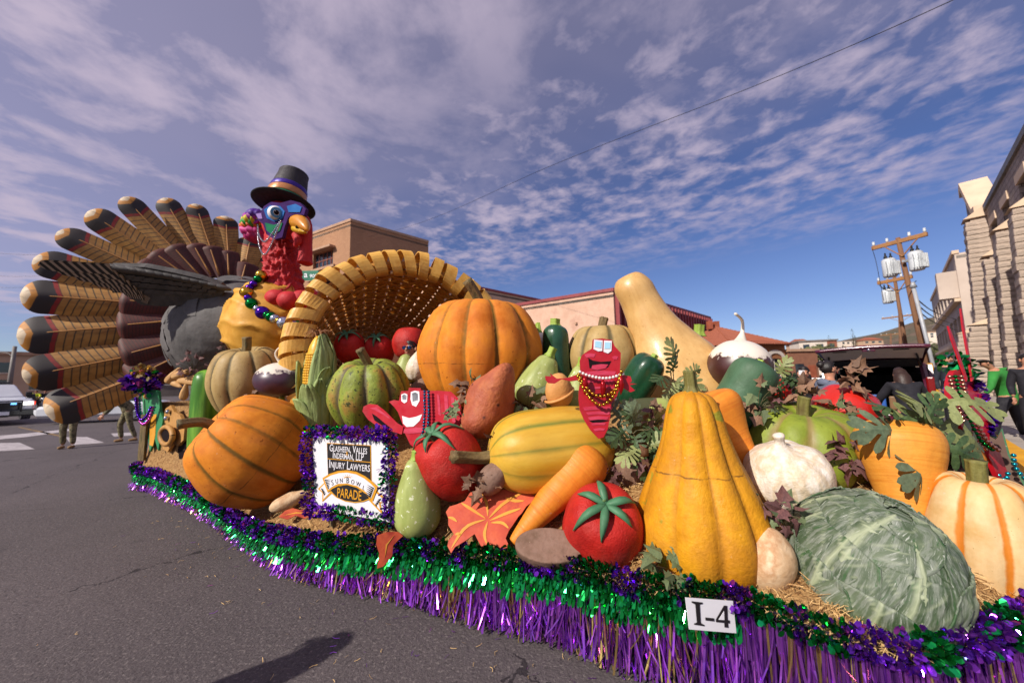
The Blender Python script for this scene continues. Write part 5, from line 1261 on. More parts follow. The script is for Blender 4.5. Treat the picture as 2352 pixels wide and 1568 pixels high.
SP.poly('ribbon_tail', [S8(*p) for p in ((460, 850), (370, 935), (425, 985), (424, 1095), (545, 985), (500, 960))], GLD, e, .0035)
SP.poly('ribbon_fill', [S8(*p) for p in ((455, 875), (395, 935), (442, 980), (441, 1062), (525, 975), (495, 955))], WHT, e, .0055)
SP.poly('ribbon_tail', [S8(*p) for p in ((1090, 962), (1190, 1045), (1218, 1102), (1135, 1112), (1160, 1250), (990, 1072), (1040, 1060))], GLD, e, .0035)
SP.poly('ribbon_fill', [S8(*p) for p in ((1092, 990), (1170, 1060), (1190, 1090), (1115, 1097), (1138, 1200), (1040, 1088), (1060, 1060))], WHT, e, .0055)
for d in range(4):
    SP.poly('ribbon_dart', [S8(410 + d * 12, 925 + d * 22), S8(448 + d * 8, 945 + d * 14), S8(424 + d * 9, 955 + d * 22)], INK, e, .0068)
    SP.poly('ribbon_dart', [S8(1150 - d * 18, 1050 + d * 22), S8(1100 - d * 10, 1068 + d * 18), S8(1140 - d * 14, 1080 + d * 26)], INK, e, .0068)
SP.poly('medallion_rim', [S8(*p) for p in ((510, 950), (560, 905), (740, 870), (900, 915), (1020, 1030), (1010, 1062), (930, 1093), (820, 1106), (700, 1086), (600, 1042), (515, 970))], GLD, e, .006)
SP.poly('medallion', [S8(*p) for p in ((530, 952), (580, 915), (740, 885), (890, 930), (1000, 1030), (995, 1050), (925, 1080), (820, 1093), (705, 1074), (608, 1032))], INK, e, .0085)
SP.poly('banner_rim', [S8(*p) for p in ((435, 803), (520, 750), (620, 716), (735, 705), (850, 725), (960, 780), (1050, 850), (1112, 912), (1050, 1085), (960, 990), (860, 920), (740, 885), (640, 892), (560, 930), (500, 978))], GLD, e, .011)
SP.poly('banner', [S8(*p) for p in ((462, 815), (545, 768), (640, 741), (740, 735), (850, 756), (950, 806), (1030, 870), (1080, 922), (1035, 1045), (960, 962), (865, 898), (740, 865), (630, 870), (560, 905), (510, 945))], WHT, e, .0135)
for d in range(6):
    SP.poly('banner_ray', [S8(468 + d * 7, 818 + d * 20), S8(545 - d * 4, 818 + d * 18), S8(472 + d * 8, 833 + d * 21)], INK, e, .015)
    SP.poly('banner_ray', [S8(1072 - d * 7, 920 + d * 20), S8(985 - d * 4, 880 + d * 22), S8(1066 - d * 8, 938 + d * 21)], INK, e, .015)
for ch, x, y, s in (('S', 563, 858, 12), ('U', 617, 840, 10), ('N', 672, 832, 10), ('B', 750, 830, 13), ('O', 812, 850, 10), ('W', 880, 876, 10), ('L', 945, 922, 10)):
    t = (x - 735) / 500; SP.text(ch, S8(x, y), S8(x + 20, y + 20 * (t * 1.1 + .06)), s, INK, e, .0155)
mbp = [S8(705 + 42 * (1 - math.cos(math.pi * k / 10)), 800 - 22 * math.sin(math.pi * k / 10)) for k in range(11)] + [S8(712 + 37 * (1 + math.cos(math.pi * k / 10)), 803 - 15 * math.sin(math.pi * k / 10)) for k in range(11)]
SP.poly('sun_arc', mbp, GLD, e, .0155)
for k in range(7):
    a = math.pi * (k + .5) / 7; SP.poly('sun_ray', [S8(747 - 52 * math.cos(a), 800 - 32 * math.sin(a)), S8(747 - 64 * math.cos(a - .05), 800 - 42 * math.sin(a)), S8(747 - 64 * math.cos(a + .05), 800 - 43 * math.sin(a))], GLD, e, .0155)
SP.text('PARADE', S8(760, 1003), S8(910, 1025), 21, GLD, e, .0105, bold=.0006, width=1)
bp = [SP.pt(S8(*p), .02) for p in ((280, 240), (500, 235), (730, 260), (1000, 265), (1240, 265), (1275, 480), (1245, 700), (1250, 950), (1262, 1310), (1000, 1285), (700, 1225), (480, 1200), (290, 1175), (295, 900), (280, 700), (255, 450), (280, 240))]
bp = curve_pts(bp, 330)
gp_ = [(a, (b - a).normalized()) for a, b in zip(bp[:-1], bp[1:])]
petals(gp_, .06, 1500, .030, 'tinsel_border', e, [FPUR, FGRN], period=.1, seed=17)
for x in (480, 1050): SP.poly('prop', [S8(x, 1150), S8(x + 40, 1155), S8(x + 40, 1420), S8(x, 1410)], STEMB, e, -.02, .03)
bpy.context.view_layer.update(); reparent_world(e)
# number card on the skirt
KP = Plane(at(1636, 1400, 1.86), Vector((.22, -.95, .12)))
e = thing('number_card', 'small white card printed I-4 on the green sequin band', 'card', KP.pt(S4(1030, 650)))
KP.poly('card', [S4(*p) for p in ((785, 340), (1222, 372), (1253, 668), (820, 632))], WHT, e, 0, .003)
KP.poly('lettering', [S4(*p) for p in ((840, 372), (940, 384), (940, 396), (913, 402), (922, 570), (957, 590), (957, 600), (862, 586), (862, 577), (888, 568), (873, 402), (840, 385))], INK, e, .003)
KP.poly('lettering', [S4(*p) for p in ((965, 521), (1045, 529), (1047, 556), (967, 547))], INK, e, .003)
KP.poly('lettering', [S4(*p) for p in ((1137, 412), (1165, 414), (1170, 546), (1188, 548), (1189, 575), (1172, 573), (1177, 615), (1142, 611), (1139, 570), (1063, 562), (1062, 540))], INK, e, .003)
KP.poly('lettering_gap', [S4(*p) for p in ((1133, 462), (1137, 543), (1085, 539))], WHT, e, .0045)
reparent_world(e)
# bead strings
def beads(label, pts, r, m, name='bead_necklace', gap=2.05, cat='beads', group='bead strings', parent=None):
    d = [0.0]
    for a, b in zip(pts[:-1], pts[1:]): d.append(d[-1] + (b - a).length)
    n = max(2, int(d[-1] / (r * gap))); mb = MB(); k = 0
    for i in range(n + 1):
        s = d[-1] * i / n
        while k < len(d) - 2 and d[k + 1] < s: k += 1
        f = (s - d[k]) / max(1e-6, d[k + 1] - d[k]); mb.sphere(pts[k].lerp(pts[k + 1], f), r, 8, 6)
    o = mb.build(name, m, parent, True)
    if parent is None: tagit(o, label, cat, group)
    return o
BGOLD = mat('bead_gold', ['#c9962e', '#d8a83e'], .15, 1.0, vs=2, rvar=0); BBLUE = mat('bead_metal_blue', ['#0f5f8a', '#15709a'], .15, .95, vs=2, rvar=0)
BPUR = mat('bead_metal_purple', ['#4a1a9a', '#5520a8'], .12, .95, vs=2, rvar=0); BGRN = mat('bead_metal_green', ['#0a6a2a', '#0e7a32'], .12, .95, vs=2, rvar=0)
BSIL = mat('bead_silver', ['#c4c2c8', '#d4d2d8'], .12, 1.0, vs=2, rvar=0); BPRL = mat('bead_pearl', ['#d8c8c8', '#e4d8d4'], .3, vs=2); BCOP = mat('bead_copper', ['#c98a70', '#d89a80'], .18, 1.0, vs=2, rvar=0)
BPNK = mat('bead_pink', ['#b03a9a', '#c04aa8'], .2, .8, vs=2, rvar=0); BTUR = mat('bead_turquoise', ['#18889a', '#2098a8'], .2, .8, vs=2, rvar=0)
CRED = mat('painted_red', ['#9c1022', '#b0162a', '#a81226'], .7, spec=.2, vs=4, bump=.15, bs=20, rand=0); CRD2 = mat('painted_crimson', ['#9a0f1c', '#ad1422', '#a11020'], .4, vs=4, bump=.15, bs=20, rand=0)
CPNK = mat('painted_pink', ['#b32a44', '#c2405a'], .7, spec=.2, vs=9, stretch=(1, 1, 4), rand=0); CBLK = mat('painted_black', ['#140d0f', '#1f1517'], .9, spec=.1, vs=4, rand=0)
CBLU = mat('painted_blue', ['#8fc3de', '#a4d0e4'], .5, vs=4, rand=0); CEYE = mat('painted_iris', ['#3a3c46', '#565a68'], .5, vs=9, rand=0); CWHT = mat('painted_white', ['#d9d3d6', '#e4dfe2'], .5, vs=4, rand=0)
PLY = mat('plywood', ['#5c463c', '#6b5448'], .8, vs=5)
# crawfish lying against the pumpkin
LP = Plane(at(960, 960, 3.25), Vector((-.15, -1, .35)))
e = thing('crawfish_cutout', 'flat red crawfish cut-out with white grin lying beside the green pumpkin', 'cut-out figure', LP.pt((960, 1035)))
LP.poly('body', [(893, 922), (905, 918), (916, 920), (921, 898), (938, 897), (939, 890), (966, 891), (966, 896), (990, 897), (1012, 897), (1036, 899), (1052, 914), (1059, 936), (1061, 962), (1050, 988), (1012, 1000), (990, 1003), (1005, 1018), (1003, 1035), (978, 1036), (958, 1034), (942, 1020), (930, 995), (926, 978), (920, 962), (914, 946), (906, 935)], CRED, e, 0, .022)
LP.poly('claw', [(924, 998), (905, 992), (872, 982), (847, 964), (834, 945), (837, 934), (850, 928), (868, 930), (886, 944), (914, 972), (928, 980)], CRED, e, .014, .018)
LP.poly('claw_gap', [(856, 950), (866, 956), (885, 972), (903, 986), (880, 978), (862, 966)], CBLK, e, .0165)
LP.poly('chin', [(928, 985), (956, 981), (990, 984), (1002, 990), (970, 993), (940, 996), (926, 994)], CPNK, e, .004)
LP.poly('eye', [(922, 906), (930, 903), (936, 906), (935, 922), (929, 926), (922, 921)], CWHT, e, .003); LP.poly('iris', [(924, 908), (930, 905), (934, 909), (933, 918), (925, 918)], CEYE, e, .0055)
LP.poly('eye', [(944, 900), (953, 897), (963, 899), (964, 920), (956, 934), (947, 930), (943, 916)], CWHT, e, .003); LP.poly('iris', [(947, 903), (955, 901), (960, 904), (960, 919), (948, 922)], CEYE, e, .0055)
LP.poly('grin', [(924, 955), (940, 960), (955, 957), (970, 951), (964, 966), (950, 979), (934, 980), (926, 972)], CWHT, e, .003)
for x0, y0, w, h in ((1020, 905, 8, 60), (1036, 910, 7, 62), (1004, 905, 5, 50)): LP.poly('paint_stroke', [(x0, y0), (x0 + w, y0 + 3), (x0 + w + 4, y0 + h), (x0 + 3, y0 + h - 4)], CPNK, e, .003)
LP.poly('paint_stroke', [(850, 938), (866, 936), (892, 955), (900, 964), (880, 952), (862, 942)], CPNK, e, .017)
reparent_world(e)
for i, x in enumerate((979, 988)):
    beads(('left', 'right')[i] + ' strand of metallic blue beads across the lying crawfish', [LP.pt((x, 902), .04), LP.pt((x + 1, 950), .045), LP.pt((x - 1, 990), .05), LP.pt((x - 4, 1002), .06)], .013, BBLUE)
# upright chilli figure
FP = Plane(at(1380, 890, 2.56), Vector((-.08, -1, .12)))
e = thing('chilli_cutout', 'upright red chilli cut-out with blue eyes and open mouth wearing beads', 'cut-out figure', FP.pt((1380, 1006)))
FP.poly('body', [(1362, 779), (1384, 777), (1406, 781), (1412, 795), (1426, 810), (1425, 835), (1423, 855), (1422, 895), (1416, 912), (1404, 928), (1402, 955), (1396, 985), (1386, 1004), (1375, 1007), (1357, 988), (1343, 966), (1332, 941), (1329, 915), (1330, 895), (1334, 865), (1332, 827), (1337, 815), (1350, 806), (1360, 800)], CRD2, e, 0, .03)
FP.poly('arm', [(1335, 861), (1324, 861), (1300, 869), (1279, 870), (1263, 858), (1266, 865), (1252, 864), (1253, 873), (1259, 880), (1274, 881), (1290, 871), (1310, 876), (1336, 872)], CRD2, e, .02, .014)
FP.poly('arm', [(1420, 858), (1432, 862), (1447, 865), (1450, 876), (1444, 880), (1461, 882), (1444, 885), (1457, 897), (1447, 901), (1433, 893), (1420, 884)], CRD2, e, .02, .014)
FP.poly('eye', [(1364, 780), (1384, 782), (1383, 806), (1374, 807), (1363, 802)], CWHT, e, .006, .004); FP.poly('iris', [(1367, 784), (1381, 785), (1380, 800), (1366, 797)], CBLU, e, .009)
FP.poly('eye', [(1387, 782), (1405, 783), (1404, 806), (1396, 812), (1386, 808)], CWHT, e, .006, .004); FP.poly('iris', [(1389, 786), (1402, 787), (1401, 801), (1388, 801)], CBLU, e, .009)
FP.poly('mouth', [(1351, 822), (1362, 828), (1380, 831), (1404, 829), (1396, 843), (1378, 848), (1354, 845)], CBLK, e, .003); FP.poly('tongue', [(1360, 839), (1380, 836), (1397, 837), (1390, 846), (1372, 850), (1358, 847)], CPNK, e, .0055)
for x0, x1, y, h in ((1342, 1368, 812, 9), (1345, 1415, 852, 10), (1344, 1412, 872, 6), (1346, 1414, 888, 5), (1338, 1408, 933, 8), (1346, 1402, 945, 7), (1350, 1398, 956, 8), (1356, 1392, 970, 6), (1362, 1390, 983, 6), (1405, 1420, 818, 8)):
    FP.poly('paint_stroke', [(x0, y + 2), ((x0 + x1) / 2, y - 1), (x1, y + 1), (x1 - 4, y + h), ((x0 + x1) / 2, y + h - 1), (x0 + 5, y + h + 1)], CPNK, e, .003)
for y in (905, 965): FP.poly('paint_stroke', [(1352, y), (1385, y - 2), (1400, y), (1380, y + 5), (1360, y + 5)], CBLK, e, .0035)
reparent_world(e)
beads('white pearl string across the chilli figure chest', curve_pts([FP.pt(p, .04) for p in ((1331, 856), (1350, 864), (1380, 870), (1405, 868), (1428, 860))], 20), .011, BPRL)
beads('upper loop of gold beads on the chilli figure', curve_pts([FP.pt(p, .05) for p in ((1328, 862), (1340, 885), (1360, 906), (1380, 911), (1402, 903), (1416, 882), (1424, 856))], 24), .013, BGOLD)
beads('lower loop of gold beads on the chilli figure', curve_pts([FP.pt(p, .05) for p in ((1326, 866), (1340, 896), (1358, 920), (1378, 931), (1398, 920), (1412, 898), (1420, 870))], 24), .013, BGOLD)
for i, (x, y) in enumerate(((1342, 884), (1383, 893), (1424, 884))):
    c = FP.pt((x, y), .05); o = MB().tube([c + Vector((0, 0, .06)), c + Vector((0, 0, .03)), c, c - Vector((.004, 0, .04)), c - Vector((.008, 0, .07))], [.006, .018, .02, .012, .002], 8).build('chilli_charm', mat('charm_red', ['#a00a14'], .15, .5, vs=2), None, True)
    tagit(o, ('left', 'middle', 'right')[i] + ' shiny red chilli charm on the pearl string', 'charm', 'chilli charms')
# figure seen edge-on at the right end
EP = at(2228, 930, 2.62)
e = thing('edge_on_cutout', 'red wooden cut-out seen edge-on at the right end of the float', 'cut-out figure', Vector((EP.x, EP.y, .88)))
dv = (EP - CAM); dv.z = 0; dv.normalize(); sdv = Vector((dv.y, -dv.x, 0)); px_ = (dv * math.cos(R(24)) + sdv * math.sin(R(24))).normalized(); pn = Vector((px_.y, -px_.x, 0)).normalized()
def EL(pts, o=0.0): return [px_ * (x + (z - .4) * .12) + sdv * (-(z - .4) * .14) + Vector((0, 0, z)) + pn * o for x, z in pts]
MB().poly(EL([(.17 * math.cos(a) * (1 + .1 * math.sin(3 * a)), .40 + .29 * math.sin(a)) for a in [2 * math.pi * k / 26 for k in range(26)]]), .03, pn).build('body', CRD2, e)
MB().poly(EL([(.03, .6), (.045, .66), (.11, 1.0), (.15, 1.14), (.16, 1.14), (.125, .98), (.06, .62)], .035), .009, pn).build('feeler', CRD2, e)
MB().poly(EL([(-.03, .6), (-.04, .7), (-.06, .9), (-.055, 1.0), (-.045, 1.0), (-.03, .9), (-.01, .62)], .035), .009, pn).build('feeler', CRD2, e)
MB().poly(EL([(.02, .2), (.10, .12), (.12, -.05), (.06, -.12), (.0, -.02), (-.03, .1)], .036), .025, pn).build('tail', CRD2, e)
MB().poly(EL([(.10, .22), (.22, .05), (.24, -.1), (.2, -.1), (.15, .03), (.06, .18)], -.036), .025, pn).build('leg', CRD2, e)
MB().poly([sdv * x + Vector((0, 0, z)) + dv * .1 for x, z in ((-.03, .0), (.05, .12), (.04, .24), (.09, .2), (.12, .26), (.13, .1), (.2, -.2), (.14, -.14), (.14, -.42), (-.03, -.45))], .02, -dv).build('stand_board', PLY, e)
MB().poly([sdv * x + Vector((0, 0, z)) + dv * .122 for x, z in ((.05, .12), (.05, .25), (.10, .22), (.125, .28), (.14, .11), (.212, -.22), (.15, -.15))], .02, -dv).build('green_edge', TLEAF, e)
MB().tube([dv * .06 + Vector((0, 0, -.15)) - sdv * .04, dv * .06 + Vector((0, 0, .5)) - sdv * .02], .028, 8).build('support_post', BLK, e)
ga_ = curve_pts([EP + Vector((.02, .1, .33)), EP + Vector((.09, .1, .25)), EP + Vector((.13, .12, .1)), EP + Vector((.15, .12, -.05)), EP + Vector((.12, .1, -.2)), EP + Vector((.09, .1, -.3))], 50)
for part_, mm_, lb_ in ((ga_[:18], FGRN, 'fluffy green tinsel tuft above the purple one on the edge-on cut-out'), (ga_[16:], FPUR, 'fluffy purple tinsel hanging behind the edge-on red cut-out')):
    o = petals([(a, (b - a).normalized()) for a, b in zip(part_[:-1], part_[1:])], .085, 1100, .058, 'tinsel_garland', None, [mm_, mm_], period=.35, seed=33); tagit(o, lb_, 'garland')
for i, (dx, m, nm) in enumerate(((-.05, BCOP, 'copper'), (-.025, BGRN, 'green'), (.0, BCOP, 'pink copper'))):
    beads('string of ' + nm + ' beads hung over the edge-on red cut-out', curve_pts([EP + sdv * (dx - .02) + dv * -.14 + Vector((0, 0, .2)), EP + sdv * (dx) + dv * -.2 + Vector((0, 0, .0)), EP + sdv * (dx + .04) + dv * -.16 + Vector((0, 0, -.2)), EP + sdv * (dx + .09) + dv * -.1 + Vector((0, 0, -.28))], 16), .013, m)
for i in range(2):
    beads(('left', 'right')[i] + ' coil of blue beads on the brown stand board', curve_pts([EP + sdv * (.05 + i * .1) + Vector((0, .0, -.32)), EP + sdv * (.02 + i * .1) + Vector((0, -.04, -.40)), EP + sdv * (.05 + i * .1) + Vector((0, -.06, -.48)), EP + sdv * (.1 + i * .1) + Vector((0, -.02, -.44))], 16), .013, BTUR)
reparent_world  # (pieces above are already local)
# painted autumn leaves
LEAFR = mat('leaf_red', ['#a83a22', '#b8452a', '#c25430', '#a03322'], .6, vs=4, bump=.15, bs=25); LEAFY = mat('leaf_vein', ['#cf8a2a', '#d89a3a'], .6, vs=6)
LPn = Plane(at(1115, 1180, 2.62), Vector((-.12, -.7, .7)))
e = thing('autumn_leaf', 'big flat red and orange maple leaf lying below the carrot', 'leaf', LPn.pt((1115, 1260)), group='painted autumn leaves')
LPn.poly('blade', [S6(*p) for p in ((418, 1090), (452, 1040), (520, 1020), (590, 990), (640, 912), (720, 902), (760, 930), (840, 935), (900, 892), (1060, 872), (1172, 880), (1180, 925), (1230, 942), (1200, 1000), (1150, 1040), (1110, 1100), (1080, 1130), (1020, 1220), (990, 1262), (962, 1330), (1000, 1410), (930, 1425), (860, 1385), (780, 1390), (740, 1405), (700, 1330), (680, 1290), (640, 1320), (600, 1350), (500, 1410), (465, 1466), (432, 1400), (442, 1350), (490, 1292), (440, 1210), (440, 1150))], LEAFR, e, 0, .008)
for ln in (((780, 1150), (640, 1060), (560, 1010)), ((780, 1160), (600, 1230), (470, 1420)), ((800, 1180), (770, 1290), (790, 1380)), ((810, 1150), (950, 1010), (1150, 900)), ((820, 1170), (980, 1100), (1100, 1060)), ((800, 1130), (790, 1010), (740, 920)), ((830, 1190), (930, 1190), (990, 1240)), ((520, 1180), (480, 1150), (440, 1140)), ((960, 960), (1040, 990), (1130, 990)), ((560, 1300), (530, 1290), (505, 1300))):
    a, b, c = [Vector((*S6(*p), 0)) for p in ln]; L_ = curve_pts([a, b, c], 8); w = 3.4
    up = [];  dn = []
    for i, p in enumerate(L_):
        d = (L_[min(i + 1, 7)] - L_[max(i - 1, 0)]).normalized(); nn = Vector((-d.y, d.x, 0)); f = math.sin(math.pi * (i + .3) / 7.8) * w
        up.append((p.x + nn.x * f, p.y + nn.y * f)); dn.append((p.x - nn.x * f, p.y - nn.y * f))
    LPn.poly('vein', up + dn[::-1], LEAFY, e, .003)
reparent_world(e)
RP = Plane(at(890, 1262, 2.68), Vector((.25, -.95, .1))); e = thing('autumn_leaf', 'small coral red leaf hanging over the green sequin band', 'leaf', RP.pt((880, 1300)), group='painted autumn leaves')
RP.poly('blade', [(866, 1230), (885, 1222), (915, 1221), (926, 1230), (914, 1240), (903, 1252), (901, 1275), (890, 1290), (880, 1300), (866, 1305), (871, 1270), (864, 1250)], LEAFR, e, 0, .006); RP.poly('vein', [(905, 1229), (890, 1250), (884, 1280), (886, 1250)], LEAFY, e, .003); reparent_world(e)
RP = Plane(at(680, 1178, 3.45), Vector((0, -.5, .85))); e = thing('autumn_leaf', 'orange red leaf lying beside the small brown potato', 'leaf', RP.pt((680, 1188)), group='painted autumn leaves')
RP.poly('blade', [(640, 1186), (655, 1172), (672, 1166), (690, 1171), (712, 1166), (722, 1184), (700, 1190), (680, 1183), (660, 1192)], LEAFR, e, 0, .006); RP.poly('vein', [(650, 1184), (680, 1176), (712, 1178), (680, 1179)], LEAFY, e, .003); reparent_world(e)
# cut-outs on the straw wall at the far end
JG = mat('painted_green', ['#2a7a4a', '#3a8a58'], .5, vs=3); JY = mat('painted_yellow', ['#c98a22', '#d89a30'], .5, vs=3); SAXT = mat('painted_tan', ['#a8783a', '#b8884a', '#966a34'], .6, vs=3)
JP = Plane(at(345, 950, 5.95), Vector((-.45, -.9, .05)))
e = thing('jester_cutout', 'green and yellow jester cut-out with purple tinsel hair at the far end', 'cut-out figure', JP.pt((345, 1045)))
JP.poly('body', [(326, 905), (345, 893), (364, 898), (367, 940), (374, 962), (367, 1010), (363, 1035), (355, 1006), (344, 1037), (338, 990), (325, 978), (329, 940)], JG, e, 0, .03)
JP.poly('yellow_panel', [(345, 955), (360, 950), (357, 1000), (352, 1024), (344, 1022)], JY, e, .004); JP.poly('yellow_panel', [(329, 898), (343, 892), (342, 915), (331, 915)], JY, e, .004); reparent_world(e)
hr = [JP.pt((332, 890), .1), JP.pt((340, 872), .1), JP.pt((352, 876), .1), JP.pt((358, 893), .1)]; hr = curve_pts(hr, 20)
o = petals([(a, (b - a).normalized()) for a, b in zip(hr[:-1], hr[1:])], .2, 900, .1, 'tinsel_hair', None, [FPUR, FGRN], period=2.0, seed=3); tagit(o, 'purple tinsel wig on the jester cut-out', 'tinsel')
hr = curve_pts([JP.pt((344, 858), .1), JP.pt((352, 856), .1), JP.pt((360, 860), .1)], 10)
o = petals([(a, (b - a).normalized()) for a, b in zip(hr[:-1], hr[1:])], .1, 900, .09, 'tinsel_hair', None, [FGOLD, FGRN], period=3.0, seed=5); tagit(o, 'gold tinsel tuft on top of the jester wig', 'tinsel')
for i, (m, nm, dy) in enumerate(((BTUR, 'turquoise', 0), (BPNK, 'pink', 5), (BPUR, 'purple', -5))):
    beads('looped ' + nm + ' beads round the jester neck', curve_pts([JP.pt(p, .06 + .02 * i) for p in ((331, 915), (334, 950 + dy), (344, 968 + dy), (358, 957 + dy), (366, 935))], 20), .022, m)
XP = Plane(at(395, 985, 5.6), Vector((-.5, -.85, .05)))
e = thing('saxophone_cutout', 'tan saxophone cut-out with black bell on the straw wall', 'cut-out figure', XP.pt((395, 1040)))
XP.poly('body', [(372, 978), (380, 938), (392, 930), (400, 945), (413, 952), (424, 980), (421, 1010), (408, 1024), (396, 1018), (384, 1038), (373, 1030), (380, 1000)], SAXT, e, 0, .04)
XP.poly('black_panel', [(404, 1005), (425, 985), (433, 1010), (420, 1040), (402, 1060), (398, 1035)], CBLK, e, -.05, .03); XP.poly('black_panel', [(372, 985), (380, 970), (382, 1000), (375, 1018)], CBLK, e, .006)
c = XP.pt((399, 999), .08); ring = [c + (XP.pt((399 + 14 * math.cos(a), 999 + 20 * math.sin(a)), .08) - c) for a in [2 * math.pi * k / 24 for k in range(25)]]
MB().tube(ring, .035, 8, cap=False).build('bell_rim', SAXT, e, True); MB().poly(ring[:-1], .01, XP.N).build('bell_hole', CBLK, e)
for x, y in ((388, 960), (386, 990), (392, 945)): MB().sphere(XP.pt((x, y), .03), .035, 10, 6).build('key', BSIL, e, True)
reparent_world(e)
TANS = mat('husk_tan', ['#b88a54', '#c99d66', '#a87a48'], .7, vs=4, stretch=(4, 4, .5), bump=.2, bs=20)
for i, (u, v, w, l, ax) in enumerate(((398, 862, 24, 44, (.5, 0, .6)), (420, 858, 26, 50, (.9, 0, .3)), (432, 876, 26, 60, (.9, -.2, -.2)), (445, 868, 22, 50, (.8, 0, .4)), (424, 900, 22, 40, (.3, -.2, .8)), (405, 882, 20, 40, (.8, -.3, -.3)))):
    squash(('leftmost', 'topmost', 'longest', 'rearmost', 'lowest', 'middle')[i] + ' tan husk of the heap above the straw wall', u, v, 5.75, w, l, ax, TANS, name='corn_husk', cat='husk', group='tan husks heaped at the far end', ribs=6, depth=.06)
for i, (u, v, w) in enumerate(((330, 1012, 8), (388, 1050, 7), (436, 1000, 10))):
    b = at(u, v + 45, 5.9); t = at(u, v - 60, 5.9)
    o = MB().box((b + t) / 2, (.09, .05, (t - b).length), Matrix.Rotation(R(3 * i), 3, 'Y')).build('fence_stake', STEMB); tagit(o, ('left', 'middle', 'right')[i] + ' rough brown stake on the straw wall', 'stake', 'stakes on the straw wall')
# ================================================================ wicker cornucopia
WICK = mat('wicker', ['#a8702a', '#bd8436', '#c68f40', '#9c6524'], .55, vs=5, stretch=(1, 1, 1), bump=.2, bs=40, lo=.3, hi=.7)
WICK2 = mat('wicker_rim', ['#cf963a', '#dba84e', '#c48a32'], .5, vs=4, bump=.15, bs=40)
bc = at(935, 815, 5.0); bn_ = Vector((.42, -.89, .10)).normalized(); bx_ = bn_.cross(Vector((0, 0, 1))).normalized() * -1; bz_ = bx_.cross(bn_).normalized()
if bz_.z < 0: bz_ = -bz_
RB = 1.27
def horn(s, th, off=0.0):
    r = RB * (1 - .62 * s ** 1.25) + off; ax = bc - bn_ * (3.0 * s) + Vector((-.25, 0, .25)) * s * s
    return ax + bx_ * math.cos(th) * r + bz_ * math.sin(th) * r * .98
bk = thing('cornucopia_basket', 'huge woven wicker cornucopia with folded rim facing the camera', 'basket', Vector((bc.x, bc.y, 1.2)))
q = random.Random(12)
def strip(pts, sides, name, parent, m, th=.012):
    V = []; F = []
    for p, s in zip(pts, sides): V += [p - s, p + s]
    n = len(pts)
    F = [(2 * i, 2 * i + 1, 2 * i + 3, 2 * i + 2) for i in range(n - 1)]
    o = mobj(name, V, F, m, parent); md = o.modifiers.new('thickness', 'SOLIDIFY'); md.thickness = th; return o
NS = 42
for i in range(NS):
    th = 2 * math.pi * i / NS
    if math.sin(th) < -.55: continue
    pts = []; sd = []
    for j in range(25):
        s = j / 24 * .85; wob = .016 * (1 if (j + i) % 2 else -1); p = horn(s, th + q.gauss(0, .004), wob); d = (horn(s, th + .02) - horn(s, th)).normalized()
        pts.append(p); sd.append(d * (math.pi * RB / NS * (1 - .55 * s) * .90))
    strip(pts, sd, 'stave', bk, WICK)
for j in range(24):
    s = .02 + j / 24 * .85; pts = []; sd = []; dz = (horn(s + .01, 0) - horn(s, 0)).length * 100
    for i in range(2 * NS + 1):
        th = -.65 + (2 * math.pi * i / (2 * NS)) * .72; ii = int(th / (2 * math.pi) * NS); p = horn(s, th, -.016 if (j + i // 2) % 2 else .016)
        if i % 2 == 0: pts.append(p); sd.append(-bn_ * (.044 * q.uniform(.85, 1.1)))
    strip(pts, sd, 'hoop', bk, WICK)
NW = 27
for i in range(NW):                     # flat strips folded over the mouth
    th = -.42 + (math.pi + .84) * i / (NW - 1); lean_ = q.uniform(-.15, .55); sk = q.uniform(-.02, .2); rw = .155 * q.uniform(.9, 1.15); pts = []; sd = []
    wd = RB * (math.pi + .84) / NW * q.uniform(.33, .46)
    prof = [(-.10, -.10), (-.15, -.02), (-.16, .06), (-.13, .12), (-.04, .145), (.06, .155), (.13, .13), (.165, .07), (.17, -.02), (.16, -.12), (.12, -.18)]
    prof = [(v_.x, v_.y) for v_ in curve_pts([(x_, y_, 0) for x_, y_ in prof], 24)]; jit = .03 * q.random()
    for j, (pr_, pa_) in enumerate(prof):
        f = j / 23; t2 = th + (f - .5) * sk; pr_ *= rw / .155; pa_ *= rw / .155
        rad = (bx_ * math.cos(t2) + bz_ * math.sin(t2) * .98); tan_ = (-bx_ * math.sin(t2) + bz_ * math.cos(t2) * .98).normalized()
        p = bc + rad * (RB + .03 + pr_) + bn_ * (pa_ + .05 + jit); pts.append(p); sd.append((tan_ + bn_ * (lean_ * (1 - 2 * f))) * wd)
    so_ = strip(pts, sd, 'rim_strip', bk, WICK2, .014); so_.data.polygons.foreach_set('use_smooth', [False] * len(so_.data.polygons))
MB().tube([bc + (bx_ * math.cos(t) + bz_ * math.sin(t) * .98) * (RB + .03) + bn_ * .05 for t in [-.6 + (math.pi + 1.2) * k / 40 for k in range(41)]], .05, 8).build('rim_hoop', WICK, bk, True)
bk.matrix_basis.translation; bpy.context.view_layer.update(); reparent_world(bk)
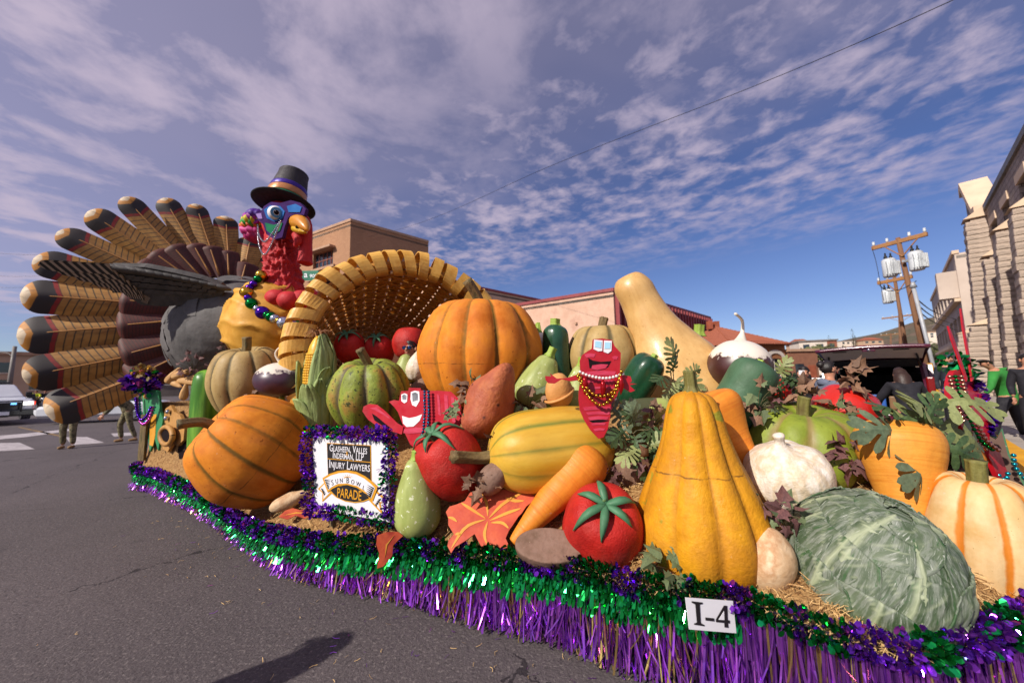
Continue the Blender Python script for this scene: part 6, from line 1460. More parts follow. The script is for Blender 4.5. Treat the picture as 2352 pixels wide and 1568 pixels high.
# floor of straw inside the mouth
# ================================================================ turkey
TGREY = mat('turkey_grey', ['#4a4848', '#5a5756', '#676363'], .75, vs=2.4, bump=.3, bs=9, bdist=.03, lo=.3, hi=.7)
TRED = mat('turkey_red', ['#a81a20', '#b8232a', '#9c151c'], .7, vs=3, bump=.25, bs=40)
TYEL = mat('chest_cloth', ['#c98f2c', '#d8a03c', '#bd8526'], .6, vs=3, bump=.15, bs=30)
tk = thing('giant_turkey', 'giant turkey figure in a black pilgrim hat with fanned tail feathers', 'turkey figure', at(560, 870, 6.6))
fd = Vector((.78, -.62, 0)).normalized(); sd_ = Vector((.62, .78, 0)).normalized(); UPV = Vector((0, 0, 1))
def ell(name, c, rx, ry, rz, m, parent=None, u=36, v=24, disp=None, tilt=0.0):
    V = []; mb = MB().sphere((0, 0, 0), 1, u, v); fx = (fd + UPV * tilt).normalized(); fz = fx.cross(-sd_).normalized()
    if fz.z < 0: fz = -fz
    for p in mb.V:
        d = 1 + (disp(p) if disp else 0); V.append(c + fx * p.x * rx * d + sd_ * p.y * ry * d + fz * p.z * rz * d)
    return mobj(name, V, mb.F, m, parent or tk)
cB = at(528, 764, 6.7)
ell('body', cB, 1.35, .90, .92, TGREY, disp=lambda p: .02 * noise.noise(p * 3) + .012 * (1 - abs(noise.noise(p * 4.5)) * 3), tilt=.15, u=72, v=48)
fm_ = MB()                              # overlapping body feathers as shallow scales
V = []; F = []
for k in range(12):
    a = R(-60 + k * 28)
sc_v = []; 
q = random.Random(4)
for r in range(1, 7):
    for k in range(13):
        th = R(30 + r * 19); ph = R(-180 + k * 27.7 + r * 13); c = Vector((math.cos(th) * 1, math.sin(th) * math.cos(ph), math.sin(th) * math.sin(ph)))
        nrm = Vector((c.x / 1.35, c.y / .9, c.z / .92)).normalized(); P0 = Vector((c.x * 1.35, c.y * .9, c.z * .92)); tl_ = (Vector((-1, 0, -.2)) - nrm * Vector((-1, 0, -.2)).dot(nrm)).normalized(); s2 = nrm.cross(tl_)
        b = len(V); W_ = .2; pts = [P0 + nrm * .006]
        for j in range(11):
            a = math.pi * j / 10; pts.append(P0 + tl_ * (.22 * math.sin(a)) + s2 * (W_ * math.cos(a)) + nrm * (.004 + .012 * math.sin(a)) - nrm * (.09 * (W_ * math.cos(a)) ** 2 * 4))
        for p in pts: V.append(cB + fd * p.x + sd_ * p.y + UPV * (p.z + .15 * p.x))
        F += [(b, b + j, b + j + 1) for j in range(1, 11)]
mobj('body_feathers', V, F, TGREY, tk)['kind'] = 'stuff'
cC = at(634, 748, 6.05)
def folds(p):
    s_ = math.sin(p.z * 10 - 4 * abs(p.y + .25) + 2.6 * noise.noise(p * 1.3)); return .085 * (1 - abs(s_)) ** 2.2 * max(0, .55 + noise.noise(p * 1.7 + Vector((4, 0, 0)))) + .05 * noise.noise(p * 1.8)
ell('chest_cloth', cC, .66, .72, .76, TYEL, disp=folds, u=110, v=80)
# neck
nb = [at(656, 705, 6.0), at(652, 660, 5.98), at(648, 610, 5.95), at(646, 560, 5.95), at(648, 520, 5.95)]
NR_ = 90; pts = curve_pts(nb, NR_); rad = [.44, .36, .30, .265, .25, .245, .24, .24]
V = []; F = []; seg = 96
for i, p in enumerate(pts):
    f = i / (NR_ - 1) * 7; k = min(int(f), 6); r = rad[k] + (rad[k + 1] - rad[k]) * (f - k)
    for j in range(seg):
        a = 2 * math.pi * j / seg; d = Vector((math.cos(a), math.sin(a), 0)); w = Vector((d.x * 1.5, d.y * 1.5, i * .052)); rid = 1 - abs(noise.noise(w * 1.9)) * 5.0
        V.append(p + d * (r * (1 + .10 * max(-.6, rid) * (1 if i < 66 else .3) - .03) + .022 * max(-.6, 1 - abs(noise.noise(w * 3.4 + Vector((3, 1, 2)))) * 6) * (1 if i < 66 else .3)))
for i in range(NR_ - 1):
    for j in range(seg): a, b = i * seg + j, i * seg + (j + 1) % seg; F.append((a, b, b + seg, a + seg))
mobj('neck', V, F, TRED, tk)
for i, (u, v, Y, rx, rz) in enumerate(((588, 668, 5.85, .2, .1), (608, 676, 5.68, .18, .13), (634, 684, 5.58, .17, .13), (662, 690, 5.52, .17, .14), (690, 688, 5.6, .15, .15), (712, 680, 5.75, .14, .12))):
    ell('caruncle', at(u, v, Y), rx, rx * .9, rz, TRED, u=20, v=14, disp=lambda p: .06 * noise.noise(p * 2 + Vector((i, 0, 0))))
# head
hc = at(650, 512, 5.95)
ell('head', hc, .33, .30, .38, TRED, disp=lambda p: .02 * noise.noise(p * 3))
ell('cheek', at(672, 516, 5.68), .23, .22, .24, TRED, u=24, v=16)
MSK = {}
for nm, c in (('purple', ['#35204f', '#452a64']), ('blue', ['#2a5a9a', '#3a70b0']), ('green', ['#1f6a4a', '#2a7a58']), ('lilac', ['#8a70a8', '#9a80b8'])): MSK[nm] = mat('mask_' + nm, c, .9, spec=.1, vs=4)
MP = Plane(at(632, 505, 5.46), Vector((-.25, -1, -.05)))
mk = MP.poly('mask', [(586, 490), (600, 486), (606, 474), (622, 464), (645, 466), (668, 460), (690, 466), (702, 480), (698, 494), (676, 492), (662, 500), (654, 520), (648, 545), (630, 550), (612, 538), (604, 515), (592, 505)], MSK['purple'], tk, 0, .06)
for nm, pts_ in (('lilac', [(589, 492), (601, 490), (604, 503), (595, 503)]), ('blue', [(607, 482), (622, 472), (645, 474), (655, 486), (650, 502), (632, 510), (614, 502)]), ('green', [(610, 512), (630, 517), (650, 512), (644, 530), (628, 540), (614, 530)]), ('blue', [(660, 474), (680, 469), (694, 476), (690, 488), (664, 488)]), ('blue', [(628, 527), (636, 522), (640, 533), (630, 537)])):
    o = MP.poly('mask_patch', pts_, MSK[nm], tk, .012, .02)
ec = MP.pt((634, 490), .01)
ey = MB().sphere(ec, .108, 24, 16).build('eye', CWHT, tk, True)
ed = (CAM + Vector((1.0, 0, .8)) - ec).normalized(); IRB = mat('iris_blue', ['#3f7fae', '#5c9ac4'], .2, vs=8); 
def disc(c, n_, r, m, name, par):
    x = n_.orthogonal().normalized(); y = n_.cross(x); return mobj(name, [c + n_ * .01] + [c + (x * math.cos(a) + y * math.sin(a)) * r for a in [2 * math.pi * k / 20 for k in range(20)]], [(0, k + 1, (k + 1) % 20 + 1) for k in range(20)], m, par)
disc(ec + ed * .094, ed, .08, IRB, 'iris', ey); disc(ec + ed * .107, ed, .036, CBLK, 'pupil', ey); disc(ec + ed * .12 + Vector((-.016, 0, .02)), ed, .011, CWHT, 'glint', ey)
ec2 = at(687, 488, 5.75); e2 = MB().sphere(ec2, .1, 18, 12).build('eye', CWHT, tk, True); ed2 = (CAM + Vector((2.5, 0, .8)) - ec2).normalized(); disc(ec2 + ed2 * .092, ed2, .06, IRB, 'iris', e2)
BKO = mat('beak_orange', ['#c07a1a', '#d08c28'], .4, vs=4, coat=.2); BKY = mat('beak_yellow', ['#c99a1e', '#d8aa2c'], .4, vs=4, coat=.2)
b0 = at(681, 510, 5.52); b1 = at(707, 524, 5.22)
MB().tube(curve_pts([b0, b0.lerp(b1, .45) + Vector((0, 0, .035)), b0.lerp(b1, .8) + Vector((0, 0, .0)), b1 - Vector((0, 0, .03))], 10), [.11, .118, .112, .104, .094, .082, .068, .05, .03, .006], 18).build('upper_beak', BKO, tk, True)
b0 = at(682, 526, 5.52); b1 = at(703, 533, 5.28)
MB().tube(curve_pts([b0, b0.lerp(b1, .5), b1], 8), [.085, .09, .085, .076, .064, .05, .034, .008], 16, flat=.75).build('lower_beak', BKY, tk, True)
MB().sphere(at(690, 523, 5.36), .07, 12, 8, (1, 1, .4)).build('mouth', CBLK, tk, True)
MB().tube(curve_pts([at(690, 498, 5.5), at(702, 515, 5.55), at(703, 555, 5.62), at(701, 598, 5.66), at(700, 606, 5.66)], 16), [.06, .08, .09, .09, .09, .09, .09, .09, .09, .095, .1, .105, .11, .11, .09, .03], 14).build('snood', TRED, tk, True)
MB().tube(curve_pts([at(684, 542, 5.55), at(684, 556, 5.5), at(676, 566, 5.55)], 8), [.09, .08, .07, .06, .05, .04, .03, .01], 10).build('wattle', TRED, tk, True)
# ruff of coloured ribbons behind the cheek
for i, (c, u, v, rr) in enumerate((('#4a1f8a', 598, 497, .2), ('#8a1f8a', 593, 504, .2), ('#b8a81a', 592, 511, .22), ('#2a8a2a', 590, 517, .22), ('#c85a1a', 588, 524, .22), ('#b8307a', 592, 536, .24), ('#a0205f', 596, 546, .22))):
    m = mat('ruff_%d' % i, [c], .6, vs=4); ell('ruff_ribbon', at(u, v, 5.98 + .02 * i), rr * .7, rr, .10, m, u=30, v=12, disp=lambda p: .14 * math.sin(math.atan2(p.y, p.x) * 11 + i))
for i in range(5):
    a = at(594, 497 + i * 3, 5.9); MB().tube([a, a + Vector((-.14 - .03 * (i % 2), 0, .05 - .02 * i)), a + Vector((-.24, 0, .03 - .03 * i))], [.03, .02, .004], 6).build('plume', MAT['ruff_%d' % (i % 3)], tk, True)
# hat
FELT = mat('hat_felt', ['#121013', '#1b181c'], .8, vs=6, bump=.2, bs=60)
hatc = at(652, 474, 5.92); hq = zquat(Vector((.06, .14, 1)))
hat = thing('pilgrim_hat', 'black pilgrim hat with purple gold and green bands on the turkey', 'hat', hatc, hq)
def ringmesh(prof, m, name, parent, seg=40, n=None):
    V, F, G = lathe(prof, seg=seg, n=n or len(prof) * 3); return mobj(name, V, F, m, parent)
ringmesh([(.26, -.02), (.40, -.005), (.46, .012), (.472, .028), (.45, .036), (.36, .03), (.25, .04), (.02, .05)], FELT, 'brim', hat)
cp_ = [(.30, .02), (.30, .1), (.275, .25), (.25, .4), (.225, .54), (.22, .60), (.16, .625), (.02, .63)]
def lean(o):
    for v in o.data.vertices: v.co.x -= .16 * v.co.z
    return o
lean(ringmesh(cp_, mat('hat_crown', ['#2a262b', '#363137'], .7, vs=5, bump=.2, bs=50), 'crown', hat))
for i, (z0, z1, r0, c, mm) in enumerate(((.07, .14, .308, '#17704a', 0), (.145, .25, .300, '#b87a4a', 0), (.255, .33, .282, '#3c1f8a', 0))):
    lean(ringmesh([(r0 - .02, z0), (r0, z0 + .004), (r0 - (z1 - z0) * .15, z1 - .004), (r0 - .03, z1)], mat('hat_band_%d' % i, [c], .35, vs=6, metal=.2), 'band', hat))
# bead strings on the face, big ball necklace
for i, (dp, nm) in enumerate(((0, 'inner'), (22, 'outer'))):
    beads(nm + ' string of small silver beads hanging from the mask', curve_pts([MP.pt((603, 522), .08), MP.pt((611, 545 + dp), .12), MP.pt((626, 562 + dp * 1.3), .14), MP.pt((642, 545 + dp), .14), MP.pt((660, 514), .12)], 20), .014, BSIL)
NKP = [at(600, 632, 5.62), at(582, 652, 5.5), at(567, 672, 5.45), at(578, 697, 5.3), at(603, 718, 5.2), at(622, 727, 5.16), at(641, 737, 5.14), at(664, 745, 5.18), at(684, 746, 5.25)]
NK = thing('ball_necklace', 'string of big shiny gold purple and green balls on the turkey chest', 'necklace', NKP[3])
np_ = curve_pts(NKP, 17)
for i, p in enumerate(np_):
    r = (.075, .055, .05, .055, .085, .05, .075, .045, .085, .05, .065, .06, .05, .085, .05, .055, .06)[i % 17]; m = (BGOLD, BGRN, BPUR, BPUR, BGOLD, BPUR, BGRN, BSIL, BPUR, BGRN, BGRN, BSIL, BGOLD, BSIL, BPUR, BPUR, BGRN)[i % 17]
    MB().sphere(p - NKP[3], r * 1.12, 18, 12).build('ball', m, NK, True)
# tail fan
def feather_mat(name, tan, stripe, tip=True):
    m = bpy.data.materials.new(name); m.use_nodes = True; t = m.node_tree; b = t.nodes['Principled BSDF']
    uv = t.nodes.new('ShaderNodeUVMap'); sp = t.nodes.new('ShaderNodeSeparateXYZ'); t.links.new(uv.outputs[0], sp.inputs[0])
    n = t.nodes.new('ShaderNodeTexNoise'); n.inputs['Scale'].default_value = 6; t.links.new(uv.outputs[0], n.inputs[0])
    v = mth(t, 'ABSOLUTE', mth(t, 'SUBTRACT', sp.outputs[1], .5)); c = mth(t, 'SUBTRACT', sp.outputs[0], mth(t, 'MULTIPLY', v, .13)) ; c = mth(t, 'ADD', c, mth(t, 'MULTIPLY', mth(t, 'SUBTRACT', n.outputs[0], .5), .012))
    oi = t.nodes.new('ShaderNodeObjectInfo'); c = mth(t, 'ADD', c, mth(t, 'MULTIPLY', mth(t, 'SUBTRACT', oi.outputs['Random'], .5), .03))
    fr = mth(t, 'FRACT', mth(t, 'MULTIPLY', c, 19.0)); st = mth(t, 'MULTIPLY', mrange(t, fr, .0, .12), mrange(t, fr, .30, .18))
    col = mixc(t, mrange(t, n.outputs[0], .3, .7), lin(tan[0]), lin(tan[1])); col = mixc(t, mth(t, 'MULTIPLY', st, .85), col, lin(stripe))
    if tip:
        for th, cc in ((.745, '#8a1f1c'), (.775, '#2b2424'), (.89, '#b87a2a'), (.93, '#cbb79a')):
            col = mixc(t, mrange(t, c, th - .004, th + .004), col, lin(cc))
    hs = t.nodes.new('ShaderNodeHueSaturation'); t.links.new(col, hs.inputs['Color']); t.links.new(mrange(t, oi.outputs['Random'], 0, 1, .82, 1.14, 'LINEAR'), hs.inputs['Value'])
    n3 = t.nodes.new('ShaderNodeTexNoise'); n3.inputs['Scale'].default_value = 9; n3.inputs['Detail'].default_value = 5; t.links.new(uv.outputs[0], n3.inputs[0])
    col = mixc(t, mrange(t, n3.outputs[0], .5, .75, 0, .4), hs.outputs[0], lin('#3a2a1c'))
    t.links.new(col, b.inputs['Base Color']); b.inputs['Roughness'].default_value = .65; MAT[name] = m; return m
FTH = feather_mat('tail_feather', ('#9c6c32', '#b58542'), '#2c2e22'); FTM = feather_mat('tail_feather_maroon', ('#4a1a14', '#5a2018'), '#241412', False)
fn = Vector((.58, -.81, .08)).normalized(); FPL = Plane(at(460, 728, 7.3), fn)
def feather(base, tip, hw, m, name, off, parent, tipround=1.0, bend=.12, roll=0.0):
    a = FPL.pt(base, off); b = FPL.pt(tip, off); x = (b - a); Lf = x.length; x.normalize(); z = FPL.N; y = z.cross(x); V = []; F = []; UV = []; nu, nv = 26, 8
    if roll: y, z = (y * math.cos(roll) + z * math.sin(roll)), (z * math.cos(roll) - y * math.sin(roll))
    for sgn in (1, -1):
        for i in range(nu + 1):
            f = 1 - (1 - i / nu) ** 1.9; w = hw * (.55 + .45 * min(1, f / .55)) * (1 if f < .87 else math.sqrt(max(0.0006, 1 - ((f - .87) / .13) ** 2)))
            for j in range(nv + 1):
                g = j / nv * 2 - 1; zc = .10 * hw / .28 * (1 - abs(g) ** 1.4) * 1.2 * (1 if f < .87 else math.sqrt(max(0, 1 - ((f - .87) / .13) ** 2))) ; zc = zc * sgn * (1 if sgn > 0 else .35)
                V.append(a + x * (Lf * f) + y * (g * w) + z * (zc + bend * (f - .4) ** 2)); UV.append((f, j / nv))
    n = (nu + 1) * (nv + 1)
    for i in range(nu):
        for j in range(nv):
            k = i * (nv + 1) + j; F.append((k, k + nv + 1, k + nv + 2, k + 1)); F.append((n + k, n + k + 1, n + k + nv + 2, n + k + nv + 1))
    o = mobj(name, V, F, m, parent, True, uv=UV)
    MB().tube([a + x * (Lf * f) + z * (.115 * hw / .28 * (1 if f < .85 else .75) + bend * (f - .4) ** 2) for f in (.05, .3, .6, .8, .93)], [.018, .016, .013, .01, .005], 6).build('quill', mat('quill', ['#a8743a', '#b8844a'], .5, vs=3), o, True)
    return o
FE = [((108, 950), (400, 838)), ((58, 866), (398, 800)), ((40, 774), (392, 745)), ((51, 680), (396, 705)), ((80, 600), (400, 680)), ((134, 536), (408, 655)), ((204, 488), (428, 635)), ((286, 459), (452, 628)), ((376, 456), (478, 622)), ((447, 472), (500, 622)), ((517, 500), (526, 622)), ((578, 548), (560, 640)), ((628, 600), (590, 665))]
HWs = (.32, .32, .31, .30, .27, .24, .22, .21, .205, .20, .205, .24, .25)
for i, (tp_, bs_) in enumerate(FE):
    feather(bs_, tp_, HWs[i] * (1.0, .94, 1.05, .97)[i % 4], FTH, 'tail_feather', .03 * (i % 2), tk, bend=(.12, .2, .06)[i % 3], roll=(.12, -.14, .04, -.05, .18)[i % 5])
for i, (tp_, bs_) in enumerate(FE):
    for k, fr_ in ((0, .34),):
        tq = (bs_[0] + (tp_[0] - bs_[0]) * fr_, bs_[1] + (tp_[1] - bs_[1]) * fr_); bq = (bs_[0] + (430 - bs_[0]) * .2 + 20, bs_[1] + (728 - bs_[1]) * .2)
        feather(bq, tq, HWs[i] * (1.0 - .2 * k), FTM, 'covert_feather', .14 + .05 * k + .02 * (i % 2), tk, bend=.0)
# wing
WNG = mat('wing_grey', ['#3a3837', '#4c4947', '#34312f'], .75, vs=3, bump=.3, bs=12, bdist=.02)
def stripe_mat():
    m = bpy.data.materials.new('wing_stripe'); m.use_nodes = True; t = m.node_tree; b = t.nodes['Principled BSDF']; uv = t.nodes.new('ShaderNodeUVMap'); sp = t.nodes.new('ShaderNodeSeparateXYZ'); t.links.new(uv.outputs[0], sp.inputs[0])
    fr = mth(t, 'FRACT', mth(t, 'ADD', mth(t, 'MULTIPLY', sp.outputs[0], 8), mth(t, 'MULTIPLY', sp.outputs[1], .6))); f = mth(t, 'MULTIPLY', mrange(t, fr, .0, .1), mrange(t, fr, .52, .42))
    t.links.new(mixc(t, f, lin('#17130f'), lin('#a89684')), b.inputs['Base Color']); b.inputs['Roughness'].default_value = .7; return m
WST = stripe_mat()
WP = Plane(at(330, 655, 5.4), Vector((.10, -.66, -.75)))
WTOP = [(98, 602), (130, 597), (200, 600), (265, 606), (330, 611), (400, 624), (460, 638), (500, 652)]
def wing_slab(name, pts, m, off, th, parent=None): return WP.poly(name, pts, m, parent or tk, off, th)
wing_slab('wing', [(250, 612), (330, 613), (400, 626), (460, 640), (505, 655), (517, 668), (505, 683), (455, 697), (380, 704), (325, 700), (285, 676)], WNG, 0, .10)
for i in range(7):                      # barred flight feathers, fanned one under the next
    t0 = (265 + i * 13, 612 + i * 13); t1 = (98 + i * 38, 602 + i * 13.5); a = WP.pt(t0, .01 + .012 * (6 - i)); b = WP.pt(t1, .01 + .012 * (6 - i)); x = b - a; y = WP.N.cross(x).normalized(); V = []; UV = []; F = []; n = 14; hw = .085
    for s in (0, -.02):
        for k in range(n + 1):
            f = k / n; w = hw * (1 if f < .8 else math.sqrt(max(.001, 1 - ((f - .8) / .2) ** 2)))
            for g in (-1, 1): V.append(a + x * f + y * g * w + WP.N * s); UV.append((f, g * .5 + .5))
    for k in range(n): F += [(2 * k, 2 * k + 1, 2 * k + 3, 2 * k + 2), (2 * n + 2 + 2 * k, 2 * n + 2 + 2 * k + 2, 2 * n + 2 + 2 * k + 3, 2 * n + 2 + 2 * k + 1)]
    mobj('flight_feather', V, F, WST, tk, False, uv=UV)
for i in range(13):                     # rounded coverts along the leading edge
    f = i / 12; u = 268 + f * 236; v = 612 + 42 * f ** 1.3; c = WP.pt((u, v + 8), -.03); r = .17 - .03 * f
    mb = MB().sphere(c, r, 14, 8, (1.2, .8, .32), Matrix.Rotation(R(14), 3, 'Y')); mb.build('covert', WNG, tk, True)
    if 0: MB().sphere(WP.pt((u + 6, v + 24), .035), r * .95, 14, 8, (1.2, .25, .55), Matrix.Rotation(R(16), 3, 'Y')).build('covert', WNG, tk, True)
for r in range(3):                      # overlapping feathers on the underside of the wing
    for i in range(10):
        f = (i + .5 * (r % 2)) / 10; u0 = 275 + 225 * f; v0 = 630 + 30 * f + r * 17 * (1 - .55 * f); a_ = 15 - 5 * f
        WP.poly('under_feather', [(u0 + a_ * math.cos(t_) - 6 * math.sin(t_), v0 + (24 - 10 * f) * max(-.15, math.sin(t_))) for t_ in [math.pi * (1.1 - 1.2 * k / 12) + math.pi for k in range(13)]][::1], WNG, tk, .012 + .010 * (2 - r), .008)
for s in (-1, 1):                       # legs under the body
    l0 = cB + sd_ * s * .3 + fd * .1; MB().tube([l0, l0 - Vector((0, 0, .7)), Vector((l0.x, l0.y, 1.0))], [.16, .1, .08], 10).build('leg', BKO, tk, True)
reparent_world(tk)
# ================================================================ people
SKIN = mat('skin', ['#a8745a', '#b88468'], .55, vs=6, sub=.05, rand=.1); HAIRB = mat('hair_black', ['#16110f', '#241b17'], .5, vs=14, stretch=(6, 6, .6), bump=.3, bs=50); HAIRD = mat('hair_brown', ['#2a1a14', '#3a261c'], .5, vs=14, stretch=(6, 6, .6), bump=.3, bs=50)
def cloth(n, c, **k): return mat(n, c, .85, vs=k.get('vs', 5), bump=.35, bs=k.get('bs', 14), bdist=.02)
HOOD = cloth('hoodie_grey_blue', ['#5a6072', '#6a7082']); BLKC = cloth('cloth_black', ['#15141a', '#201e25']); DRK = cloth('cloth_navy', ['#1c1e28', '#262a36']); GRNJ = cloth('jacket_green', ['#2a7a2e', '#348a38']); JEAN = cloth('jeans', ['#2a3346', '#364158'])
CAMO = mat('camouflage', ['#3a3a2a', '#6a6248', '#8a7e60', '#4a4634', '#77704f'], .9, vs=7, det=2, lo=.32, hi=.66, rand=0); BOOT = cloth('boot_tan', ['#8a6844', '#9a7850']); HIVIS = cloth('hi_vis', ['#b8c21a', '#c8d22a'])
SHOE = mat('shoe', ['#1a1818', '#262424'], .5, vs=5); LIP = mat('lip', ['#8a4038', '#944a40'], .5, vs=5)
def skin(name, chains, m, parent, sub=2):
    V = []; E_ = []; rad = []; idx = {}
    for ch in chains:
        pv = None
        for p, r in ch:
            k = tuple(round(c, 4) for c in p)
            if k not in idx: idx[k] = len(V); V.append(p); rad.append(r)
            i = idx[k]
            if pv is not None and pv != i: E_.append((pv, i))
            pv = i
    me = bpy.data.meshes.new(name); me.from_pydata([tuple(v) for v in V], E_, []); me.materials.append(m)
    o = bpy.data.objects.new(name, me); COL.objects.link(o); o.parent = parent
    sk = o.modifiers.new('skin', 'SKIN'); sk.use_smooth_shade = True
    for i, r in enumerate(rad):
        d = me.skin_vertices[0].data[i]; d.radius = r if hasattr(r, '__len__') else (r, r); d.use_root = (i == 0)
    ss = o.modifiers.new('sub', 'SUBSURF'); ss.levels = sub; ss.render_levels = sub
    return o
J0 = dict(pel=(0, 0, .95), wa=(0, 0, 1.10), ch=(0, .01, 1.26), uc=(0, .01, 1.39), ne=(0, 0, 1.47), hb=(0, -.01, 1.54), hm=(0, -.02, 1.62), ht=(0, -.01, 1.70),
          sL=(-.175, .01, 1.40), eL=(-.235, .04, 1.13), wL=(-.235, -.05, .90), sR=(.175, .01, 1.40), eR=(.235, .04, 1.13), wR=(.235, -.05, .90),
          hL=(-.09, 0, .91), kL=(-.10, -.02, .50), aL=(-.10, .03, .09), hR=(.09, 0, .91), kR=(.10, -.02, .50), aR=(.10, .03, .09))
def person(label, loc, rz, top, legs, pose=None, hair=HAIRB, style='short', shoes=SHOE, group='people on the street', hood=False, world=False, glasses=False, skinm=None, look=(0, -1, 0), scale=1.0, hat=None, gloves=None):
    J = {k: Vector(v) for k, v in J0.items()}
    if pose: J.update({k: Vector(v) for k, v in pose.items()})
    e = thing('person', label, 'person', loc, group=group, rz=rz); e.scale = (scale,) * 3
    S = skinm or SKIN
    skin('body', [[(J['pel'], .13), (J['wa'], .12), (J['ch'], (.15, .11)), (J['uc'], (.14, .1)), (J['ne'], .055), (J['hb'], (.062, .07)), (J['hm'], (.078, .098)), (J['ht'], (.055, .07))],
                  [(J['uc'], (.14, .1)), (J['sL'], .06), (J['eL'], .042), (J['wL'], .028)], [(J['uc'], (.14, .1)), (J['sR'], .06), (J['eR'], .042), (J['wR'], .028)],
                  [(J['pel'], .13), (J['hL'], .09), (J['kL'], .055), (J['aL'], .04)], [(J['pel'], .13), (J['hR'], .09), (J['kR'], .055), (J['aR'], .04)]], S, e)
    cu = lambda a, b, f: J[a].lerp(J[b], f)
    skin('jacket', [[(cu('pel', 'wa', -.75), .172), (cu('pel', 'wa', .1), .168), (J['wa'], .158), (J['ch'], (.185, .145)), (J['uc'], (.165, .125)), (cu('uc', 'ne', .55), .075)],
                    [(J['uc'], (.165, .125)), (J['sL'], .085), (J['eL'], .062), (cu('eL', 'wL', .92), .048)], [(J['uc'], (.165, .125)), (J['sR'], .085), (J['eR'], .062), (cu('eR', 'wR', .92), .048)]], top, e)
    skin('trousers', [[(J['wa'] * .65 + J['pel'] * .35, .135), (J['pel'], .15), (J['hL'], .105), (J['kL'], .075), (cu('kL', 'aL', .95), .06)], [(J['pel'], .15), (J['hR'], .105), (J['kR'], .075), (cu('kR', 'aR', .95), .06)]], legs, e)
    lk = Vector(look).normalized(); sx = lk.cross(Vector((0, 0, 1))).normalized(); hm = J['hm']; hu = (J['ht'] - J['hb']).normalized()
    for k in ('aL', 'aR'):
        a = J[k]; f = Vector((lk.x, lk.y, 0)).normalized() if lk.xy.length > .1 else Vector((0, -1, 0))
        skin('shoe', [[(a - f * .05 - Vector((0, 0, .045)), .04), (a + f * .05 - Vector((0, 0, .045)), .045), (a + f * .16 - Vector((0, 0, .055)), .032)]], shoes, e, 1)
    for sgn, a, b in ((-1, 'eL', 'wL'), (1, 'eR', 'wR')):            # hands with five bent fingers
        w = J[b]; d = (J[b] - J[a]).normalized(); p = d.orthogonal().normalized(); n = d.cross(p); c = w + d * .055; mb = MB(); mb.sphere(c, .045, 10, 8, (.45, 1, 1.05), Matrix((n, p, d)).transposed())
        for i in range(4):
            o = c + p * (-.033 + .022 * i) + d * .035; l = (.06, .07, .066, .052)[i]; mb.tube([o, o + d * l * .45 + n * .006, o + d * l * .8 + n * .022, o + d * l * .95 + n * .036], [.0095, .009, .008, .005], 6)
        o = c - p * .04 - d * .015; mb.tube([o, o - p * .022 + d * .03 + n * .01, o - p * .024 + d * .055 + n * .022], [.011, .01, .006], 6)
        mb.build('hand', gloves or S, e, True)
    fc = hm + lk * .088
    MB().tube([hm + lk * .085 + hu * .035, hm + lk * .106 + hu * .005, hm + lk * .112 - hu * .012, hm + lk * .085 - hu * .02], [.008, .012, .015, .01], 8).build('nose', S, e, True)
    for s in (-1, 1):
        MB().sphere(hm + lk * .08 + sx * .031 * s + hu * .022, .0125, 8, 6).build('eye', CBLK, e, True); MB().sphere(hm + sx * .079 * s + hu * .0, .03, 8, 6, (.5, .8, 1.1)).build('ear', S, e, True)
    MB().tube([hm + lk * .087 - sx * .024 - hu * .045, hm + lk * .094 - hu * .047, hm + lk * .087 + sx * .024 - hu * .045], .008, 6).build('mouth', LIP, e, True)
    if hair:
        mb = MB(); mb.sphere(hm, 1, 22, 16); V = []
        for v in mb.V:
            d = v - hm; f = d.dot(lk); g = d.dot(hu); p = lk * f * .112 + sx * d.dot(sx) * .092 + hu * g * .118
            if f > .25 and g < .62: p = p * .80 - lk * .012
            if g < -.35: p = p * .86
            V.append(hm + p * (1 + .05 * noise.noise(d * 6)) + hu * .016 - lk * .012)
        mobj('hair', V, mb.F, hair, e)
        if style == 'bun': MB().sphere(hm - lk * .11 + hu * .075, .052, 12, 8).build('hair_bun', hair, e, True)
        if style == 'long':
            skin('long_hair', [[(hm + hu * .05 - lk * .03, .1), (hm - hu * .08 - lk * .05, .125), (hm - hu * .22 - lk * .06, .12), (hm - hu * .33 - lk * .05, .07)]], hair, e)
    if hood: skin('hood', [[(J['uc'] - lk * .06 + Vector((0, 0, .03)) + sx * .1, .05), (J['uc'] - lk * .10 + Vector((0, 0, .06)), .065), (J['uc'] - lk * .06 + Vector((0, 0, .03)) - sx * .1, .05)], [(J['uc'] + sx * .1 + Vector((0, 0, .03)) - lk * .06, .05), (J['uc'] + sx * .08 + lk * .08, .035)], [(J['uc'] - sx * .1 + Vector((0, 0, .03)) - lk * .06, .05), (J['uc'] - sx * .08 + lk * .08, .035)]], top, e)
    if glasses:
        for s in (-1, 1): MB().sphere(hm + lk * .092 + sx * .034 * s + hu * .02, .032, 12, 8, (1, .3, .75)).build('sunglass_lens', mat('lens_blue', ['#1a3a6a', '#2a5a9a'], .08, .6, vs=4), e, True)
        MB().tube([hm + lk * .03 + sx * .085 + hu * .03, hm + lk * .1 + sx * .06 + hu * .028, hm + lk * .105 + hu * .03, hm + lk * .1 - sx * .06 + hu * .028, hm + lk * .03 - sx * .085 + hu * .03], .005, 6).build('sunglass_frame', CBLK, e, True)
    return e
def gnd(u, Y): p = at(u, 860, Y); return Vector((p.x, p.y, 0))
person('woman in grey blue hoodie with dark hair bun looking right', gnd(1903, 5.5), R(80), HOOD, JEAN, hair=HAIRB, style='bun', hood=True, pose=dict(wR=(.2, -.28, 1.05), eR=(.24, -.02, 1.12)))
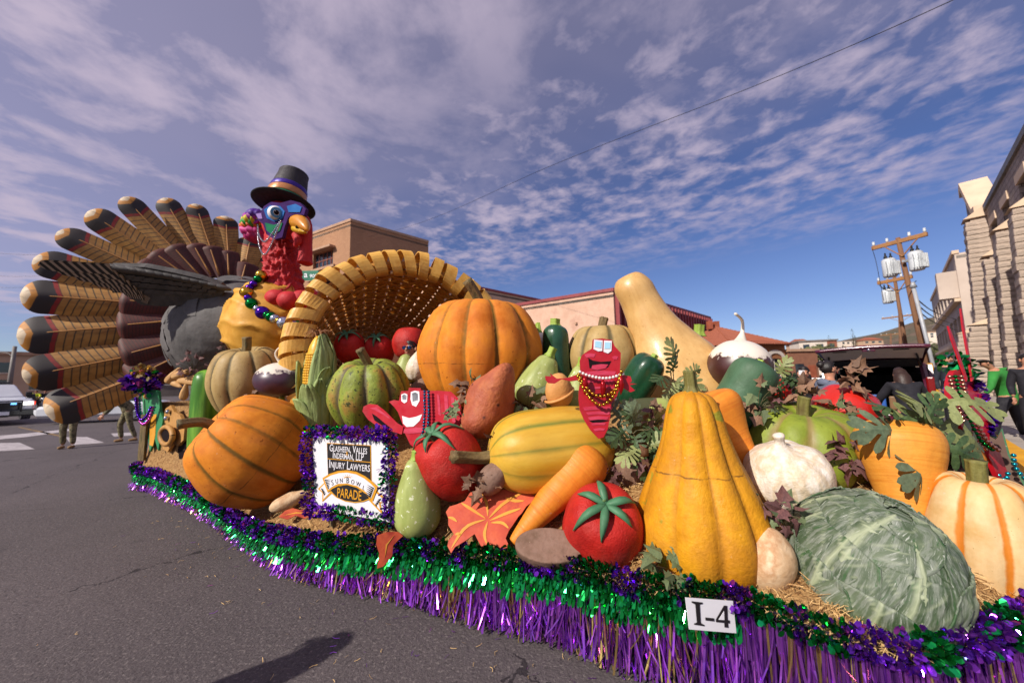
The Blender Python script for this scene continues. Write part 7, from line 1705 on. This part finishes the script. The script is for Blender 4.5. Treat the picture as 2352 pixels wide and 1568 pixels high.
pg = person('dark haired woman in black raising a phone by the tailgate', gnd(1846, 6.2), R(-25), BLKC, BLKC, hair=HAIRB, style='long', scale=.97, pose=dict(eL=(-.26, -.1, 1.2), wL=(-.16, -.30, 1.47), eR=(.22, -.12, 1.2), wR=(-.04, -.30, 1.45)))
pw_ = Matrix.Translation(pg.location) @ Matrix.Rotation(R(-25), 4, 'Z') @ Vector((-.11, -.36, 1.55)); o = MB().box((0, 0, 0), (.075, .009, .15), None, .004).build('smartphone', SWHITE); o.location = pw_; o.rotation_euler = (R(10), 0, R(-25)); tagit(o, 'white smartphone held up by the dark haired woman', 'phone')
person('woman in black seen from behind leaning into the open tailgate', gnd(2080, 6.3), R(150), BLKC, BLKC, hair=HAIRD, style='long', pose=dict(ch=(0, -.08, 1.22), uc=(0, -.14, 1.32), ne=(0, -.18, 1.39), hb=(0, -.2, 1.45), hm=(0, -.23, 1.52), ht=(0, -.24, 1.60), sL=(-.175, -.13, 1.33), sR=(.175, -.13, 1.33), eL=(-.3, -.25, 1.1), eR=(.3, -.25, 1.1), wL=(-.26, -.48, 1.0), wR=(.26, -.48, 1.0)))
person('man in dark jacket standing on the pavement by the poles', gnd(2180, 9.2) + Vector((0, 0, .14)), R(-20), DRK, BLKC, scale=1.06)
person('person in black at the far right edge of the pavement', gnd(2362, 7.4) + Vector((0, 0, .13)), R(-40), BLKC, BLKC, hair=HAIRB)
# man in green jacket bending to the left
Yg = 8.3; b0 = gnd(2312, Yg) + Vector((0, 0, .13))
G = lambda u, v, dy=0: at(u, v, Yg + dy) - b0
person('man in green jacket and black trousers bending on the pavement', b0, 0, GRNJ, BLKC, look=(-.9, .35, -.3), pose=dict(pel=G(2316, 918), wa=G(2312, 900), ch=G(2303, 880), uc=G(2290, 858), ne=G(2277, 846), hb=G(2270, 840), hm=G(2262, 834), ht=G(2254, 828),
    sL=G(2282, 862, -.18), eL=G(2276, 890, -.22), wL=G(2262, 905, -.15), sR=G(2300, 852, .18), eR=G(2318, 870, .25), wR=G(2330, 890, .3), hL=G(2306, 924, -.08), kL=G(2290, 968, -.05), aL=G(2282, 1006, .05), hR=G(2324, 924, .08), kR=G(2338, 965, .05), aR=G(2356, 1004, .1)))
# soldiers
person('soldier in camouflage walking behind the lowest tail feather', ground(153, 1030), R(20), CAMO, CAMO, shoes=BOOT, group='soldiers escorting the float')
person('soldier in camouflage bending beside the white car', ground(288, 1014), R(-40), CAMO, CAMO, shoes=BOOT, group='soldiers escorting the float', pose=dict(wa=(0, -.04, 1.07), ch=(0, -.16, 1.19), uc=(0, -.28, 1.26), ne=(0, -.36, 1.30), hb=(0, -.42, 1.32), hm=(0, -.49, 1.36), ht=(0, -.55, 1.41), sL=(-.18, -.27, 1.25), sR=(.18, -.27, 1.25), eL=(-.25, -.38, 1.0), eR=(.25, -.38, 1.0), wL=(-.2, -.5, .82), wR=(.2, -.5, .82), kL=(-.12, -.14, .5), kR=(.12, .06, .5), aL=(-.12, -.08, .09), aR=(.12, .2, .1)))
RID = dict(pel=(0, .2, .85), wa=(0, .17, 1.0), ch=(0, .12, 1.15), uc=(0, .08, 1.28), ne=(0, .06, 1.36), hb=(0, .05, 1.42), hm=(0, .04, 1.5), ht=(0, .05, 1.58), sL=(-.18, .08, 1.29), sR=(.18, .08, 1.29), eL=(-.3, -.05, 1.1), eR=(.3, -.05, 1.1), wL=(-.33, -.28, 1.05), wR=(.33, -.28, 1.05), hL=(-.1, .15, .82), hR=(.1, .15, .82), kL=(-.22, -.2, .68), kR=(.22, -.2, .68), aL=(-.24, -.05, .28), aR=(.24, -.05, .28))
person('motorcycle rider in yellow safety vest at the far left', mc1.location, R(30), HIVIS, BLKC, pose=RID, group='motorcycle riders'); person('motorcycle rider in black behind the yellow vest rider', mc2.location, R(45), BLKC, BLKC, pose=RID, group='motorcycle riders')
# rider inside the basket, wearing a tomato
hp = at(943, 803, 4.72)
pb_ = person('person in blue sunglasses with tomato costume head inside the basket', hp - Vector((0, -.02, 1.62)), R(-12), BLKC, BLKC, glasses=True, group=None, pose=dict(hL=(-.1, 0, 1.0), hR=(.1, 0, 1.0), pel=(0, 0, 1.02), kL=(-.14, -.25, .98), kR=(.14, -.25, .98), aL=(-.14, -.3, .75), aR=(.14, -.3, .75), wL=(-.2, -.3, 1.15), wR=(.2, -.3, 1.15)))
e = thing('tomato_hat', 'huge dark red tomato costume head worn inside the basket', 'hat', hp + Vector((-.06, .16, -.10)), zquat((0, .05, 1)), None)
bodyof(e, PUMPKIN(.225, .40, .1), TOMR, ribs=5, depth=.03, seg=50, n=22, pw=1.0); star(e, .37, .12, 5, TLEAF, seed=3)
# unseen bystander inferred from a road shadow; hair and side-on stance shape it
tipg = ground(786, 1468); bl = Vector((tipg.x, tipg.y, 0)) + Vector((SH.x, SH.y, 0)) * (1.72 / math.tan(SUN_EL))
person('bystander with long dark hair standing left of the view', bl, math.atan2(SH.y, SH.x), DRK, JEAN, group=None, style='long')
# ================================================================ maroon SUV with raised tailgate
MAR = mat('car_maroon', ['#4a1226', '#561830'], .22, vs=1, coat=.7, rvar=.05); TRIM = mat('trim_grey', ['#c4bcb4', '#d0c8c0'], .6, vs=2); INT = mat('interior_dark', ['#0e0e10', '#17171a'], .8, vs=3)
sv = thing('maroon_suv', 'maroon SUV with raised tailgate parked along the yellow kerb', 'car', gp(12.2, -.4), rz=math.atan2(E1.y, E1.x) - math.pi / 2)
def sidewall(x, s):
    out = [(0, .45), (0, .95), (.05, 1.0), (.28, 1.72), (2.9, 1.78), (3.7, 1.15), (4.75, 1.02), (4.85, .45), (4.3, .42), (4.2, .75), (3.5, .75), (3.4, .4), (1.3, .4), (1.2, .75), (.5, .75), (.4, .42)]
    m = MB().poly([Vector((x, a, b)) for a, b in out], .06, (s, 0, 0)).build('side_panel', MAR, sv)
    MB().poly([Vector((x + s * .012, a, b)) for a, b in ((.35, 1.08), (.5, 1.62), (2.7, 1.68), (3.2, 1.15))], .02, (s, 0, 0)).build('side_window', GLASSD, m)
    MB().box((x + s * .02, 2.4, .95), (.02, .18, .05)).build('door_handle', MAR, m); return m
for s in (-1, 1):
    sidewall(s * .95, s)
    MB().box((s * .88, -.02, 1.2), (.13, .08, .5), Matrix.Rotation(0, 3, 'X'), .03).build('tail_lamp', mat('lamp_red_glass', ['#6a0a0c', '#7c1012'], .15, vs=2), sv)
    for y in (.85, 3.85): wheel(sv, (s * .84, y, .36), .36, .24)
    MB().tube([(s * .86, .05, 1.02), (s * .80, .28, 1.74)], .06, 6).build('rear_pillar', MAR, sv); MB().box((s * .82, .12, .85), (.1, .1, .7)).build('pillar_trim', INT, sv)
    MB().tube([(s * .80, .3, 1.68), (s * .72, -.45, 1.95)], .016, 6).build('gas_strut', INT, sv)
    MB().box((s * 1.04, 3.35, 1.18), (.16, .1, .14), None, .03).build('mirror', MAR, sv)
loft([[(-.86, .2, 1.74), (.86, .2, 1.74), (.8, .2, 1.8), (-.8, .2, 1.8)], [(-.88, 1.6, 1.76), (.88, 1.6, 1.76), (.8, 1.6, 1.86), (-.8, 1.6, 1.86)], [(-.84, 2.95, 1.72), (.84, 2.95, 1.72), (.78, 2.95, 1.8), (-.78, 2.95, 1.8)]], MAR, 'roof', sv)
loft([[(-.9, 3.1, .5), (.9, 3.1, .5), (.9, 3.1, 1.12), (-.9, 3.1, 1.12)], [(-.9, 4.85, .5), (.9, 4.85, .5), (.9, 4.85, 1.0), (-.9, 4.85, 1.0)]], MAR, 'bonnet', sv)
mobj('windscreen', [(-.8, 3.72, 1.14), (.8, 3.72, 1.14), (.76, 2.96, 1.75), (-.76, 2.96, 1.75)], [(0, 1, 2, 3)], GLASSD, sv, False)
MB().box((0, 1.6, .62), (1.76, 3.1, .1)).build('cargo_floor', INT, sv); MB().box((0, 2.4, 1.1), (1.7, .2, .9), Matrix.Rotation(.2, 3, 'X'), .05).build('rear_seat', INT, sv)
for x in (-.45, .45): MB().box((x, 2.42, 1.62), (.26, .12, .2), None, .04).build('headrest', INT, sv)
MB().box((0, 3.05, 1.1), (1.78, .06, 1.2)).build('dash_bulkhead', INT, sv)
MB().box((0, -.12, .52), (1.86, .3, .3), None, .06).build('bumper', MAR, sv)
def tg(x, t, o=0.0):                    # tailgate: hinge at t = 0, lip at t = 1
    y = .22 - 1.0 * t; z = 1.72 + .40 * t + .05 * math.sin(t * 3.1) - .05 * x * x + o; return Vector((x, y, z))
V = []; F = []; nx, nt_ = 14, 8
for o in (0.06, 0.0):
    for i in range(nt_ + 1):
        w = .80 + .12 * (i / nt_)
        for j in range(nx + 1): V.append(tg(w * (j / nx * 2 - 1), i / nt_, o * (1 - .4 * i / nt_)))
n = (nt_ + 1) * (nx + 1); fm = []
for i in range(nt_):
    for j in range(nx): k = i * (nx + 1) + j; F.append((k, k + 1, k + nx + 2, k + nx + 1)); F.append((n + k, n + k + nx + 1, n + k + nx + 2, n + k + 1))
for j in range(nx): k = nt_ * (nx + 1) + j; F.append((k, k + 1, n + k + 1, n + k))
for i in range(nt_):
    for j in (0, nx): k = i * (nx + 1) + j; F.append((k, k + nx + 1, n + k + nx + 1, n + k))
tgo = mobj('tailgate', V, F, MAR, sv)
V = []; F = []
for t in (.36, .92):
    for j in range(15): V.append(tg((.80 + .08 * t) * (j / 7 - 1) * .97, t, -.012))
F = [(j, j + 15, j + 16, j + 1) for j in range(14)]; mobj('inner_trim', V, F, TRIM, tgo)
V = [tg(x, t, -.014) for t in (.02, .34) for x in (-.74, .74)]; mobj('rear_glass', V, [(0, 1, 3, 2)], INT, tgo, False)
MB().box(tg(0, .985, -.035), (.22, .05, .09), None, .02).build('latch_panel', MAR, tgo); MB().sphere(tg(0, .99, -.045) - Vector((0, .03, 0)), .035, 10, 8).build('latch', BSIL, tgo, True)
for s in (-1, 1): MB().box(tg(s * .5, .86, -.02), (.24, .08, .015)).build('pull_slot', INT, tgo)
lipm = MB().tube([tg((.92) * (j / 10 - 1), 1.0, .01) for j in range(21)], .06, 8, flat=.7).build('lip', MAR, tgo, True)
for nm, lb, c, s, col in (('storage_box', 'blue plastic box in the open boot', (-.1, .9, .86), (.5, .4, .36), '#1f4f9a'), ('shopping_bag', 'pale plastic bag in the open boot', (-.45, .5, .82), (.3, .3, .28), '#b8c0c4'), ('cardboard_box', 'brown cardboard box in the open boot', (.4, .8, .84), (.4, .4, .32), '#7a5a3a')):
    o = MB().box((0, 0, s[2] / 2), s, None, .03).build(nm, mat('m_' + nm, [col], .5, vs=4, bump=.3, bs=8)); o.matrix_world = Matrix.Translation(gp(12.2, -.4)) @ Matrix.Rotation(math.atan2(E1.y, E1.x) - math.pi / 2, 4, 'Z') @ Matrix.Translation((c[0], c[1], .675)); tagit(o, lb, 'box' if 'box' in nm else 'bag')
sedan('dark car parked behind the woman with the phone', gnd(1852, 10.5), R(-46) + math.pi, CARB, 'cars by the kerb'); sedan('grey car farther along beyond the phone woman', gnd(1790, 17), R(-40), mat('car_grey', ['#5a5c62', '#6a6c72'], .3, vs=1, coat=.5), 'cars by the kerb')
e = thing('cooler', 'blue plastic cooler on the pavement behind the green jacket', 'cooler', gnd(2372, 8.9) + Vector((0, 0, .135)), rz=.4)
MB().box((0, 0, .2), (.7, .42, .4), None, .04).build('tub', mat('cooler_blue', ['#1658a0', '#1f66b0'], .4, vs=2), e); MB().box((0, 0, .44), (.74, .46, .08), None, .03).build('lid', SWHITE, e); MB().tube([(-.36, 0, .34), (-.42, 0, .44), (-.42, .2, .44)], .012, 6).build('handle', SWHITE, e)
# ================================================================ artificial foliage
IVG = mat('ivy_green', ['#5a6648', '#6c7a52', '#525e42'], .6, vs=9, trans=.15, rand=.25, bump=.2, bs=20); IVB = mat('ivy_brown', ['#6a4c3a', '#80604a', '#8c664a'], .65, vs=9, trans=.12, rand=.3, bump=.2, bs=20)
IVP = mat('ivy_purple', ['#55383a', '#6a4644', '#7a5450'], .65, vs=9, trans=.1, rand=.3, bump=.2, bs=20); PHG = mat('philodendron_green', ['#33482a', '#435a34', '#50663e'], .5, vs=7, trans=.15, rand=.25, bump=.2, bs=20)
PHO = mat('philodendron_olive', ['#7c8452', '#8e965e', '#707848'], .5, vs=7, trans=.18, rand=.2, bump=.2, bs=20); PHS = mat('philodendron_grey', ['#56664e', '#66765a', '#728264'], .5, vs=7, trans=.12, rand=.25, bump=.2, bs=20)
VINE = mat('vine_stem', ['#4a4426', '#5c5230'], .7, vs=6)
def ivy_mesh(seed, m):
    q = random.Random(seed); out = [(0, 0), (.16, -.12), (.42, -.10), (.30, .16), (.58, .38), (.26, .46), (.0, 1.0)]
    out = [(x * q.uniform(.9, 1.12), y * q.uniform(.93, 1.08)) for x, y in out]; out[0] = (0, 0); out[-1] = (0, 1.0)
    V = []; F = []
    mid = [(0, 0), (0, .25), (0, .55), (0, 1.0)]
    def zf(x, y): return -.22 * abs(x) + .10 * math.sin(y * 4 + seed) - .25 * y * y + .08 * math.sin(x * 9 + seed)
    for s in (1, -1):
        b = len(V); P = [(0, 0), (out[1][0] * s, out[1][1]), (out[2][0] * s, out[2][1]), (out[3][0] * s, out[3][1]), (out[4][0] * s, out[4][1]), (out[5][0] * s, out[5][1]), (0, 1.0), (0, .5), (0, .2)]
        V += [(x, y, zf(x, y)) for x, y in P]; f = [(0, 1, 8), (1, 2, 3), (1, 3, 8), (8, 3, 7), (3, 4, 5), (3, 5, 7), (7, 5, 6)]
        F += [tuple(b + i for i in (t if s > 0 else t[::-1])) for t in f]
    return mobj('leaf', V, F, m, raw=True, smooth=True)
def phil_mesh(seed, m, pairs=6):
    q = random.Random(seed); V = []; F = []
    def zf(x, y): return -.28 * abs(x) - .22 * y * y + .05 * math.sin(y * 7 + seed)
    def addq(P):
        b = len(V); V.extend([(x, y, zf(x, y)) for x, y in P]); F.append(tuple(range(b, b + len(P))))
    n = 8
    for i in range(n):
        y0, y1 = i / n, (i + 1) / n; w0 = .10 * math.sin(math.pi * (.1 + .85 * y0)) + .012; w1 = .10 * math.sin(math.pi * (.1 + .85 * y1)) + .008
        addq([(-w0, y0), (0, y0), (0, y1), (-w1, y1)]); addq([(0, y0), (w0, y0), (w1, y1), (0, y1)])
    for s in (-1, 1):
        for k in range(pairs):
            y = .06 + .84 * k / (pairs - 1); L_ = (.46 * math.sin(math.pi * (.18 + .70 * (k + .4) / pairs)) + .06) * q.uniform(.88, 1.1); an = R(-25 + 85 * k / (pairs - 1)) + q.gauss(0, .06); dx, dy = math.cos(an) * s, math.sin(an); wx, wy = -dy * s * .0, 1
            px, py = -math.sin(an) * s, math.cos(an); wd = .085 * q.uniform(.85, 1.15)
            c = [(0.03 * s, y)]
            for f, w in ((.05, .55), (.35, .8), (.65, 1.05), (.88, .8), (1.0, .1)): c.append((0.03 * s + dx * L_ * f, y + dy * L_ * f, w * wd))
            for a, b in zip(c[1:-1], c[2:]): addq([(a[0] - px * a[2], a[1] - py * a[2]), (b[0] - px * b[2], b[1] - py * b[2]), (b[0] + px * b[2], b[1] + py * b[2]), (a[0] + px * a[2], a[1] + py * a[2])][::s])
    return mobj('leaf', V, F, m, raw=True, smooth=False)
IVM = {m.name: [ivy_mesh(i, m) for i in range(4)] for m in (IVG, IVB, IVP)}; PHM = {m.name: [phil_mesh(i + 3, m) for i in range(3)] for m in (PHG, PHO, PHS)}
def plant(label, u, v, Y, rad, n, mats, kind, size, seed, tilt=(0, -.45, .6), flat=.6, name=None):
    q = random.Random(seed); c = at(u, v, Y); k = Y / FPX; r = rad * k
    if kind == 'ivy': n = int(n * 1.5); size *= .8
    e = thing(name or ('ivy_sprig' if kind == 'ivy' else 'leaf_sprig'), label, 'plant', c - Vector((0, 0, r * .5)), group='artificial foliage on the float')
    mb = MB(); root = Vector((0, .03, 0))
    for i in range(n):
        a = q.uniform(0, 6.283); d = Vector((math.cos(a), -q.uniform(.0, .5), math.sin(a) * .9)).normalized(); p = Vector((0, 0, r * .5)) + Vector((d.x * r * q.uniform(.25, 1), d.y * r * .6, d.z * r * q.uniform(.2, .95)))
        mm = mats[q.randrange(len(mats))]; me = (IVM if kind == 'ivy' else PHM)[mm.name]; me = me[q.randrange(len(me))]
        yv = (d + Vector((q.gauss(0, .35), q.gauss(0, .3), -.25 + q.gauss(0, .35)))).normalized(); zv = Vector(tilt) + Vector((q.gauss(0, .4), q.gauss(0, .35), q.gauss(0, .35))); zv = (zv - yv * zv.dot(yv)).normalized(); xv = yv.cross(zv)
        s = size * k * q.uniform(.65, 1.2)
        inst('leaf', me, e, p, Matrix((xv, yv, zv)).transposed().to_quaternion(), s)
        mb.tube(curve_pts([root, root.lerp(p, .5) + Vector((0, .02, .02)), p], 5), .0022 + .0015 * (kind != 'ivy'), 4, cap=False)
    mb.build('stem', VINE, e); return e
PL = [
 ('brown ivy sprig above the sweet potato', 1082, 890, 3.25, 40, 11, [IVB, IVG], 'ivy', 34), ('green ivy tendril hanging left of the sweet potato', 1062, 945, 3.1, 34, 9, [IVG], 'ivy', 26),
 ('brown green ivy between sweet potato and pale squash', 1212, 925, 3.15, 42, 12, [IVB, IVG], 'ivy', 34), ('dark purple ivy leaves on the curved brown stem', 1142, 1020, 2.75, 26, 8, [IVP], 'ivy', 26),
 ('dry brown leaves hanging over the red maple leaf', 1108, 1110, 2.62, 34, 7, [IVB], 'ivy', 30), ('purple ivy leaves beside the carrot top', 1392, 1098, 2.6, 30, 9, [IVP], 'ivy', 26),
 ('purple brown ivy between the nut and the gourd', 1498, 1062, 2.5, 36, 10, [IVP, IVB], 'ivy', 32), ('reddish ivy on the pale squash beside the gourd neck', 1502, 965, 2.75, 38, 11, [IVP, IVB], 'ivy', 30),
 ('brown ivy trailing over the matt green zucchini', 1668, 935, 2.78, 36, 11, [IVB, IVG], 'ivy', 34), ('brown green ivy mass left of the lime pumpkin stem', 1748, 925, 2.72, 44, 13, [IVB, IVG, IVP], 'ivy', 32),
 ('brown ivy standing behind the lime pumpkin stem', 1848, 908, 2.9, 34, 10, [IVB], 'ivy', 32), ('large dry brown leaves above the glossy red tomato', 1968, 872, 2.95, 38, 12, [IVB], 'ivy', 36),
 ('grey green ivy lying on the glossy red tomato', 1925, 945, 2.78, 40, 9, [IVG, IVB], 'ivy', 38), ('dark purple ivy cluster right of the garlic', 1945, 1040, 2.45, 48, 17, [IVP], 'ivy', 36),
 ('purple brown ivy below the garlic bulb', 1805, 1178, 2.08, 46, 13, [IVP, IVG], 'ivy', 44), ('small green ivy at the right flank of the gourd', 1720, 1140, 2.15, 18, 5, [IVG], 'ivy', 22),
 ('grey green ivy lying on the straw before the gourd', 1520, 1278, 2.12, 40, 6, [IVG], 'ivy', 52), ('green ivy hanging over the tinsel garland', 1548, 1335, 2.0, 24, 5, [IVG], 'ivy', 36),
 ('dark ivy in the gap beside the fat carrot', 2165, 1078, 2.4, 36, 8, [IVP], 'ivy', 44), ('dry brown sprig before the grey turkey body', 520, 805, 5.6, 24, 9, [IVP], 'ivy', 16), ('dry purple sprigs at the foot of the turkey', 440, 838, 5.7, 34, 14, [IVP], 'ivy', 16),
 ('brown sprig of leaves on the tan pumpkin', 578, 905, 4.3, 12, 5, [IVB], 'ivy', 14)]
for i, a in enumerate(PL): plant(*a, seed=40 + i)
PP = [('grey green split leaf sprig right of the chilli figure', 1452, 985, 2.6, 36, 8, [PHS, PHG], 'ph', 50), ('dark green split leaves behind the gourd stem', 1552, 868, 3.0, 40, 12, [PHG, PHO], 'ph', 46),
 ('green feathery leaves right of the large turnip', 1785, 866, 3.1, 28, 9, [PHG, PHO], 'ph', 36), ('pale split leaves under the chilli figure tip', 1478, 1030, 2.55, 26, 7, [PHG, PHO], 'ph', 44),
 ('big split leaf carrot top at the right', 2092, 1000, 2.3, 44, 7, [PHS, PHG], 'ph', 96), ('olive split leaf fronds rising over the fat carrot', 2130, 945, 2.36, 36, 5, [PHO], 'ph', 112)]
for i, a in enumerate(PP): plant(*a, seed=90 + i, tilt=(0, -.8, .5))
